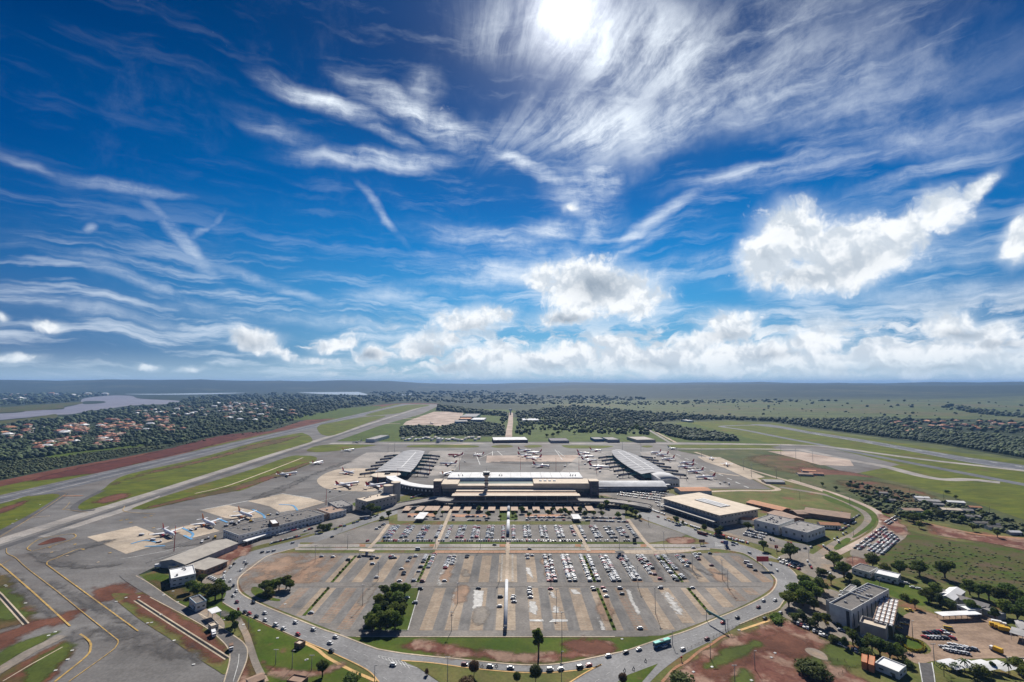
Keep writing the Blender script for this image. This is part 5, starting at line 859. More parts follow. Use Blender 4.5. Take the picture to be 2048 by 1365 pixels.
def frust(b, x, y, z0, z1, r0, r1, n=8): b.add([(x + r0 * math.cos(6.2832 * (k + .5) / n), y + r0 * math.sin(6.2832 * (k + .5) / n), z0) for k in range(n)] + [(x + r1 * math.cos(6.2832 * (k + .5) / n), y + r1 * math.sin(6.2832 * (k + .5) / n), z1) for k in range(n)], [(k, (k + 1) % n, n + (k + 1) % n, n + k) for k in range(n)] + [tuple(range(n - 1, -1, -1)), tuple(range(n, 2 * n))]); return b
frust(MB(), -37.5, 712, 33.4, 36.5, 3, 6.2).build('platform', 'concrete_wall', Ct); cb = frust(MB(), -37.5, 712, 36.51, 39.8, 4.6, 5.6).build('cab', 'glass', Ct); frust(MB(), -37.5, 712, 39.81, 40.6, 6, 5.6).build('roof', 'white_wall', Ct); MB().tube([(-37.5, 712, 40.6), (-37.5, 712, 47)], .18, 5).build('antenna', 'steel', Ct)
for z in (8, 13, 18, 23, 28): MB().box(-37.5, 709.6, z, 6.6, .5, 1.2).build('brace', 'dark', Ct)
# --- piers
def pier(label, prof, h, roofm, cx_fn):
    c0 = cx_fn(prof[0][0]); r = empty('pier', c0, prof[0][0], .4, label=label, cat='terminal pier')
    nS = 10; vs, fs = [], []; wv = MB()
    for y, hw in prof:
        cx = cx_fn(y)
        for k in range(nS + 1): t = -1 + 2 * k / nS; vs.append((cx + hw * 1.06 * t, y, h - 3.5 + 3.5 * math.cos(t * 1.4)))
    m = nS + 1
    for a in range(len(prof) - 1): fs += [(a * m + k, a * m + k + 1, (a + 1) * m + k + 1, (a + 1) * m + k) for k in range(nS)]
    top = MB().add(vs, fs, True); top.add([(x, y, z - .5) for x, y, z in vs], [f[::-1] for f in fs], True)
    for e, rv in ((0, 0), (len(prof) - 1, 1)):
        q = [vs[e * m + k] for k in range(m)]; ql = [(x, y, z - .5) for x, y, z in q]; f = [(k, m + k, m + k + 1, k + 1) for k in range(nS)]; top.add(q + ql, f if not rv else [g[::-1] for g in f])
    rf = top.build('roof', roofm, r)
    for k in range(1, 12):
        y = prof[0][0] + (prof[-1][0] - prof[0][0]) * k / 12; hw = float(np.interp(y, [q[0] for q in prof], [q[1] for q in prof])); MB().tube([(cx_fn(y) + hw * 1.06 * t, y, h - 3.45 + 3.5 * math.cos(t * 1.4)) for t in np.linspace(-1, 1, 9)], .28, 4, False, False).build('roof_seam', 'steel', rf)
    ft = [(cx_fn(y) - hw * .82, y) for y, hw in prof] + [(cx_fn(y) + hw * .82, y) for y, hw in prof[::-1]]
    MB().prism(ft, .4, h - 3.2).build('wall', 'teal', r); lo = [(cx_fn(y) - hw * .95, y) for y, hw in prof] + [(cx_fn(y) + hw * .95, y) for y, hw in prof[::-1]]; MB().prism(lo, .4, 5).build('lower_floor', 'dark', r)
    for s in (-.33, .33): MB().add([(cx_fn(y) + s * hw - .9 + 0 * w_, y, h + .06 - 3.5 + 3.5 * math.cos(s * 1.3) + .15) for y, hw in prof[1:-1] for w_ in (0,)] + [(cx_fn(y) + s * hw + .9, y, h + .06 - 3.5 + 3.5 * math.cos(s * 1.3) + .15) for y, hw in prof[1:-1]], [(k, k + 1, len(prof) - 2 + k + 1, len(prof) - 2 + k)[::-1] for k in range(len(prof) - 3)]).build('skylight_strip', 'white_roof', rf) if s > 0 or cx_fn(900) > 0 else None
    return r
LP = lambda y: -214 - (y - 868) * .057
pier('left pier with a long grey vaulted roof between rows of jet bridges', [(868, 30), (900, 31), (940, 31), (980, 30), (1020, 29), (1060, 27), (1100, 25), (1130, 23)], 14.5, 'pier_roof', LP)
RP = lambda y: 250 + (0 if y < 900 else 0)
pier('right pier with a grey lens-shaped roof and a white ridge strip', [(850, 22), (880, 25), (920, 27), (970, 28), (1020, 27), (1070, 24), (1110, 19), (1140, 14)], 14.5, 'pier_roof', RP)
b = empty('end_block', 259, 823, .4, label='white-walled block with grey vaulted roof at the near end of the right pier', cat='building'); MB().prism(walls_rect(244, 276, 800, 849), .4, 13).build('wall', 'white_wall', b)
v = MB(); vs = [(260 + 17.5 * t, y, 12.2 + 2.6 * math.cos(t * 1.4)) for y in (799, 850) for t in np.linspace(-1, 1, 9)]; v.add(vs, [(k, k + 1, 10 + k, 9 + k) for k in range(8)] + [tuple(range(8, -1, -1)), tuple(range(9, 18))], True); v.build('roof', 'pier_roof', b)
for k in range(6): MB().box(248.5 + k * 4.6, 799.9, 2.5, 2.6, .4, 3).build('window', 'glass', b)
b = empty('rotunda', -221, 850, .4, label='round podium with a brown flat roof at the near end of the left pier', cat='building')
def disc(x, y, z0, z1, r, n=36): return MB().prism([(x + r * math.cos(6.2832 * k / n), y + r * math.sin(6.2832 * k / n)) for k in range(n)], z0, z1, True)
disc(-221, 850, .4, 9.5, 23).build('wall', 'dark', b); disc(-221, 850, 9.51, 11, 25).build('roof', 'tan_roof', b); disc(-219, 853, 11.01, 13.5, 5, 12).build('roof_unit', 'dark', b); MB().tube([(-221 + 25.2 * math.cos(6.2832 * k / 30), 850 + 25.2 * math.sin(6.2832 * k / 30), 10.2) for k in range(31)], .6, 5, False).build('rim', 'concrete_wall', b)
b = empty('connector', -160, 790, .4, label='curved white-topped corridor linking terminal hall and left rotunda', cat='corridor'); cl = spline([(-106, 742), (-140, 752), (-172, 776), (-200, 815), (-208, 832)], 6)
L_, R_ = ribbon_pts(cl, 15); MB().prism([tuple(p) for p in L_] + [tuple(p) for p in R_[::-1]], .4, 10.6).build('wall', 'dark', b); L_, R_ = ribbon_pts(cl, 17); MB().prism([tuple(p) for p in L_] + [tuple(p) for p in R_[::-1]], 10.61, 12, True).build('roof', 'white_roof', b)
Lp, Rp = ribbon_pts(cl, 15.4)
for k in range(1, len(cl) - 1): q = Rp[k] if np.linalg.norm(Rp[k]) < np.linalg.norm(Lp[k]) else Lp[k]; dd = np.array(cl[k + 1]) - np.array(cl[k - 1]); MB().box(q[0], q[1], 6, 2.6, .5, 2.6, math.atan2(dd[1], dd[0])).build('window', 'white_wall', b)
b = empty('connector', 184, 782, .4, label='straight corridor with a white barrel roof linking terminal hall and right pier', cat='corridor'); MB().prism(walls_rect(123, 243.9, 766, 800), .4, 7).build('wall', 'grey_wall', b)
v = MB(); vs = [(x, 783 + 18 * t, 6.6 + 6.4 * math.cos(t * 1.35)) for x in (122, 243.9) for t in np.linspace(-1, 1, 11)]; v.add(vs, [(k, 11 + k, 12 + k, k + 1) for k in range(10)] + [tuple(range(0, 11)), tuple(range(21, 10, -1))], True); v.build('roof', 'white_roof', b)
canopy_roof('loading_canopy', 'long white canopy over the ground floor right of the terminal hall', [(1229, 971), (1340, 971), (1336, 966), (1232, 966)], 7, 'white_roof', nleg=(9, 2), cat='canopy')
canopy_roof('loading_canopy', 'small white canopy beside the right stair tower of the terminal', [(1190, 977), (1216, 977), (1212, 973), (1192, 973)], 6, 'white_roof', cat='canopy')
# jet bridges
def jet_bridge(x0, y, side, L, k, where, ang=0):
    r = empty('jet_bridge', x0, y, .4, label='%s jet bridge from the near end on the %s side of the %s pier' % (o_(k), 'left' if side < 0 else 'right', where), cat='jet bridge', group='jet bridges on the %s pier' % where)
    xe = x0 + side * L; ye = y + ang; MB().tube([(x0, y, 6.5), (x0 + side * L * .45, y, 6.2)], 2.5, 4, True, False).build('corridor', 'teal', r); xr = x0 + side * L * .45
    disc(xr, y, 4.4, 8.6, 2.6, 10).build('rotunda', 'dark', r); MB().tube([(xr, y, 6.1), (xe, ye, 5.2)], 2.1, 4, True, False).build('tunnel', 'metal_roof', r); MB().box(xe, ye, 3.3, 3.4, 3.4, 3.6).build('cab', 'dark', r)
    for q in ((xr, y, 4.4), (x0 + side * L * .8, y + ang * .7, 4)): MB().tube([(q[0], q[1], .4), q], .5, 6).build('support', 'steel', r)
for k in range(6):
    jet_bridge(LP(890 + k * 42) - 26, 890 + k * 42, -1, 34, k + 1, 'left', -8); jet_bridge(LP(890 + k * 42) + 25, 890 + k * 42, 1, 38, k + 1, 'left', -8)
    jet_bridge(250 - 23, 880 + k * 40, -1, 34, k + 1, 'right', -8); jet_bridge(250 + 23, 880 + k * 40, 1, 38, k + 1, 'right', -8)
# --- cargo terminal and sheds, left
building('cargo_terminal', 'long white cargo building with a dark roof beside the left apron', [(481, 1071), (650, 1029), (612, 1020), (446, 1062.5)], 9, 'white_wall', 'dark_roof', win=4.6, floors=2, units=26)
canopy_roof('entrance_canopy', 'long narrow white canopy along the front of the cargo building', [(487, 1083), (545, 1067), (543, 1064), (485, 1080)], 4.5, 'white_roof', nleg=(6, 2))
building('roof_hut', 'flat white plant room on the cargo building roof', [(536, 1043), (556, 1049), (560, 1045), (541, 1040)], 12.5, 'brown_wall', 'white_roof', z0=9, group=None)
building('hangar', 'long grey-brown corrugated hangar left of the white cargo building', [(341, 1126), (466, 1087), (455, 1072), (331, 1109)], 9, 'grey_wall', 'stone_roof', 'gable', win=0, ridge=3.2)
for k in range(10): pass
building('long_shed', 'long low white-roofed shed in front of the corrugated hangar', [(342, 1135), (412, 1112), (407, 1109), (337, 1131)], 4, 'cream_wall', 'white_roof', win=4)
building('flat_house', 'low brown building with a sagging flat brown roof by the ring road', [(397, 1141), (446, 1127), (430, 1112), (381, 1130)], 6, 'brown_wall', 'stone_roof', 'slab', win=5, over=1)
building('white_house', 'white flat-roofed house with a roof cabin in front of the hangar', [(334, 1145), (370, 1161), (386, 1142), (370, 1132)], 7, 'white_wall', 'white_roof', win=4, floors=2, units=3)
building('office_shed', 'red and white low office beside the cargo building end', [(636, 1021), (672, 1028), (690, 1019), (655, 1012)], 7, 'white_wall', 'brown_roof', win=4.5, floors=2, units=3)
building('office_shed', 'dark-roofed low building between cargo building and red and white office', [(601, 1030), (632, 1037), (654, 1027), (622, 1020)], 7, 'brown_wall', 'dark_roof', win=5, units=5)
building('plant_building', 'grey plant building left of the silo block', [(656, 1007), (690, 1017), (704, 1008), (672, 1001)], 8, 'grey_wall', 'grey_roof', win=5, floors=2, units=4)
building('plant_building', 'tan cooling plant block beside the twin silos', [(728, 1001), (760, 1006), (776, 988), (748, 985)], 14, 'concrete_wall', 'tan_roof', win=6, floors=2, units=9)
for k, (x, y) in enumerate(((772, 1004), (787, 1000))):
    X, Y = at(x + 4, y + 2); b = empty('silo', X, Y, .4, label='%s of the twin grey cylindrical silos' % ('left' if k == 0 else 'right'), cat='silo', group='twin silos'); disc(X, Y, .4, 26 if k else 24, 6.6, 28).build('shell', 'grey_wall', b); disc(X, Y, (26 if k else 24) + .01, (26 if k else 24) + .8, 6.9, 28).build('lid', 'tan_roof', b); MB().tube([(X - 6.9, Y, .4), (X - 6.9, Y, 24)], .25, 5).build('ladder', 'steel', b)
building('guard_house', 'white guard house with blue-edged flat roof beside the service road', [(378, 1199), (395, 1210), (414, 1202), (396, 1192)], 5.5, 'white_wall', 'dark_roof', win=3.5, units=0, parapet=.9)
for o in [o for o in COL.objects if o.name.startswith('guard_house')]: _c, _a, _b, _la, _lb = rect([(378, 1199), (395, 1210), (414, 1202), (396, 1192)], 5.5); [MB().box(*(_c + v * (L / 2 + .12) * sg), 5.9, w_ + .5, .22, .6, math.atan2(u[1], u[0])).build('trim', 'blue_trim', o) for u, v, L, w_ in ((_a, _b, _lb, _la), (_b, _a, _la, _lb)) for sg in (-1, 1)]
canopy_roof('fuel_canopy', 'white blue-edged canopy on thin posts right of the guard house', [(414, 1221), (429, 1228), (443, 1220), (430, 1213)], 5.5, 'white_roof', cat='canopy', leg='blue_trim')
building('kiosk', 'small pinkish kiosk with grey window on the service road edge', [(419, 1251), (433, 1254), (434, 1248), (422, 1245)], 3.4, 'orange_paint' if 0 else 'cream_wall', 'tan_roof', win=3)
building('kiosk', 'brown kiosk at the kerb of the ring road above the lawn', [(592, 1289), (606, 1290), (607, 1283), (594, 1281)], 3, 'brown_wall', 'tan_roof', win=2.5)
building('hut', 'orange-roofed hut among poles at the bottom of the lawn', [(500, 1358), (518, 1364), (521, 1348), (505, 1343)], 4, 'cream_wall', 'brown_roof', 'gable', win=3, ridge=1.2)
building('hut', 'flat brown hut at the bottom edge below the red earth track', [(577, 1365), (610, 1366), (612, 1354), (580, 1352)], 3, 'brown_wall', 'brown_roof', win=4)
# --- warehouse district, right
wr, wrc = building('warehouse', 'big warehouse with a tan flat roof and central skylight field', [(1331, 998), (1448, 1031), (1511, 1015), (1390, 985)], 14, 'concrete_wall', 'tan_roof', 'slab', win=6, floors=2, over=2.5)
c, ua, ub, la, lb = wrc; ang = math.atan2(ua[1], ua[0]); cs = c + ub * lb * .05 + ua * la * .03; MB().box(cs[0], cs[1], 14.02, la * .46, lb * .26, .5, ang).build('skylight_frame', 'grey_roof', wr)
for i in range(12):
    for j in range(3): q = cs + ua * la * .46 * ((i + .5) / 12 - .5) + ub * lb * .26 * ((j + .5) / 3 - .5); MB().box(q[0], q[1], 14.53, la * .46 / 12 * .8, lb * .26 / 3 * .75, .4, ang).build('skylight', 'white_roof', wr)
e = c - ub * (lb / 2 + 5); MB().box(e[0], e[1], 6.4, la * 1.0, 10, .5, ang).build('loading_canopy', 'concrete_wall', wr)
for i in range(10): q = e + ua * la * (i / 9 - .5) * .96 - ub * 4; MB().tube([(q[0], q[1], .4), (q[0], q[1], 6.4)], .3, 6).build('post', 'steel', wr)
building('small_hangar', 'small white shed with an orange roof beyond the tan warehouse', [(1358, 977), (1380, 984), (1411, 975), (1390, 968)], 8, 'white_wall', 'orange_roof', 'gable', ridge=2, win=0)
building('long_shed', 'long shed with a bright orange roof behind the tan warehouse', [(1496, 1004), (1572, 1019), (1578, 1013), (1501, 998)], 7, 'brown_wall', 'orange_roof', 'gable', ridge=2, win=6)
building('shed', 'brown-roofed shed with a pale roof panel behind the white sheds', [(1541, 1025), (1592, 1039), (1600, 1030), (1550, 1018)], 9, 'brown_wall', 'brown_roof', 'gable', ridge=2.5, win=0)
building('shed', 'small brown low roof left of the large brown roof', [(1588, 1021), (1612, 1029), (1627, 1021), (1602, 1014)], 7, 'brown_wall', 'brown_roof', 'gable', ridge=2, win=0)
building('shed', 'large wavy brown roof at the edge of the dry field', [(1627, 1021), (1647, 1033), (1681, 1022), (1663, 1010)], 9, 'brown_wall', 'brown_roof', 'gable', ridge=3, win=0)
building('shed', 'small house with an orange-beige roof behind the right white shed', [(1642, 1045), (1656, 1050), (1671, 1044), (1659, 1039)], 7, 'white_wall', 'orange_roof', 'gable', ridge=2, win=3)
building('shed', 'low shed with a white and orange roof at the right corner of the tan warehouse', [(1488, 1038), (1500, 1043), (1534, 1034), (1522, 1028)], 7, 'white_wall', 'orange_roof', 'gable', ridge=1.5, win=0)
building('white_shed', 'left of the two large white sheds with grey flat roofs', [(1506, 1040), (1552, 1051), (1592, 1041), (1543, 1030)], 11, 'white_wall', 'grey_roof', win=8, units=10)
building('white_shed', 'right of the two large white sheds, with ribbed side wall', [(1562, 1054), (1611, 1066), (1652, 1055), (1602, 1043)], 10, 'white_wall', 'grey_roof', win=8, units=3)
building('long_house', 'long low white house with dark roof beside the lawn', [(1702, 1137), (1742, 1147), (1752, 1137), (1722, 1128)], 5, 'white_wall', 'dark_roof', win=4)
building('house_wing', 'bright white-roofed wing joined to the long low house', [(1747, 1147), (1795, 1158), (1802, 1150), (1757, 1139)], 5, 'white_wall', 'white_roof', win=4)
# office block
ob, orc = building('office_block', 'grey-white office block with stepped dark roof and window fins', [(1674, 1214), (1718, 1231), (1764, 1177), (1720, 1166)], 12, 'white_wall', 'dark_roof', win=0, units=5, parapet=1.3)
c, ua, ub, la, lb = orc; ang = math.atan2(ua[1], ua[0]); pw = c + ub * lb * .02; MB().box(pw[0], pw[1], 12.13, la * .98, .5, 1.1, ang).build('roof_wall', 'white_wall', ob)
for k in range(5): q = c - ua * la * .3 + ub * lb * (.12 + k * .07); MB().box(q[0], q[1], 12.13, 3, .5, 1.0, ang).build('roof_unit', 'white_roof', ob)
e = c - ub * (lb / 2 + .06) + ua * la * .34; MB().box(e[0], e[1], .4, la * .14, .3, 11.5, ang).build('recess_shade', 'dark', ob)  # dark slab on the flat wall, painting in the shade of a recess
for k in range(9): q = c + ua * (la / 2 + .08) + ub * lb * (k / 8 - .5) * .9; MB().box(q[0], q[1], 2, .2, 1.0, 8.4, ang).build('window', 'glass', ob)
building('office_wing', 'windowless pale wing at the back left of the office block', [(1690, 1182), (1700, 1186), (1712, 1173), (1697, 1170)], 9, 'white_wall', 'grey_roof', win=0)
building('entrance_block', 'angular entrance block with an open roof left of the office block', [(1664, 1208), (1678, 1216), (1702, 1204), (1672, 1194)], 9, 'grey_wall', 'dark_roof', win=0, parapet=1.5)
building('annex', 'low annex with tan parapet roof before the gridded canopy', [(1716, 1247), (1770, 1263), (1777, 1251), (1728, 1237)], 8, 'concrete_wall', 'tan_roof', win=0, parapet=1.6)
cr, crc = canopy_roof('grid_canopy', 'wide white panel roof with a dark grid on the right of the office block', [(1739, 1239), (1777, 1250), (1806, 1203), (1768, 1194)], 9, 'white_roof', cat='canopy', nleg=(3, 6), th=.6)
c, ua, ub, la, lb = crc; ang = math.atan2(ua[1], ua[0])
for k in range(5): q = c + ua * la * (k / 4 - .5) * .98; MB().box(q[0], q[1], 9.01, .6, lb, .5, ang).build('beam', 'brown_roof', cr)
for k in range(8): q = c + ub * lb * (k / 7 - .5) * .98; MB().box(q[0], q[1], 9.52, la, .6, .3, ang).build('beam', 'purple_wall', cr)
building('small_house', 'small house with a bright white roof at the bottom right', [(1753, 1329), (1802, 1348), (1809, 1332), (1762, 1314)], 4, 'white_wall', 'white_roof', win=4)
for k, q in enumerate(([(1719, 1322), (1731, 1326), (1738, 1312), (1727, 1309)], [(1734, 1328), (1746, 1331), (1752, 1315), (1741, 1311)])): building('container_shed', '%s of the two narrow orange sheds side by side' % ('left' if k == 0 else 'right'), q, 4.6, 'orange_paint', 'orange_roof', win=0, group='orange sheds', parapet=.2)
cp, cpr = canopy_roof('carport', 'long white-roofed carport on posts at the far side of the brown yard', [(1880, 1231), (1966, 1230), (1950, 1222), (1868, 1223)], 4, 'white_roof', cat='carport', nleg=(7, 2), leg='brown_wall')
canopy_roof('carport', 'white canopy over yellow trucks at the right edge of the brown yard', [(2016, 1262), (2070, 1282), (2076, 1266), (2026, 1256)], 5, 'metal_roof', cat='carport', nleg=(3, 2))
building('gable_shed', 'large white gabled shed among trees at the right', [(1893, 1190), (1914, 1199), (1923, 1175), (1882, 1168)], 7, 'white_wall', 'white_roof', 'gable', ridge=2, win=0); building('gable_shed', 'grey narrow shed right of the large white gabled shed', [(1921, 1206), (1944, 1206), (1940, 1183), (1924, 1184)], 6, 'grey_wall', 'grey_roof', 'gable', ridge=2, win=0)
building('small_house', 'small white house behind the carport', [(1925, 1220), (1955, 1221), (1955, 1214), (1918, 1210)], 4, 'white_wall', 'white_roof', win=3); building('shed', 'low tan-roofed shed at the right edge beyond the tents', [(2024, 1322), (2060, 1342), (2080, 1330), (2040, 1312)], 5, 'cream_wall', 'tan_roof', win=0); building('shed', 'grey corrugated shed at the right edge behind the yellow trucks', [(2030, 1250), (2060, 1258), (2070, 1246), (2040, 1240)], 5, 'grey_wall', 'metal_roof', 'gable', ridge=1.5)
building('shed', 'thin grey wall-like shed behind the small white house', [(1962, 1218), (2000, 1232), (2010, 1228), (1968, 1213)], 4, 'grey_wall', 'grey_roof', win=0); building('shed', 'dark roof left of the white gabled shed', [(1862, 1178), (1880, 1184), (1884, 1176), (1866, 1170)], 5, 'white_wall', 'grey_roof', 'gable', ridge=1.5)
# tent canopies
X0, Y0 = at(1876, 1322, 4); X1, Y1 = at(2002, 1326, 4); r = empty('tent_canopy', (X0 + X1) / 2, (Y0 + Y1) / 2 - 4, .45, label='row of white arched tent roofs at the bottom right', cat='tent'); n = 60; vs = []
for j in range(7):
    for k in range(n + 1):
        t = k / n; ph = t * 4 % 1; z = 2.6 + 2.2 * (ph ** .7) * (1 - j / 6 * .1) - (1.6 if t == 1 else 0) + (.5 - abs(j / 6 - .5)) * .8; vs.append((X0 + (X1 - X0) * t + j * .8, Y0 + (Y1 - Y0) * t - j * 1.5 + 2, z))
MB().add(vs, [(a * (n + 1) + k, (a + 1) * (n + 1) + k, (a + 1) * (n + 1) + k + 1, a * (n + 1) + k + 1) for a in range(6) for k in range(n) if (k + 1) % 15], True).build('membrane', 'white_roof', r)
for k in range(5):
    for j in (0, 8): MB().tube([(X0 + (X1 - X0) * k / 4, Y0 - j + 1, .45), (X0 + (X1 - X0) * k / 4, Y0 - j + 1, 3.2)], .12, 5).build('post', 'steel', r)
# covered walkway
for k, (y0, y1, h) in enumerate(((rowY(1267), rowY(1168), 3.2), (rowY(1074), rowY(1046), 3.2), (rowY(1044.5), rowY(1030), 3.2), (rowY(1028.5), rowY(1012), 3.2))):
    w_ = 2.6 if k == 0 else 3.6; r = empty('covered_walkway', WX, (y0 + y1) / 2, .5, label=['white barrel-roofed walkway down the middle of the front car park', 'white barrel-roofed walkway between the packed rows of the upper car park', 'short white walkway roof across the small lot lawn', 'white walkway roof leading up to the terminal road'][k], cat='covered walkway', group='covered walkway to the terminal')
    vs = [(WX + w_ / 2 * t, y, h + .9 * math.cos(t * 1.45)) for y in (y0, y1) for t in np.linspace(-1, 1, 9)]; MB().add(vs, [(k_, k_ + 1, 10 + k_, 9 + k_) for k_ in range(8)] + [tuple(range(8, -1, -1)), tuple(range(9, 18))], True).build('roof', 'walk_roof', r)
    for yy in np.arange(y0 + 1, y1, 8):
        for s in (-1, 1): MB().tube([(WX + s * w_ * .42, yy, .5), (WX + s * w_ * .42, yy, h + .1)], .12, 5).build('post', 'steel', r)
    for yy in (y0 + 1.2,): MB().box(WX, yy, h + 1.0, w_ * .8, 2.2, .25).build('end_cap', 'dark', r) if k == 0 else None
# carports of the small upper lot and the pay stations
cxs = [812, 837, 855, 869, 890, 911, 934, 959, 983, 1007, 1029, 1049, 1073, 1098, 1120, 1138, 1157, 1182]
for k, x in enumerate(cxs): canopy_roof('carport', '%s beige carport from the left in the small lot before the terminal' % o_(k + 1), [(x - 7.2, 1021.5), (x + 7.2, 1021.5), (x + 7 - (x - 1023) * .03, 1012.5), (x - 7 - (x - 1023) * .03, 1012.5)], 3, 'brick_roof', group='beige carports before the terminal', cat='carport', leg='dark', nleg=(2, 2))
for q, l in (([(831, 1038), (851, 1038), (853, 1025), (837, 1025)], 'large white awning roof at the left of the small lot'), ([(1145, 1038), (1161, 1038), (1159, 1029), (1143, 1029)], 'large white awning roof at the right of the small lot'), ([(718, 1103), (750, 1103), (748, 1099), (720, 1099)], 'pinkish canopy over the car park toll booth'), ([(1231, 1106), (1248, 1106), (1247, 1102), (1232, 1102)], 'dark canopy at the upper edge of the front car park')):
    r, rc = canopy_roof('toll_canopy', l, q, 4.5, 'white_roof' if 'white' in l else ('tan_roof' if 'pink' in l else 'dark'), cat='canopy')
    c = rc[0]; MB().box(c[0], c[1], .45, 2.4, 3, 2.8).build('booth', 'grey_wall', r)
# terminal 2 sheds, military side
for q, h, wl, rf, l in (([(985, 881), (1054, 880.5), (1052, 874.5), (986, 875)], 8, 'purple_wall', 'white_roof', 'long low building with a white roof edge beyond the cross taxiway'), ([(925, 834), (957, 834), (957, 828), (928, 828)], 14, 'teal', 'metal_roof', 'dark blue hangar at the far military apron'), ([(921, 838.5), (944, 838.5), (944, 834.5), (922, 834.5)], 10, 'brown_wall', 'orange_roof', 'orange-roofed hangar at the far military apron'), ([(944, 840), (971, 840), (970, 836), (945, 836)], 10, 'grey_wall', 'white_roof', 'white-roofed hangar right of the orange-roofed one'), ([(909, 844), (935, 843.5), (935, 840.5), (911, 840.5)], 9, 'blue_trim', 'metal_roof', 'blue-grey hangar nearest on the military apron'),
                        ([(1043, 841), (1078, 841), (1076, 837.5), (1045, 837.5)], 9, 'white_wall', 'white_roof', 'white hall among dark trees beyond the parkland'), ([(1209, 880), (1233, 880), (1232, 875), (1210, 875)], 8, 'grey_wall', 'grey_roof', 'left grey barrack building beyond the cross taxiway'), ([(1262, 880), (1301, 880), (1300, 874), (1263, 874)], 8, 'cream_wall', 'stone_roof', 'right barrack building with pale openings beyond the taxiway'), ([(745, 879), (766, 879), (765, 871), (748, 871)], 9, 'white_wall', 'metal_roof', 'grey-roofed long white house at the wood edge left'), ([(1184, 879), (1204, 879), (1203, 875), (1185, 875)], 7, 'blue_trim', 'metal_roof', 'bluish shed left of the grey barrack building'), ([(1098, 882), (1136, 882), (1134, 877), (1100, 877)], 7, 'grey_wall', 'purple_wall', 'low dark shed beside the car cluster beyond the taxiway'), ([(1368, 842), (1381, 842), (1380, 840), (1369, 840)], 7, 'white_wall', 'white_roof', 'tiny white shed at the far wood edge')):
    building('hall' if h > 8 else 'barrack', l, q, h, wl, rf, win=0)
random.seed(9)
for k in range(24):
    x = 806 + k * 6.6 + random.uniform(-1, 1); y = random.uniform(875, 880.5); s = random.uniform(1.6, 3.6); hgt = random.choice([4, 5, 6, 12 if k in (11, 15) else 5])
    building('white_house', 'small white block in the row along the wood edge beyond the taxiway', [(x - s, y), (x + s, y), (x + s, y - 2), (x - s, y - 2)], hgt, 'white_wall', random.choice(['white_roof', 'metal_roof', 'tan_roof']), win=0, group='small blocks along the wood edge', door=False)
X, Y = at(1021, 826, 10); b = empty('water_tower', X, Y, .4, label='white domed tower at the end of the straight avenue', cat='tower'); MB().tube([(X, Y, 0), (X, Y, 22)], 4, 10).build('shaft', 'white_wall', b); frust(MB(), X, Y, 22, 31, 9, 6, 12).build('tank', 'white_roof', b)
# far suburb: each house its own
random.seed(21)
HV = []
for v in range(6):
    for rm in ('terra', 'orange_roof', 'brown_roof', 'white_roof'):
        a, b_, h = random.uniform(9, 15), random.uniform(7, 10), random.uniform(3.2, 5.5); w = MB().prism([(-a / 2, -b_ / 2), (a / 2, -b_ / 2), (a / 2, b_ / 2), (-a / 2, b_ / 2)], 0, h); wm = w.mesh('wall'); wm.materials.append(M['cream_wall'])
        q = MB(); rh = 2.2; A = a / 2 + .6; B = b_ / 2 + .6; q.add([(-A, -B, h - .1), (A, -B, h - .1), (A, B, h - .1), (-A, B, h - .1), (-A + B * .8, 0, h + rh), (A - B * .8, 0, h + rh)], [(0, 1, 5, 4), (1, 2, 5), (2, 3, 4, 5), (3, 0, 4), (3, 2, 1, 0)]); qm = q.mesh('roof'); qm.materials.append(M[rm]); HV.append((rm, wm, qm))
ROOFN = {'terra': 'terracotta', 'orange_roof': 'orange', 'brown_roof': 'brown', 'white_roof': 'white'}
def houses(poly, n, place, weights, sc=1.0, seed=2):
    for k, (px, py) in enumerate(poly_pts(poly, int(n * 1.35), seed)):
        x, y = at(px, py); rm, wm, qm = random.choices(HV, [weights[h[0]] for h in HV])[0]; r = empty('house', x, y, .3, random.uniform(-.5, .5) + random.choice([0, 1.57]), label='small house with %s roof among trees in %s' % (ROOFN[rm], place), cat='house', group='%s-roofed houses in %s' % (ROOFN[rm], place))
        s = sc * random.uniform(.9, 1.4) * max(1, math.hypot(x, y) / 1900); r.scale = (s, s, s); child('wall', wm, r); child('roof', qm, r)
W1 = {'terra': 5, 'orange_roof': 1.2, 'brown_roof': 2.5, 'white_roof': .8}; W2 = {'terra': 1.5, 'orange_roof': .6, 'brown_roof': 1.5, 'white_roof': 2.5}
for q, n in (([(65, 905), (100, 898), (104, 888), (68, 890)], 9), ([(112, 900), (150, 894), (158, 878), (115, 880)], 15), ([(190, 897), (240, 890), (250, 870), (200, 868)], 20), ([(105, 862), (165, 850), (180, 868), (120, 872)], 24), ([(195, 850), (260, 835), (268, 862), (200, 868)], 22), ([(255, 858), (330, 845), (370, 862), (300, 870)], 16), ([(285, 835), (340, 840), (330, 848), (285, 846)], 10), ([(0, 860), (60, 850), (50, 885), (0, 890)], 8)):
    houses(q, n, 'the left suburb', W1, 1.25, seed=n)
houses([(260, 825), (400, 812), (520, 800), (560, 815), (480, 830), (300, 840)], 70, 'the suburb behind the lake inlet', W2, .85, 31)
houses([(430, 838), (520, 826), (580, 818), (600, 830), (500, 845)], 10, 'the clearing beyond the runway', W2, 1.3, 12)
houses([(1780, 848), (1900, 842), (2040, 846), (2048, 860), (1900, 862), (1830, 868), (1786, 858)], 34, 'the village beyond the right runway', {'terra': 4, 'orange_roof': 4, 'brown_roof': 1, 'white_roof': 1}, 1.0, 14)
houses([(1000, 790), (1060, 786), (1160, 784), (1140, 797), (1010, 798)], 26, 'the distant settlement beyond the woods', W2, .5, 15)
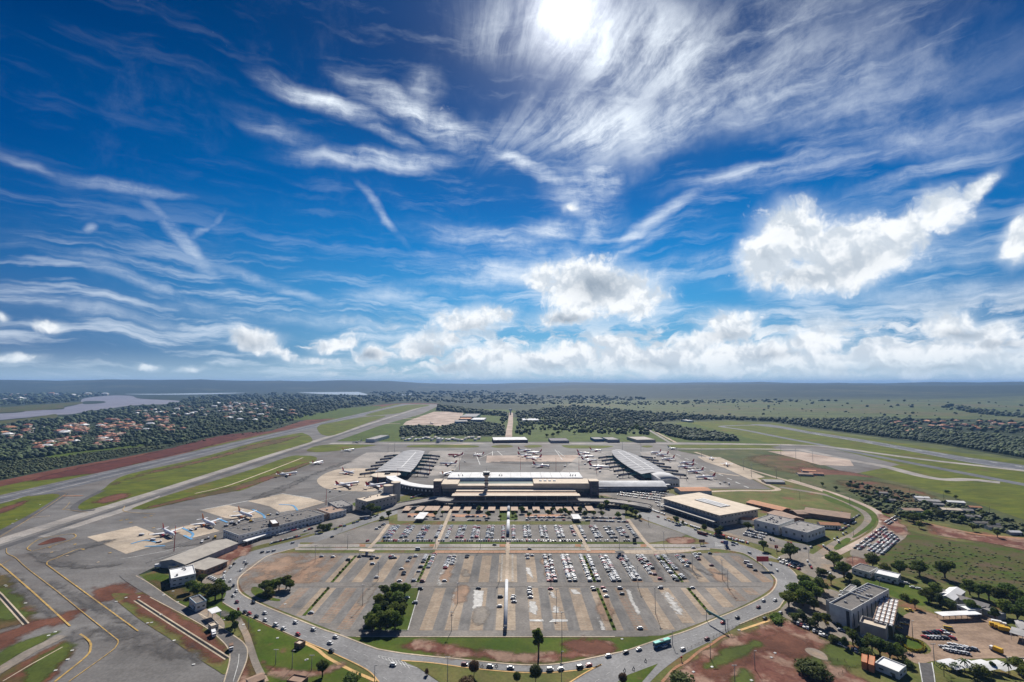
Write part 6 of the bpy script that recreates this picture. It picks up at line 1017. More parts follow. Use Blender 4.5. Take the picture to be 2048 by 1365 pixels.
houses([(0, 788), (150, 784), (260, 785), (140, 800), (0, 806)], 22, 'the far shore of the lake', W2, .8, 16)
# shed district on the right: low roofs
random.seed(3)
for k, (px, py, s, rm) in enumerate(((1620, 940, 9, 'orange_roof'), (1632, 945, 8, 'terra'), (1612, 947, 7, 'brown_roof'), (1842, 993, 10, 'white_roof'), (1858, 1000, 11, 'metal_roof'), (1872, 1006, 11, 'metal_roof'), (1890, 1008, 10, 'grey_roof'), (1915, 1001, 9, 'white_roof'), (1900, 1016, 11, 'tan_roof'), (1925, 1018, 9, 'grey_roof'), (1800, 1010, 12, 'grey_roof'), (1822, 1016, 12, 'brown_roof'), (1785, 998, 9, 'grey_roof'), (1950, 1012, 9, 'orange_roof'), (1970, 1016, 9, 'brown_roof'), (1940, 1030, 10, 'grey_roof'), (1960, 1042, 11, 'dark_roof'), (1982, 1050, 10, 'dark_roof'), (2005, 1056, 10, 'grey_roof'), (2025, 1062, 9, 'white_roof'), (1990, 1046, 7, 'metal_roof'), (1765, 985, 8, 'grey_roof'), (1900, 1035, 8, 'white_roof'), (1540, 962, 12, 'metal_roof'))):
    if k % 4 == 2 and k != 2: continue
    px += random.uniform(-6, 6); py += random.uniform(-1.5, 1.5); s *= random.uniform(.5, 1.05)
    building('low_shed', '%s shed from the left, with a %s roof, in the shed district' % (o_(k + 1), rm.replace('_roof', '').replace('terra', 'terracotta')) if k != 23 else 'dark guard shelter at the apron service road', [(px - s, py), (px + s * .6, py + s * .45), (px + s, py - s * .12), (px - s * .6, py - s * .5)], 5, random.choice(['white_wall', 'cream_wall', 'grey_wall']), rm, 'gable', ridge=1.4, win=0, group='low sheds beyond the meadow' if k != 23 else None)
# ---------------------------------------------------------------- aircraft
for n_, a in (('air_white', (.80, .80, .81)), ('air_red', (.50, .03, .045)), ('air_orange', (.75, .22, .04)), ('air_grey', (.30, .31, .33)), ('air_dark', (.10, .11, .13)), ('air_yellow', (.7, .45, .1)), ('air_blue', (.05, .10, .3))): bm_(n_, a, tuple(q * .88 for q in a), .6, rough=.35, spec=.5)
def wingm(root, tip, span, x0, x1, z0, z1, th, side, tipth=.15):        # a swept tapering slab; x runs along the body, nose at +x
    v = [(x0, 0, z0 - th / 2), (x0 - root, 0, z0 - th / 2), (x1 - tip, side * span, z1 - tipth / 2), (x1, side * span, z1 - tipth / 2)]; v += [(a, b, c + (th if k < 2 else tipth)) for k, (a, b, c) in enumerate(v)]
    f = [(0, 1, 2, 3), (7, 6, 5, 4), (0, 4, 5, 1), (1, 5, 6, 2), (2, 6, 7, 3), (3, 7, 4, 0)]; return v, (f if side < 0 else [q[::-1] for q in f])
def plane_parts(L, tail, belly=None, prop=False):
    rad = L * .052; pr = [(.5, .02), (.49, .30), (.465, .62), (.43, .88), (.38, 1), (-.18, 1), (-.30, .82), (-.40, .50), (-.48, .2), (-.5, .06)]; P = {}
    P['fuselage'] = (MB().tube([(L * t, 0, 3.6 + (rad * (1 - r) * .55 if t < -.15 else -rad * (1 - r) * .15)) for t, r in pr], [rad * r for t, r in pr], 12), 'air_grey' if tail == 'air_grey' else (belly or 'air_white'))
    P['cockpit_window'] = (MB().box(L * .452, 0, 3.6 + rad * .42, L * .022, rad * 1.1, rad * .30), 'glass')
    if tail != 'air_grey': P['window_row'] = (MB().add([(L * a, s * rad * 1.012, 3.85 + b) for s in (-1, 1) for a, b in ((-.2, 0), (.38, 0), (.38, .3), (-.2, .3))], [(0, 1, 2, 3), (7, 6, 5, 4)]), 'glass')
    for s in (-1, 1):
        m = MB().add(*wingm(L * .19, L * .045, L * .46, L * .09, L * -.10, 2.6, 4.0, .75, s)); e = MB(); 
        if not prop: e.tube([(L * -.115, s * L * .46, 4.0), (L * -.14, s * L * .475, 5.4)], [.35, .1], 4)
        P['wing', s] = (m, 'air_grey' if tail == 'air_grey' else 'air_white'); P['winglet', s] = (e if e.v else None, tail)
        P['engine', s] = (MB().tube([(L * .12, s * L * .155, 1.9), (L * .09, s * L * .155, 1.9), (L * .02, s * L * .155, 1.95), (L * -.01, s * L * .155, 2.0)], [1.0, 1.12, 1.0, .55], 10), tail if tail != 'air_grey' else 'air_dark')
        P['tailplane', s] = (MB().add(*wingm(L * .09, L * .035, L * .165, L * -.39, L * -.455, 4.4, 4.9, .3, s)), 'air_grey' if tail == 'air_grey' else 'air_white')
    P['tail_fin'] = (MB().add([(L * -.33, -.2, 3.6 + rad * .8), (L * -.465, -.2, 3.6 + rad * .5), (L * -.52, -.1, 3.6 + L * .185), (L * -.465, -.1, 3.6 + L * .185), (L * -.33, .2, 3.6 + rad * .8), (L * -.465, .2, 3.6 + rad * .5), (L * -.52, .1, 3.6 + L * .185), (L * -.465, .1, 3.6 + L * .185)], [(0, 1, 2, 3), (7, 6, 5, 4), (0, 3, 7, 4), (3, 2, 6, 7), (2, 1, 5, 6)]), tail)
    g = MB(); 
    for x, y in ((L * .40, 0), (-L * .02, 2.6), (-L * .02, -2.6)): g.tube([(x, y, .5), (x, y, 2.6)], .15, 5); g.tube([(x, y - .3, .5), (x, y + .3, .5)], .55, 8)
    P['landing_gear'] = (g, 'dark'); out = []
    for k, (mb, m) in P.items():
        if mb is None: continue
        me = mb.mesh(k if isinstance(k, str) else k[0]); me.materials.append(M[m]); out.append((k if isinstance(k, str) else k[0], me))
    return out
PL = {}
def plane(nx, ny, tx, ty, label, tail='air_red', L=38, belly=None):
    a, b = np.array(at(nx, ny, 3.6)), np.array(at(tx, ty, 3.6)); d = b - a
    if np.linalg.norm(d) < L * .5: d = d / np.linalg.norm(d) * L
    mid = (a + b) / 2; ang = math.atan2(-d[1], -d[0]); key = (tail, L, belly)
    if key not in PL: PL[key] = plane_parts(L, tail, belly)
    r = empty('airliner' if tail != 'air_grey' else 'military_transport', mid[0], mid[1], .35, ang, label=label, cat='aircraft', group='aircraft on the aprons')
    for nm, me in PL[key]: child(nm, me, r)
plane(350, 1072, 323, 1058, 'white airliner with red tail on the nearest left stand, leftmost of three', 'air_red', 36); plane(434, 1053, 400, 1038, 'white airliner with orange-red tail, middle of three by the cargo building', 'air_orange'); plane(508, 1035, 473, 1023, 'white airliner with orange tail and belly, rightmost of three by the cargo building', 'air_orange')
plane(590, 946, 559, 950, 'white airliner with orange tail taxiing along the left grass island', 'air_orange'); plane(645, 923, 626, 928, 'small-looking white and red airliner taxiing at the tip of the left grass island', 'air_red'); plane(708, 899, 686, 902, 'airliner with yellow-orange tail beside the far grass lens', 'air_yellow'); plane(703, 885, 725, 883, 'dark grey military jet on the cross taxiway', 'air_grey', 30)
plane(712, 948, 681, 942, 'white airliner with slim red tail behind the round tan pad', 'air_red'); plane(718, 965, 672, 972, 'white airliner with red tail on the round tan pad', 'air_red', 42); plane(779, 967, 731, 974, 'white airliner with red tail nosing to the left rotunda', 'air_red', 42)
plane(897, 910, 925, 911, 'red-bodied airliner at the right side of the left pier', 'air_red', 38, 'air_red'); plane(877, 927, 916, 928, 'white airliner with red tail nearest on the right side of the left pier', 'air_red'); plane(946, 911, 968, 909, 'small white airliner standing alone on the central apron', 'air_red', 30); plane(905, 944, 884, 950, 'white airliner half hidden behind the left end of the terminal hall', 'air_orange', 34)
plane(1063, 902, 1036, 900, 'farthest white airliner with red tail in the central cluster', 'air_red'); plane(1054, 906, 1083, 905, 'second farthest airliner in the central cluster, facing left', 'air_red'); plane(1065, 912, 1036, 910, 'airliner in the central cluster facing right, before the left-facing one', 'air_red'); plane(1051, 917, 1083, 916, 'nearest airliner of the tight central cluster, facing left', 'air_red'); plane(1101, 933, 1065, 930, 'lone red-tailed airliner on the apron just behind the terminal hall', 'air_red')
plane(1202, 902, 1181, 900, 'farthest airliner left of the right pier', 'air_red', 34); plane(1181, 908, 1154, 905, 'second airliner from the far end left of the right pier', 'air_red'); plane(1190, 914, 1155, 912, 'third airliner from the far end left of the right pier', 'air_red'); plane(1196, 921, 1162, 920, 'grey-white airliner, fourth from the far end left of the right pier', 'air_red', 36); plane(1218, 935, 1180, 933, 'airliner nearest the terminal hall left of the right pier', 'air_red', 42)
for k, (a, b, c, d) in enumerate(((1298, 907, 1325, 904), (1311, 911, 1338, 909), (1321, 919.5, 1351, 917), (1357, 927, 1390, 925), (1356, 934.5, 1387, 933), (1377, 944, 1405, 942), (1391, 955, 1431, 954))): plane(a, b, c, d, '%s white airliner with red tail from the far end right of the right pier' % o_(k + 1), 'air_red', 38)
plane(1352, 898, 1337, 896, 'small dark-tailed jet at the far corner of the right apron', 'air_blue', 28); plane(1425, 920, 1421, 914, 'small white jet parked at the far end of the right remote stands', 'air_blue', 26); plane(1455, 932, 1451, 925, 'white and orange jet parked on the right remote stands', 'air_orange', 30); plane(870, 848.5, 857, 846, 'dark military transport on the far military apron', 'air_grey', 36)
# ---------------------------------------------------------------- road vehicles
CC = {'white': (.74, .74, .73), 'silver': (.45, .46, .48), 'black': (.025, .025, .03), 'grey': (.16, .165, .175), 'red': (.42, .03, .03), 'dark red': (.16, .02, .03), 'blue': (.05, .10, .25), 'yellow': (.62, .40, .03)}
for k, v in CC.items(): bm_('paint_' + k, v, tuple(q * .85 for q in v), 1, rough=.28, spec=.6)
bm_('tyre', (.02, .02, .02), (.03, .03, .03), 2)
def car_meshes(kindc):
    L, W_, hb, hc = {'car': (4.2, 1.75, .95, 1.48), 'sedan': (4.5, 1.78, .92, 1.45), 'suv': (4.6, 1.9, 1.1, 1.78), 'van': (5.4, 2.0, 1.3, 2.4), 'pickup': (5.0, 1.85, 1.05, 1.75)}[kindc]
    c0, c1 = {'car': (-.42, .24), 'sedan': (-.30, .22), 'suv': (-.46, .22), 'van': (-.49, .36), 'pickup': (-.05, .27)}[kindc]; b = MB()
    def loft(b, secs):
        n = 8; vs = []
        for x, w, z0, z1 in secs: vs += [(x, -w, z0 + .12), (x, -w * .86, z0), (x, w * .86, z0), (x, w, z0 + .12), (x, w, z1 - .16), (x, w * .84, z1), (x, -w * .84, z1), (x, -w, z1 - .16)]
        fs = []
        for k in range(len(secs) - 1): fs += [(k * n + j, k * n + (j + 1) % n, (k + 1) * n + (j + 1) % n, (k + 1) * n + j)[::-1] for j in range(n)]
        fs += [tuple(range(n)), tuple(range(len(secs) * n - 1, (len(secs) - 1) * n - 1, -1))]; b.add(vs, fs, False)
    w = W_ / 2; loft(b, [(-L / 2, w * .86, .38, hb * .86), (-L * .46, w * .97, .25, hb * .98), (-L * .1, w, .25, hb), (L * .2, w, .25, hb), (L * .44, w * .95, .25, hb * .82), (L / 2, w * .8, .38, hb * .66)])
    g = MB(); x0, x1 = L * c0, L * c1; rk = .10 if kindc in ('van',) else .32
    vs = [(x0, -w * .93, hb - .05), (x1 + (.55 if kindc != 'van' else .35), -w * .93, hb - .05), (x1 + (.55 if kindc != 'van' else .35), w * .93, hb - .05), (x0, w * .93, hb - .05), (x0 + rk, -w * .78, hc - .06), (x1, -w * .78, hc - .06), (x1, w * .78, hc - .06), (x0 + rk, w * .78, hc - .06)]
    g.add(vs, [(0, 1, 5, 4), (1, 2, 6, 5), (2, 3, 7, 6), (3, 0, 4, 7)]); b.add([(x0 + rk - .04, -w * .80, hc - .062), (x1 + .04, -w * .80, hc - .062), (x1 + .04, w * .80, hc - .062), (x0 + rk - .04, w * .80, hc - .062), (x0 + rk + .15, -w * .7, hc), (x1 - .1, -w * .7, hc), (x1 - .1, w * .7, hc), (x0 + rk + .15, w * .7, hc)], [(0, 1, 5, 4), (1, 2, 6, 5), (2, 3, 7, 6), (3, 0, 4, 7), (4, 5, 6, 7)])
    wh = MB().tube([(0, -.11, 0), (0, .11, 0)], .32, 10, True, False); return b, g, wh, L, w
CM = {}
for kc in ('car', 'sedan', 'suv', 'van', 'pickup'):
    b, g, wh, L, w = car_meshes(kc); gm = g.mesh('window'); gm.materials.append(M['glass']); wm = wh.mesh('wheel'); wm.materials.append(M['tyre'])
    for cc in CC:
        bmh = b.mesh('body'); bmh.materials.append(M['paint_' + cc]); one = MB(); one.v, one.f, one.mi, one.sm = list(b.v), list(b.f), list(b.mi), list(b.sm); one.i = 1; one.add(g.v, g.f); one.i = 2
        for sx in (-.3, .3): one.box(L * sx, 0, 0, .6, w * 2.0, .3)
        om = one.mesh('parked_car'); om.materials.append(M['paint_' + cc]); om.materials.append(M['glass']); om.materials.append(M['tyre']); CM[kc, cc] = (bmh, gm, wm, om, L, w)
    CM[kc] = (b, g, L, w)
CARS = []                                 # x, y, heading, colour, kind, label, group, parts wanted
def rc_(r, dens=(.34, .19, .19, .14, .08, .03, .03)): return r.choices(['white', 'silver', 'black', 'grey', 'red', 'dark red', 'blue'], dens)[0]
def rk_(r): return r.choices(['car', 'sedan', 'suv', 'pickup'], (.5, .25, .2, .05))[0]
KW = {'car': 'hatchback', 'sedan': 'saloon car', 'suv': 'tall car', 'van': 'van', 'pickup': 'pickup'}
def heading(x, y, line):
    P = np.array(line); d = np.hypot(P[:, 0] - x, P[:, 1] - y); k = min(max(int(d.argmin()), 1), len(P) - 2); v = P[k + 1] - P[k - 1]; return math.atan2(v[1], v[0])
RINGW = spline([at(*q) for q in ring_in], 4)
rr = random.Random(4)
ring = [(461, 1163, 'white'), (467, 1173, 'black'), (473, 1184, 'white'), (467, 1193, 'white'), (474, 1206, 'dark red'), (507, 1207, 'black'), (490, 1226, 'black'), (499, 1229, 'red'), (513, 1235, 'black'), (530, 1228, 'white'), (531, 1242, 'white'), (552, 1252, 'white', 'suv'), (567, 1259, 'white'), (591, 1247, 'white'), (596, 1271, 'red'), (627, 1261, 'white'), (671, 1276, 'white'), (660, 1288, 'white'), (663, 1304, 'black'), (786, 1332, 'white'), (449, 1147, 'white'), (447, 1155, 'white', 'suv'), (461, 1136, 'silver'), (468, 1129, 'black'), (482, 1142, 'white'), (489, 1125, 'white'), (493, 1129, 'black'),
        (929, 1331, 'dark red'), (980, 1335, 'silver'), (1021, 1338, 'silver', 'sedan'), (1100, 1342, 'white', 'suv'), (1122, 1341, 'white'), (1160, 1337, 'black', 'suv'), (1178, 1333, 'red'), (1217, 1314, 'white'), (1252, 1307, 'black'), (1278, 1301, 'white'), (1329, 1295, 'white'), (1366, 1301, 'white'), (1414, 1280, 'dark red'), (1446, 1247, 'red'), (1475, 1237, 'black'), (1517, 1216, 'dark red'), (1527, 1203, 'white'), (1550, 1202, 'white'), (1561, 1228, 'silver'), (1530, 1239, 'black'), (1499, 1107, 'silver'), (1541, 1130, 'silver'), (1554, 1142, 'white'),
        (524, 1106, 'black'), (536, 1105, 'silver'), (547, 1103, 'silver'), (585, 1087, 'silver'), (633, 1069, 'silver'), (671, 1059, 'black'), (681, 1053, 'red'), (689, 1053, 'blue'), (707, 1047, 'black'), (735, 1083, 'red'), (664, 1075, 'black'), (1445, 1086, 'red'), (1466, 1091, 'silver')]
for k, q in enumerate(ring):
    x, y = at(q[0], q[1] + 1.0); kc = q[3] if len(q) > 3 else rr.choice(['car', 'car', 'sedan']); side = 'left' if q[0] < 760 else ('bottom' if q[0] < 1250 else 'right')
    near = [(458, 'by the trees above the guard house'), (520, 'below the bend with the guard house'), (640, 'along the lawn'), (760, 'before the grove island'), (900, 'at the striped fork'), (1210, 'in the slip road queue'), (1350, 'around the green bus'), (1480, 'before the red ground'), (3000, 'at the right bend')]
    pl = next(t for a, t in near if q[0] < a); cnt = sum(1 for c in CARS if c[8] == pl) + 1
    CARS.append([x, y, heading(x, y, RINGW), q[2], kc, '%s %s, ring road %s, %s from the left' % (q[2], KW[kc], pl, o_(cnt)), 'cars driving on the ring road', True, pl])
def addc(px, py, rot, cc, kc, label, group, w=None, parts=False):
    x, y = w if w else at(px, py, .5); CARS.append([x, y, rot, cc, kc, label, group, parts, ''])
for k, (x, y, cc, kc) in enumerate(((643, 1114, 'silver', 'sedan'), (666, 1115, 'white', 'car'), (696, 1121, 'black', 'suv'), (719, 1115, 'black', 'car'), (743, 1119, 'black', 'car'), (754, 1117, 'grey', 'car'), (747, 1114, 'silver', 'car'), (745, 1129, 'white', 'suv'), (781, 1115, 'red', 'car'), (790, 1117, 'grey', 'car'), (753, 1156, 'white', 'car'), (803, 1139, 'white', 'sedan'), (808, 1146, 'black', 'car'), (807, 1150, 'black', 'car'), (799, 1163, 'white', 'sedan'), (828, 1163, 'silver', 'suv'), (845, 1164, 'dark red', 'suv'), (889, 1163, 'white', 'car'), (841, 1179, 'black', 'suv'), (814, 1197, 'white', 'car'), (830, 1207, 'silver', 'suv'), (622, 1227, 'silver', 'sedan'), (957, 1178, 'black', 'sedan'), (1001, 1195, 'black', 'suv'), (999, 1214, 'white', 'car'), (1027, 1194, 'silver', 'car'), (1026, 1198, 'white', 'car'), (1028, 1205, 'silver', 'sedan'), (1059, 1178, 'silver', 'car'), (1059, 1184, 'white', 'suv'), (1060, 1189, 'white', 'suv'), (1061, 1196, 'white', 'sedan'), (1101, 1179, 'red', 'sedan'), (1186, 1177, 'white', 'car'), (1188, 1181, 'black', 'car'), (1206, 1177, 'red', 'car'), (1210, 1183, 'white', 'car'), (1213, 1194, 'white', 'sedan'), (1240, 1178, 'silver', 'suv'), (1244, 1189, 'black', 'car'), (1321, 1177, 'silver', 'suv'), (1385, 1177, 'white', 'sedan'), (1280, 1258, 'white', 'car'), (1309, 1150, 'dark red', 'car'), (1320, 1159, 'red', 'car'), (1350, 1159, 'black', 'suv'), (1354, 1162, 'black', 'car'), (1301, 1148, 'white', 'sedan'), (1390, 1110, 'white', 'suv'), (1399, 1109, 'white', 'car'), (1420, 1108, 'black', 'car'), (1398, 1120, 'dark red', 'car'), (1423, 1132, 'dark red', 'sedan'), (1510, 1142, 'black', 'car'), (869, 1110, 'red', 'suv'), (989, 1091, 'black', 'sedan'), (1059, 1099, 'grey', 'sedan'), (1387, 1097, 'silver', 'sedan'))):
    pl = 'left of the grove island' if x < 720 and y > 1170 else ('in the left half of the front lot' if x < 860 else ('near the central walkway' if x < 1080 else ('in the near right rows' if y > 1170 else 'at the right end of the front lot')))
    if 1085 < y < 1102: pl = 'on the middle road'
    addc(x, y, rr.choice([0, math.pi]) + rr.uniform(-.06, .06), cc, kc, '%s %s %s, %s lone car' % (cc, KW[kc], pl, o_(k + 1)), 'loose cars in the front car park', None, y > 1172)
for x, y in ((1493, 1127), (1499, 1134)): addc(x, y, 2.6, 'white', 'van', '%s white van parked at the right tip of the front car park' % ('far' if y < 1130 else 'near'), 'white vans at the lot tip', None, True)
addc(836, 1100, 0, 'white', 'van', 'white van driving on the middle road left of centre', None); addc(1677, 1085, 1.1, 'white', 'van', 'white van on the avenue at the junction', None)
# rows in the front car park: share of bays taken along the upper half (0 = near end)
occ = {34.6: (.0, 1, .82), 52: (0, 1, .88), 71: (0, 1, .9), 89.6: (0, 1, .9), 108: (.05, 1, .85), 126: (.3, 1, .85), 146: (.1, 1, .8), 165: (.52, 1, .75), 183: (.85, 1, .6), -59: (.45, 1, .62), -41.6: (.9, 1, .7), 17.4: (.82, 1, .5), -24.5: (.95, 1, .4), -97: (.75, 1, .6), -115: (.85, 1, .3)}
rr = random.Random(12); upx = [m for m in mods_up]
def modname(x): 
    xs = sorted(q[0] for q in mods_up); 
    R_ = [q for q in xs if q > WX]; L_ = [q for q in xs if q < WX][::-1]
    return '%s row %s of walkway' % ((o_(R_.index(x) + 1), 'right') if x > WX else (o_(L_.index(x) + 1), 'left'))
for x, k in mods_up:
    key = min(occ, key=lambda q: abs(q - x))
    if k == 'm' and x < 0: fr, to, p = (.35, 1, .75) if x > -100 else (2, 2, 0)
    elif abs(key - x) > 2: continue
    else: fr, to, p = occ[key]
    r = clip_run(x, YM1, YT)
    if not r: continue
    for s in (-1, 1):
        n = 0
        for j, y in enumerate(np.arange(r[0] + 1 + 1.25, r[1], 2.5)):
            t = (y - r[0]) / (r[1] - r[0])
            if s > 0 and fr > .25 and t < fr + .15: continue
            if fr <= t <= to and rr.random() < p:
                n += 1; cc, kc = rc_(rr), rk_(rr); nm = modname(x)
                addc(0, 0, (0 if rr.random() < .5 else math.pi) + rr.uniform(-.03, .03), cc, kc, '%s %s, %s from near end, %s side, %s' % (cc, KW[kc], o_(n), 'left' if s < 0 else 'right', nm), 'cars in the %s' % nm, (x + s * (3.6 if k == 'm' else 2.35) + rr.uniform(-.2, .2), y))
# upper car park rows
ya, yb = rowY(1077), rowY(1053); yb2 = rowY(1050.5)
for px, dbl in ((775, 1), (808, 1), (841, 1), (873, 0), (894, 0), (919, 1), (949, 1), (979, 1), (1006, 0), (1027, 0), (1055, 1), (1089, 1), (1122, 1), (1150, 2), (1169, 0), (1197, 1), (1226, 1), (1250, 1), (1272, 0), (1285, 2)):
    x = at(px, 1075)[0]
    for s in ((-1, 1) if dbl == 1 else (0,)):
        for y in np.arange(ya, yb, 2.5):
            if rr.random() < (.9 if dbl != 2 else .35) - (.35 if 1215 < px else 0): addc(0, 0, rr.choice([0, math.pi]) + rr.uniform(-.04, .04), rc_(rr), rk_(rr), '', '', (x + s * 2.4, y))
for px in np.arange(764, 1270, 4.75):
    if rr.random() < (.72 if px < 880 else .9 if px < 1165 else .5): x, y = at(px, 1083.5); addc(0, 0, -1.57 + rr.uniform(-.05, .05), rc_(rr), rk_(rr), '', '', (x, y))
def scatter_row(x0, y0, x1, y1, n, p, rot, seed=1, dens=None, kc=None):
    r = random.Random(seed)
    for k in range(n):
        if r.random() < p: t = (k + .5) / n; addc(x0 + (x1 - x0) * t, y0 + (y1 - y0) * t, rot + r.uniform(-.06, .06), rc_(r, dens) if dens else rc_(r), kc or rk_(r), '', '')
for a in ((900, 1041, 980, 1042, 18, .5, 0), (905, 1034, 975, 1034, 16, .5, 0), (1052, 1040.5, 1140, 1041, 18, .45, 0), (1056, 1036, 1130, 1036, 22, .8, 0), (1165, 1036, 1250, 1038, 22, .8, 0), (1168, 1042, 1256, 1045, 22, .7, 0), (810, 1034, 870, 1034, 10, .5, 0), (850, 1039, 885, 1039, 6, .6, 0), (910, 1010.5, 990, 1010.5, 18, .6, 0), (1030, 1010.5, 1200, 1010.5, 38, .7, 0), (940, 1005.5, 1010, 1005.5, 12, .5, 0), (1085, 1004.5, 1180, 1005.5, 20, .6, 0), (840, 1003, 865, 999, 6, .6, .6)): scatter_row(*a, seed=int(a[0] * 3 + a[1]))
for k in range(5): scatter_row(1234 + k * 6, 990 - k * 3.6, 1322 + k * 6 - k * 2, 1000 - k * 4.4 + 2, 30, .88, 1.1, 40 + k)
for k in range(2): scatter_row(822 + k * 8, 997 - k * 4, 862 + k * 6, 986 - k * 2, 14, .85, .5, 60 + k)
scatter_row(1302, 1020, 1332, 1031, 14, .9, 1.1, 70, (1, .1, 0, 0, 0, 0, 0)); scatter_row(1360, 1045, 1400, 1058, 16, .9, 1.1, 71, (.9, .1, 0, 0, 0, 0, 0)); scatter_row(1428, 1070, 1500, 1088, 26, .85, 1.1, 72, (.6, .2, .1, 0, .1, 0, 0)); scatter_row(1310, 1005, 1345, 1012, 12, .8, 1.1, 73, (.8, .1, .1, 0, 0, 0, 0)); scatter_row(1314, 1012, 1340, 1018, 10, .7, 1.1, 79)
for k in range(3): scatter_row(1486 + k * 4, 1070 - k * 4.2, 1526 + k * 4, 1079 - k * 4.2, 12, .9, 1.1, 74 + k, (.7, .2, .1, .1, 0, 0, 0))
scatter_row(1538, 1080, 1585, 1088, 8, .6, 1.3, 80); scatter_row(1595, 1100, 1625, 1095, 5, .6, .5, 81); scatter_row(1556, 1119, 1606, 1135, 10, .8, .4, 82); scatter_row(1560, 1125, 1600, 1140, 9, .8, .4, 83); scatter_row(1614, 1122, 1624, 1138, 5, .9, 1, 84); scatter_row(1645, 1092, 1664, 1106, 5, .8, 1, 85); scatter_row(1660, 1085, 1695, 1064, 6, .6, .9, 86); scatter_row(1640, 1140, 1662, 1150, 5, .8, .4, 87)
scatter_row(1680, 1062, 1712, 1045, 12, .9, .3, 88); scatter_row(1688, 1050, 1720, 1030, 9, .8, .4, 89); scatter_row(1665, 1032, 1685, 1025, 6, .9, .8, 90)
for k in range(7): scatter_row(1712 + k * 8.5 - (3 if k < 2 else 0), 1098 - (0 if k < 2 else 3) + k * 2.4, 1768 + k * 5, 1054 + k * 4, 24, .88 if k != 2 else .35, .2 + rr.uniform(-.1, .1), 91 + k, (.5, .15, .12, .08, .14, .02, .02))
scatter_row(1770, 1046, 1795, 1032, 8, .9, .2, 99); scatter_row(1776, 1050, 1800, 1036, 8, .9, .2, 100)
scatter_row(1305, 1031, 1500, 1098, 26, .45, -1.0, 101); scatter_row(541, 1088, 600, 1073, 13, .95, .9, 102, (.35, .15, .1, .05, .35, 0, 0)); scatter_row(547, 1074, 618, 1053, 14, .95, .9, 103, (.4, .15, .15, .05, .25, 0, 0)); scatter_row(600, 1066, 625, 1058, 6, .8, .9, 104); scatter_row(640, 1040, 700, 1030, 10, .5, .5, 105); scatter_row(752, 1060, 770, 1048, 6, .8, .1, 106); scatter_row(710, 1046, 790, 1022, 9, .4, .6, 107)
for k in range(24):
    if k % 6 == 5: continue
    rr2 = random.Random(k + 300); cc = rc_(rr2); x, y = 1590 + k * 6.4, 1246 + k * 2.9 + (2 if k > 12 else 0); kc = rk_(rr2); addc(x, y, .9 + rr2.uniform(-.1, .1), cc, kc, '%s %s, %s from the left in the hedge-lined office row' % (cc, KW[kc], o_(k + 1)), 'cars in the hedge-lined office parking row')
for k, (x, y, cc) in enumerate(((1685, 1186, 'white'), (1688, 1190, 'silver'), (1683, 1194, 'white'), (1668, 1222, 'silver'), (1682, 1262, 'silver'), (1690, 1264, 'white'), (1732, 1276, 'white'), (1748, 1283, 'silver'), (1625, 1198, 'black'), (1640, 1180, 'blue'), (1650, 1196, 'black'), (1806, 1166, 'white'), (1813, 1168, 'white'), (1826, 1176, 'white'), (1838, 1179, 'white'))):
    addc(x, y, -.5, cc, 'sedan' if k % 2 else 'car', '%s car at the office block, %s from its back corner' % (cc, o_(k + 1)), 'cars around the office block', None, 1 if y > 1180 else 0)
k = 0
for a, b, n, cols in (((1852, 1268), (1888, 1264), 6, ['black', 'dark red', 'black', 'black', 'red', 'silver']), ((1850, 1276), (1892, 1277), 7, ['red', 'silver', 'white', 'silver', 'silver', 'black', 'grey']), ((1896, 1270), (1906, 1278), 2, ['white', 'red']), ((1886, 1296), (1950, 1300), 8, ['silver', 'white', 'silver', 'grey', 'white', 'silver', 'black', 'silver']), ((1894, 1302), (1934, 1309), 6, ['white', 'silver', 'white', 'silver', 'white', 'silver']), ((1903, 1291), (1934, 1297), 4, ['white', 'white', 'silver', 'white'])):
    for j in range(n):
        k += 1; t = j / max(n - 1, 1); addc(a[0] + (b[0] - a[0]) * t, a[1] + (b[1] - a[1]) * t, -.95, cols[j], ['sedan', 'car'][j % 2], '%s car on the brown yard, %s from the far left' % (cols[j], o_(k)), 'cars on the brown yard', None, True)
for k, (x, y) in enumerate(((1897, 1260), (1808, 1249), (1797, 1256), (1818, 1222))): addc(x, y, -.5, 'yellow', 'van' if k == 0 else 'pickup', ['yellow van alone behind the cars on the brown yard', 'yellow pickup by the gridded canopy', 'yellow and white pickup before the annex', 'orange pickup at the far corner of the gridded canopy'][k], None, None, True)
for k, (x, y) in enumerate(((420, 1156), (424, 1158), (428, 1160), (432, 1162), (444, 1158), (446, 1163))): addc(x, y, .6, 'white', 'car', 'white car, %s from the left in the little lot beside the white flat-roofed house' % o_(k + 1), 'cars beside the white flat-roofed house')
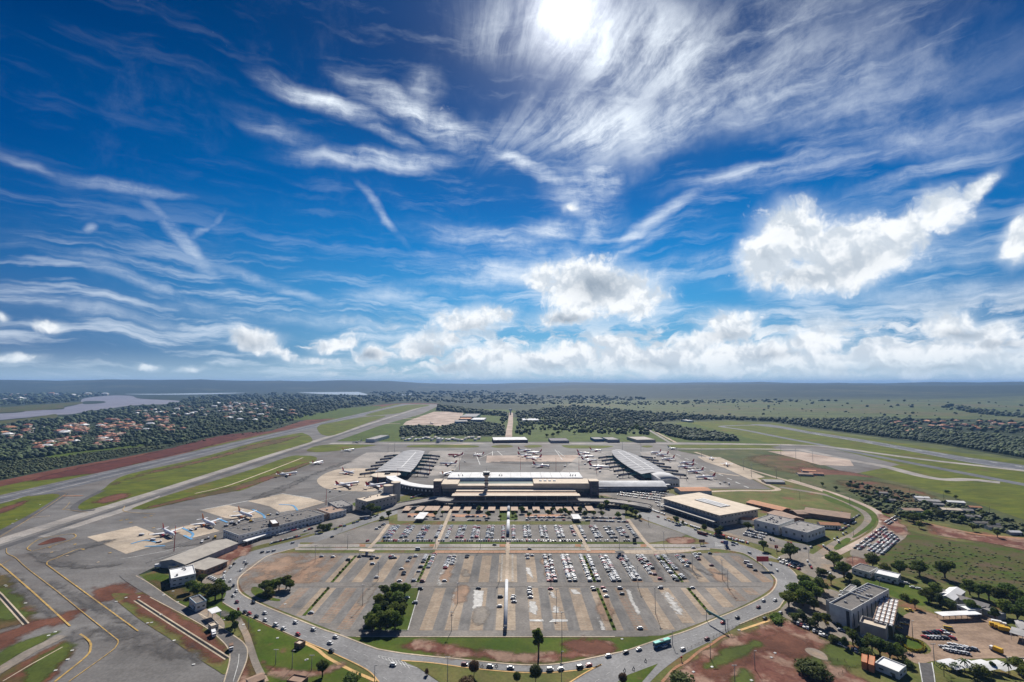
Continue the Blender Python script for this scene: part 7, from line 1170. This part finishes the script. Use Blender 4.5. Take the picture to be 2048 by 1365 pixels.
# nearest 300 (those with a view of their own) become things, the rest one mass
prio = sorted(range(len(CARS)), key=lambda k: (0 if CARS[k][5] and CARS[k][7] else 1 if CARS[k][5] else 2, math.hypot(CARS[k][0], CARS[k][1])))
solo = prio[:300]; rest = [k for k in prio[300:]]
NSTUFF = len(rest); ncar = {}
for k in solo:
    x, y, rot, cc, kc, label, group, parts, _ = CARS[k]; bmh, gm, wm, om, L, w = CM[kc, cc]; nm = {'car': 'car', 'sedan': 'car', 'suv': 'car', 'van': 'van', 'pickup': 'pickup_truck'}[kc]
    if not label: label, group = '%s %s among the loose cars of the upper rows' % (cc, KW[kc]), 'cars of the upper rows'
    z = .52
    if parts:
        r = empty(nm, x, y, z, rot, label=label, cat='van' if kc == 'van' else 'pickup truck' if kc == 'pickup' else 'car', group=group); child('body', bmh, r); child('window', gm, r)
        for sx in (-.3, .3):
            for sy in (-1, 1): o = child('wheel', wm, r); o.location = (L * sx, sy * (w - .1), .32)
    else:
        o = bpy.data.objects.new(nm, om); COL.objects.link(o); o.location = (x, y, z); o.rotation_euler = (0, 0, rot); tag(o, label, 'car' if kc not in ('van', 'pickup') else kc, group)
V, Fc, MI, b0 = [], [], [], 0; cidx = {c: k for k, c in enumerate(CC)}
for k in rest:
    x, y, rot, cc, kc, *_ = CARS[k]; om = CM[kc, cc][3]; v = np.array([p.co[:] for p in om.vertices]); c, s = math.cos(rot), math.sin(rot); v = np.stack([v[:, 0] * c - v[:, 1] * s + x, v[:, 0] * s + v[:, 1] * c + y, v[:, 2] + .5], 1)
    V += v.tolist()
    for p in om.polygons: Fc.append([b0 + q for q in p.vertices]); MI.append(cidx[cc] if p.material_index == 0 else len(CC) + p.material_index - 1)
    b0 += len(v)
me = bpy.data.meshes.new('parked_cars'); me.from_pydata(V, [], Fc); [me.materials.append(M['paint_' + c]) for c in CC]; me.materials.append(M['glass']); me.materials.append(M['tyre']); me.polygons.foreach_set('material_index', MI); me.update(); o = bpy.data.objects.new('parked_cars', me); COL.objects.link(o); kind(o, 'stuff'); tag(o, 'packed rows of parked cars in the upper car park and side lots', 'parked cars')
# buses, trucks
def bus(px, py, rot, L, col, label, top=None, h=3.2):
    x, y = at(px, py, .5); r = empty('bus', x, y, .5, rot, label=label, cat='bus', group=None); r0 = r.location; c, s = math.cos(rot), math.sin(rot)
    def lb(nm, m, *a): mb = MB().box(*a); me = mb.mesh(nm); me.materials.append(M[m]); return child(nm, me, r)
    lb('body', col, 0, 0, .4, L, 2.5, 1.1); lb('window_band', 'glass', 0, 0, 1.501, L - .1, 2.46, 1.0); lb('roof', top or col, 0, 0, 2.502, L, 2.5, h - 2.5); lb('air_unit', 'metal_roof', 0, 0, h + .003, 2.6, 1.5, .25)
    for sx in (-.3, .33):
        for sy in (-1, 1): wm = MB().tube([(L * sx, sy * 1.2 - .14, .48), (L * sx, sy * 1.2 + .14, .48)], .48, 12, True, False).mesh('wheel'); wm.materials.append(M['tyre']); child('wheel', wm, r)
bus(1324, 1291, heading(*at(1324, 1291), RINGW), 13, 'blue_trim', 'green bus with turquoise roof on the ring road at the bottom right', 'green_bus' if 'green_bus' in M else 'teal'); bus(729, 1038, .42, 12, 'air_blue', 'dark blue bus with pale roof on the road beside the silos', 'metal_roof'); bus(829, 1018, .35, 13, 'air_dark', 'grey bus on the road left of the small lot', 'metal_roof')
bus(1404, 1069, -.95, 11, 'red_paint', 'red truck-like bus on the arterial by the wide tree', 'brown_roof'); bus(1440, 1074, -.95, 11, 'brown_wall', 'brown bus on the arterial before the right shed', 'red_paint'); bus(1334, 1017, -.6, 9, 'whitemetal', 'white coach at the corner of the tan warehouse', 'air_red'); bus(1453, 1105 - 12, 1.2, 7, 'air_blue', 'small blue truck beside the road sign frame'); bus(1098, 1005.5, 0, 10, 'cream_wall', 'beige bus under the terminal ramp, left of two'); bus(1134, 1004.5, 0, 10, 'whitemetal', 'white bus under the terminal ramp, right of two')
def truck(px, py, rot, label, cab='whitemetal', box='whitemetal', L=7, nm='truck'):
    x, y = at(px, py, .5); r = empty(nm, x, y, .5, rot, label=label, cat='truck')
    for n_, m, a in (('chassis', 'dark', (0, 0, .5, L, 2.0, .3)), ('cargo_box', box, (-L * .14, 0, .802, L * .66, 2.4, 2.3)), ('cab', cab, (L * .36, 0, .802, L * .24, 2.2, 1.7)), ('windscreen', 'glass', (L * .47, 0, 1.6, .2, 2.0, .7))): me = MB().box(*a).mesh(n_); me.materials.append(M[m]); child(n_, me, r)
    for sx in (-.32, .34):
        for sy in (-1, 1): wm = MB().tube([(L * sx, sy - .14, .45), (L * sx, sy + .14, .45)], .45, 10, True, False).mesh('wheel'); wm.materials.append(M['tyre']); child('wheel', wm, r)
truck(427, 1272, -.9, 'white box truck on the service road below the fuel canopy'); truck(462, 1300, -1.0, 'small open truck with brown load on the service road bend', 'whitemetal', 'brown_wall', 5.2); truck(318, 1135, .45, 'white box truck at the left end of the corrugated hangar')
for k, (x, y, rot, c1) in enumerate(((1994, 1256, -.6, 'yellow_paint'), (2004, 1260, -.6, 'yellow_paint'), (2012, 1264, -.6, 'yellow_paint'), (1998, 1251, -.6, 'whitemetal'))): truck(x, y, rot, '%s of four trucks parked in a row beside the canopy at the right edge' % o_(k + 1), c1, 'yellow_paint' if k < 3 else 'whitemetal', 8)
truck(1993, 1304, 1.9, 'yellow tipper machine standing alone on the brown yard', 'whitemetal', 'yellow_paint', 6.5); truck(445, 1146, .4, 'dark low trailer in the yard behind the brown flat roof', 'dark', 'dark', 9) if 0 else None
random.seed(31)
for k, (x, y) in enumerate(((306, 1082), (318, 1086), (383, 1062), (392, 1060), (463, 1048), (470, 1051), (478, 1046), (484, 1042), (503, 1045), (452, 1054), (414, 1080), (430, 1078), (404, 1086), (555, 1030), (538, 1032), (283, 1072), (660, 985), (680, 984), (700, 980), (760, 985), (905, 943), (930, 925), (1130, 934), (1170, 930), (1190, 941), (1200, 945), (1235, 955), (1375, 958), (1450, 966), (1440, 969), (1458, 970), (1395, 938), (1340, 925), (1310, 917))):
    X, Y = at(x, y); r = empty('service_vehicle', X, Y, .4, random.uniform(0, 3.1), label='%s small apron service vehicle among the parked aircraft, counting from the left stands' % o_(k + 1), cat='service vehicle', group='apron service vehicles'); c1 = random.choice(['whitemetal', 'dark', 'steel', 'yellow_paint', 'whitemetal'])
    for n_, m, a in (('chassis', 'dark', (0, 0, .3, 5, 2, .5)), ('load', c1, (-.8, 0, .802, 3, 2, random.choice([.6, 1.4, 2]))), ('cab', 'whitemetal', (1.6, 0, .802, 1.4, 1.9, 1.3))): me = MB().box(*a).mesh(n_); me.materials.append(M[m]); child(n_, me, r)
# motorcycles with riders
def person_mesh():
    me = bpy.data.meshes.new('person'); J = [(0, 0, .95), (.08, 0, 1.25), (.16, 0, 1.5), (.2, 0, 1.62), (.22, 0, 1.78), (.05, .12, .92), (.42, .18, .78), (.22, .18, .35), (.05, -.12, .92), (.42, -.18, .78), (.22, -.18, .35), (.14, .2, 1.42), (.38, .26, 1.22), (.62, .25, 1.12), (.14, -.2, 1.42), (.38, -.26, 1.22), (.62, -.25, 1.12)]
    me.from_pydata(J, [(0, 1), (1, 2), (2, 3), (3, 4), (0, 5), (5, 6), (6, 7), (0, 8), (8, 9), (9, 10), (2, 11), (11, 12), (12, 13), (2, 14), (14, 15), (15, 16)], []); o = bpy.data.objects.new('tmp', me); COL.objects.link(o); o.modifiers.new('s', 'SKIN')
    R_ = [.17, .16, .17, .08, .14, .12, .09, .06, .12, .09, .06, .09, .06, .05, .09, .06, .05]
    for v, r in zip(me.skin_vertices[0].data, R_): v.radius = (r, r)
    me.skin_vertices[0].data[0].use_root = True; o.modifiers.new('u', 'SUBSURF').levels = 1; dg = bpy.context.evaluated_depsgraph_get(); m2 = bpy.data.meshes.new_from_object(o.evaluated_get(dg)); m2.name = 'person'; bpy.data.objects.remove(o); return m2
PM = person_mesh(); PM.materials.clear(); PM.materials.append(M['dark'])
for k, (x, y) in enumerate(((1291, 1323), (1249, 1342), (1267, 1339), (964, 1334), (993, 1333), (1065, 1338))):
    X, Y = at(x, y + 2); rot = heading(X, Y, RINGW); wh = ['rightmost of three', 'leftmost of three', 'middle of three', 'just right of the brown-leaved round tree', 'between two silver cars in the queue', 'beside the bright green round tree'][k]
    r = empty('motorcycle', X, Y, .5, rot, label='dark motorcycle on the road, %s' % wh, cat='motorcycle', group='motorcycles on the road'); b = MB().tube([(-.6, 0, .6), (0, 0, .85), (.5, 0, .8)], [.12, .2, .12], 6); me = b.mesh('body'); me.materials.append(M['air_dark']); child('body', me, r)
    for sx in (-.65, .65): wm = MB().tube([(sx, -.07, .32), (sx, .07, .32)], .32, 10, True, False).mesh('wheel'); wm.materials.append(M['tyre']); child('wheel', wm, r)
    p = bpy.data.objects.new('person', PM); COL.objects.link(p); p.location = (X, Y, .5 - .05); p.rotation_euler = (0, 0, rot); tag(p, 'dark-clad rider sitting on the motorcycle %s' % wh, 'person', 'motorcycle riders')
# ---------------------------------------------------------------- masts, lamps, signs, fences
def mast(px, py, h, label, group, heads=3, nm='lamp_mast', m='steel', cat='lamp post', r0=.16):
    x, y = at(px, py, .5); r = empty(nm, x, y, .5, label=label, cat=cat, group=group); MB().tube([(x, y, .4), (x, y, h)], [r0 * 1.5, r0 * .8], 6).build('pole', m, r); hd = MB()
    for k in range(heads): a = k * 6.2832 / heads; hd.box(x + .8 * math.cos(a), y + .8 * math.sin(a), h - .25, 1.3, .45, .3, a)
    hd.build('lamp_head', 'metal_roof', r)
for k, (x, y, h) in enumerate([(903, 1262, 13), (1124, 1287, 20), (915, 1208, 16), (1113, 1222, 16), (1311, 1227, 19), (1456, 1177, 16), (725, 1212, 16), (961, 1097, 17), (1239, 1097, 17), (1328, 1097, 17), (695, 1098, 15), (630, 1125, 16), (756, 1161, 16), (1276, 1173, 17), (1445, 1160, 17), (871, 1095, 14), (1102, 1168, 17), (1385, 1140, 16), (1000, 1160, 14), (1190, 1060, 14), (850, 1060, 14), (1060, 1060, 14)]): mast(x, y, h, 'thin tall light mast in the car parks, %s of its kind' % o_(k + 1), 'car park light masts')
for k, (x, y, h) in enumerate([(497, 1257, 9), (551, 1329, 9), (584, 1338, 11), (623, 1341, 9), (749, 1366, 10), (895, 1364, 14), (1123, 1364, 17), (1421, 1317, 10), (1510, 1339, 11), (1470, 1366, 10), (1826, 1278, 12), (1869, 1328, 12), (1345, 1290, 9), (1456, 1262, 8), (1745, 1070, 9), (1707, 1072, 9), (1706, 1130, 9), (1618, 1118, 9), (1554, 1110, 9), (1297, 1050, 9), (742, 1040, 10), (684, 1062, 9), (489, 1135, 9), (1760, 1175, 8)]): mast(x, y, h, 'slim street lamp at the road edge, %s from the left' % o_(k + 1), 'street lamps along the roads', 1 + k % 2, 'street_lamp')
for k, (x, y, h) in enumerate([(348, 1103, 26), (652, 1010, 22), (755, 968, 24), (795, 966, 24), (859, 949, 24), (919, 940, 24), (1041, 940, 24), (1112, 941, 24), (1158, 940, 20), (1193, 947, 20), (1562, 911, 26), (1592, 919, 26), (1503, 955, 24), (1553, 957, 22), (1487, 940, 20), (1373, 962, 20), (1626, 925, 26), (776, 905, 22), (789, 905, 22), (1245, 900, 20), (1282, 903, 20), (1403, 915, 20)]): mast(x, y, h, 'apron floodlight mast, %s around the aircraft stands counting from the left' % o_(k + 1), 'apron floodlight masts', 4, 'floodlight_mast', 'red_paint' if k < 10 else 'steel', 'floodlight', .26)
for k, (x, y) in enumerate(((1700, 1010), (1786, 1005), (1820, 990), (1888, 1000), (1980, 1030), (1600, 1000), (1601, 965), (1752, 985))): mast(x, y, 12, 'wooden utility pole in the shed district, %s from the left' % o_(k + 1), 'utility poles', 1, 'utility_pole', 'bark', 'pole')
def fence(pts, label, h=2.2, step=6, m='steel', nm='fence'):
    w = [at(*p) for p in pts]; r = empty(nm, w[0][0], w[0][1], .5, label=label, cat='fence'); P = MB(); Rl = MB()
    for a, b in zip(w[:-1], w[1:]):
        a, b = np.array(a), np.array(b); L = np.linalg.norm(b - a); n = max(1, int(L / step))
        for k in range(n + 1): q = a + (b - a) * k / n; P.box(q[0], q[1], .45, .14, .14, h)
        for z in (.7, h): d = (b - a) / L; Rl.box((a[0] + b[0]) / 2, (a[1] + b[1]) / 2, z, L, .06, .06, math.atan2(d[1], d[0]))
    o = P.build('posts', m, r); kind(o, 'stuff'); Rl.build('rail', m, r)
fence([(600, 1097), (1013, 1097)], 'fence of thin posts between the two middle lanes, left of the walkway'); fence([(1021, 1097), (1440, 1097)], 'fence of thin posts between the two middle lanes, right of the walkway'); fence([(780, 1108), (1011, 1108)], 'thin fence along the top edge of the front car park, left part'); fence([(1020, 1108), (1320, 1108)], 'thin fence along the top edge of the front car park, right part')
fence([(1375, 1300), (1420, 1280), (1465, 1258), (1530, 1235)], 'low fence between the ring road and the red ground', 1.2, 3.5, 'bark'); fence([(735, 1362), (700, 1345), (606, 1289)], 'low yellow kerb fence along the lawn footpath', .5, 4, 'yellow_paint') if 0 else None
fence([(1655, 1366), (1700, 1340), (1690, 1325), (1660, 1322)], 'wire fence across the red ground near the orange sheds', 1.6, 4, 'bark')
def sign(px, py, h, w, hh, m, label, text=None, rot=0, legs=1, cat='sign', nm='billboard'):
    x, y = at(px, py, .5); r = empty(nm, x, y, .5, label=label, cat=cat)
    for k in range(legs): xx = x + (k - (legs - 1) / 2) * w * .6; MB().tube([(xx, y, .4), (xx, y, h - hh)], .2, 6).build('pole', 'steel', r)
    MB().box(x, y, h - hh, w, .35, hh, rot).build('panel', m, r)
sign(1526, 1137, 11, 11, 4.5, 'air_red', 'red billboard on a pole at the right corner of the front car park'); sign(1404, 1090, 6, 6, 3, 'brown_wall', 'brown sign board on the arterial island', legs=2); sign(1452, 1095, 7, 5, 3.4, 'air_blue', 'blue road sign board at the end of the middle road', legs=2); sign(1553, 1100, 5, 3.5, 3, 'red_paint', 'small red information board right of the round tree', nm='sign'); sign(476, 1229, 5, 1.6, 2, 'red_paint', 'little red and white signpost at the ring road kerb', nm='sign'); sign(1269, 1086, 5.5, 4, 4.5, 'dark', 'dark board at the end of the upper row of cars', nm='sign', legs=2); sign(1363, 1322, 3, 1, 1, 'red_paint', 'small red sign at the road fork by the fence', nm='sign')
# overhead sign frame
g0, g1 = at(1413, 1240, .5), at(1451, 1262, .5); r = empty('sign_gantry', g0[0], g0[1], .5, label='dark green overhead sign beam across the ring road at the right', cat='sign gantry'); a, b = np.array(g0), np.array(g1); d = (b - a) / np.linalg.norm(b - a)
for q in (a, b): MB().tube([(q[0], q[1], .4), (q[0], q[1], 7.4)], .22, 6).build('post', 'steel', r)
MB().box((a[0] + b[0]) / 2, (a[1] + b[1]) / 2, 6.2, np.linalg.norm(b - a), .5, 1.6, math.atan2(d[1], d[0])).build('panel', 'teal', r)
# lane marks on the roads
mk = MB()
def dashes(pts, wd=.18, on=4, off=6, z=.48):
    c = spline([at(*p) for p in pts], 8); acc = 0
    for k in range(len(c) - 1):
        a, b = np.array(c[k]), np.array(c[k + 1]); L = np.linalg.norm(b - a); t = 0
        while t < L:
            ph = (acc + t) % (on + off)
            if ph < on: e = min(L, t + on - ph); p, q = a + (b - a) * t / L, a + (b - a) * e / L; mk.ribbon([p, q], wd, z); t = e + .01
            else: t += on + off - ph
        acc += L
dashes([(470, 1160), (480, 1196), (520, 1224), (590, 1254), (660, 1280), (730, 1312), (800, 1345), (830, 1366)]); dashes([(462, 1170), (470, 1204), (510, 1234), (580, 1262), (650, 1292), (715, 1322), (780, 1366)]); dashes([(1240, 1366), (1300, 1318), (1370, 1290), (1440, 1262), (1500, 1235), (1550, 1205), (1572, 1170), (1560, 1140), (1520, 1110), (1470, 1094), (1400, 1072)]); dashes([(1190, 1366), (1260, 1322), (1340, 1292), (1420, 1260), (1490, 1230), (1545, 1196)])
for k in range(9): mk.ribbon([at(757 + k * 6.5, 1314 + k * 1.4), at(759 + k * 7.5, 1318 + k * 2.6)], .3, .48)
for k in range(11): mk.ribbon([at(1430 + k * 2.6, 1085 + k * .8), at(1432 + k * 2.2, 1094)], .35, .48)
mk.ribbon([at(756, 1313), at(800, 1321)], .3, .481); mk.ribbon([at(766, 1320), at(834, 1338)], .3, .481)
kind(mk.build('lane_markings', 'white'))
random.seed(8); cv = MB()
for x, y in [(487, 1251), (518, 1263), (555, 1278), (612, 1322), (614, 1321), (322, 1231), (327, 1192), (355, 1206), (346, 1184), (450, 1241), (10, 1172), (13, 1174), (51, 1208), (110, 1266), (97, 1273), (144, 1303), (135, 1321), (111, 1343), (252, 1197), (278, 1196), (232, 1205), (295, 1248), (303, 1247), (348, 1283), (387, 1331), (245, 1018), (205, 1037), (80, 1010), (33, 1040), (25, 1048), (1478, 1262), (1543, 1317), (1550, 1308), (1424, 1336), (1387, 1346), (1503, 1363), (570, 1210), (1244, 1280)]:
    X, Y = at(x, y); cv.box(X, Y, .3, 1.6, 1.3, .35, .4)
kind(cv.build('inspection_slab', 'white'))
# ---------------------------------------------------------------- the air
def make_haze():
    me = MB().box(0, 13600, -3, 108000, 28400, 303).mesh('haze'); m = bpy.data.materials.new('hazy_air'); m.use_nodes = True; t = NT(m.node_tree)
    v = t.n('ShaderNodeVolumePrincipled', i={'Color': (.30, .55, 1.0), 'Density': 4.4e-5, 'Anisotropy': .0})
    t.n('ShaderNodeOutputMaterial', None, i={1: v}); m.volume_intersection_method = 'FAST' if False else m.volume_intersection_method
    o = link('haze', me, m); kind(o, 'stuff')
make_haze()
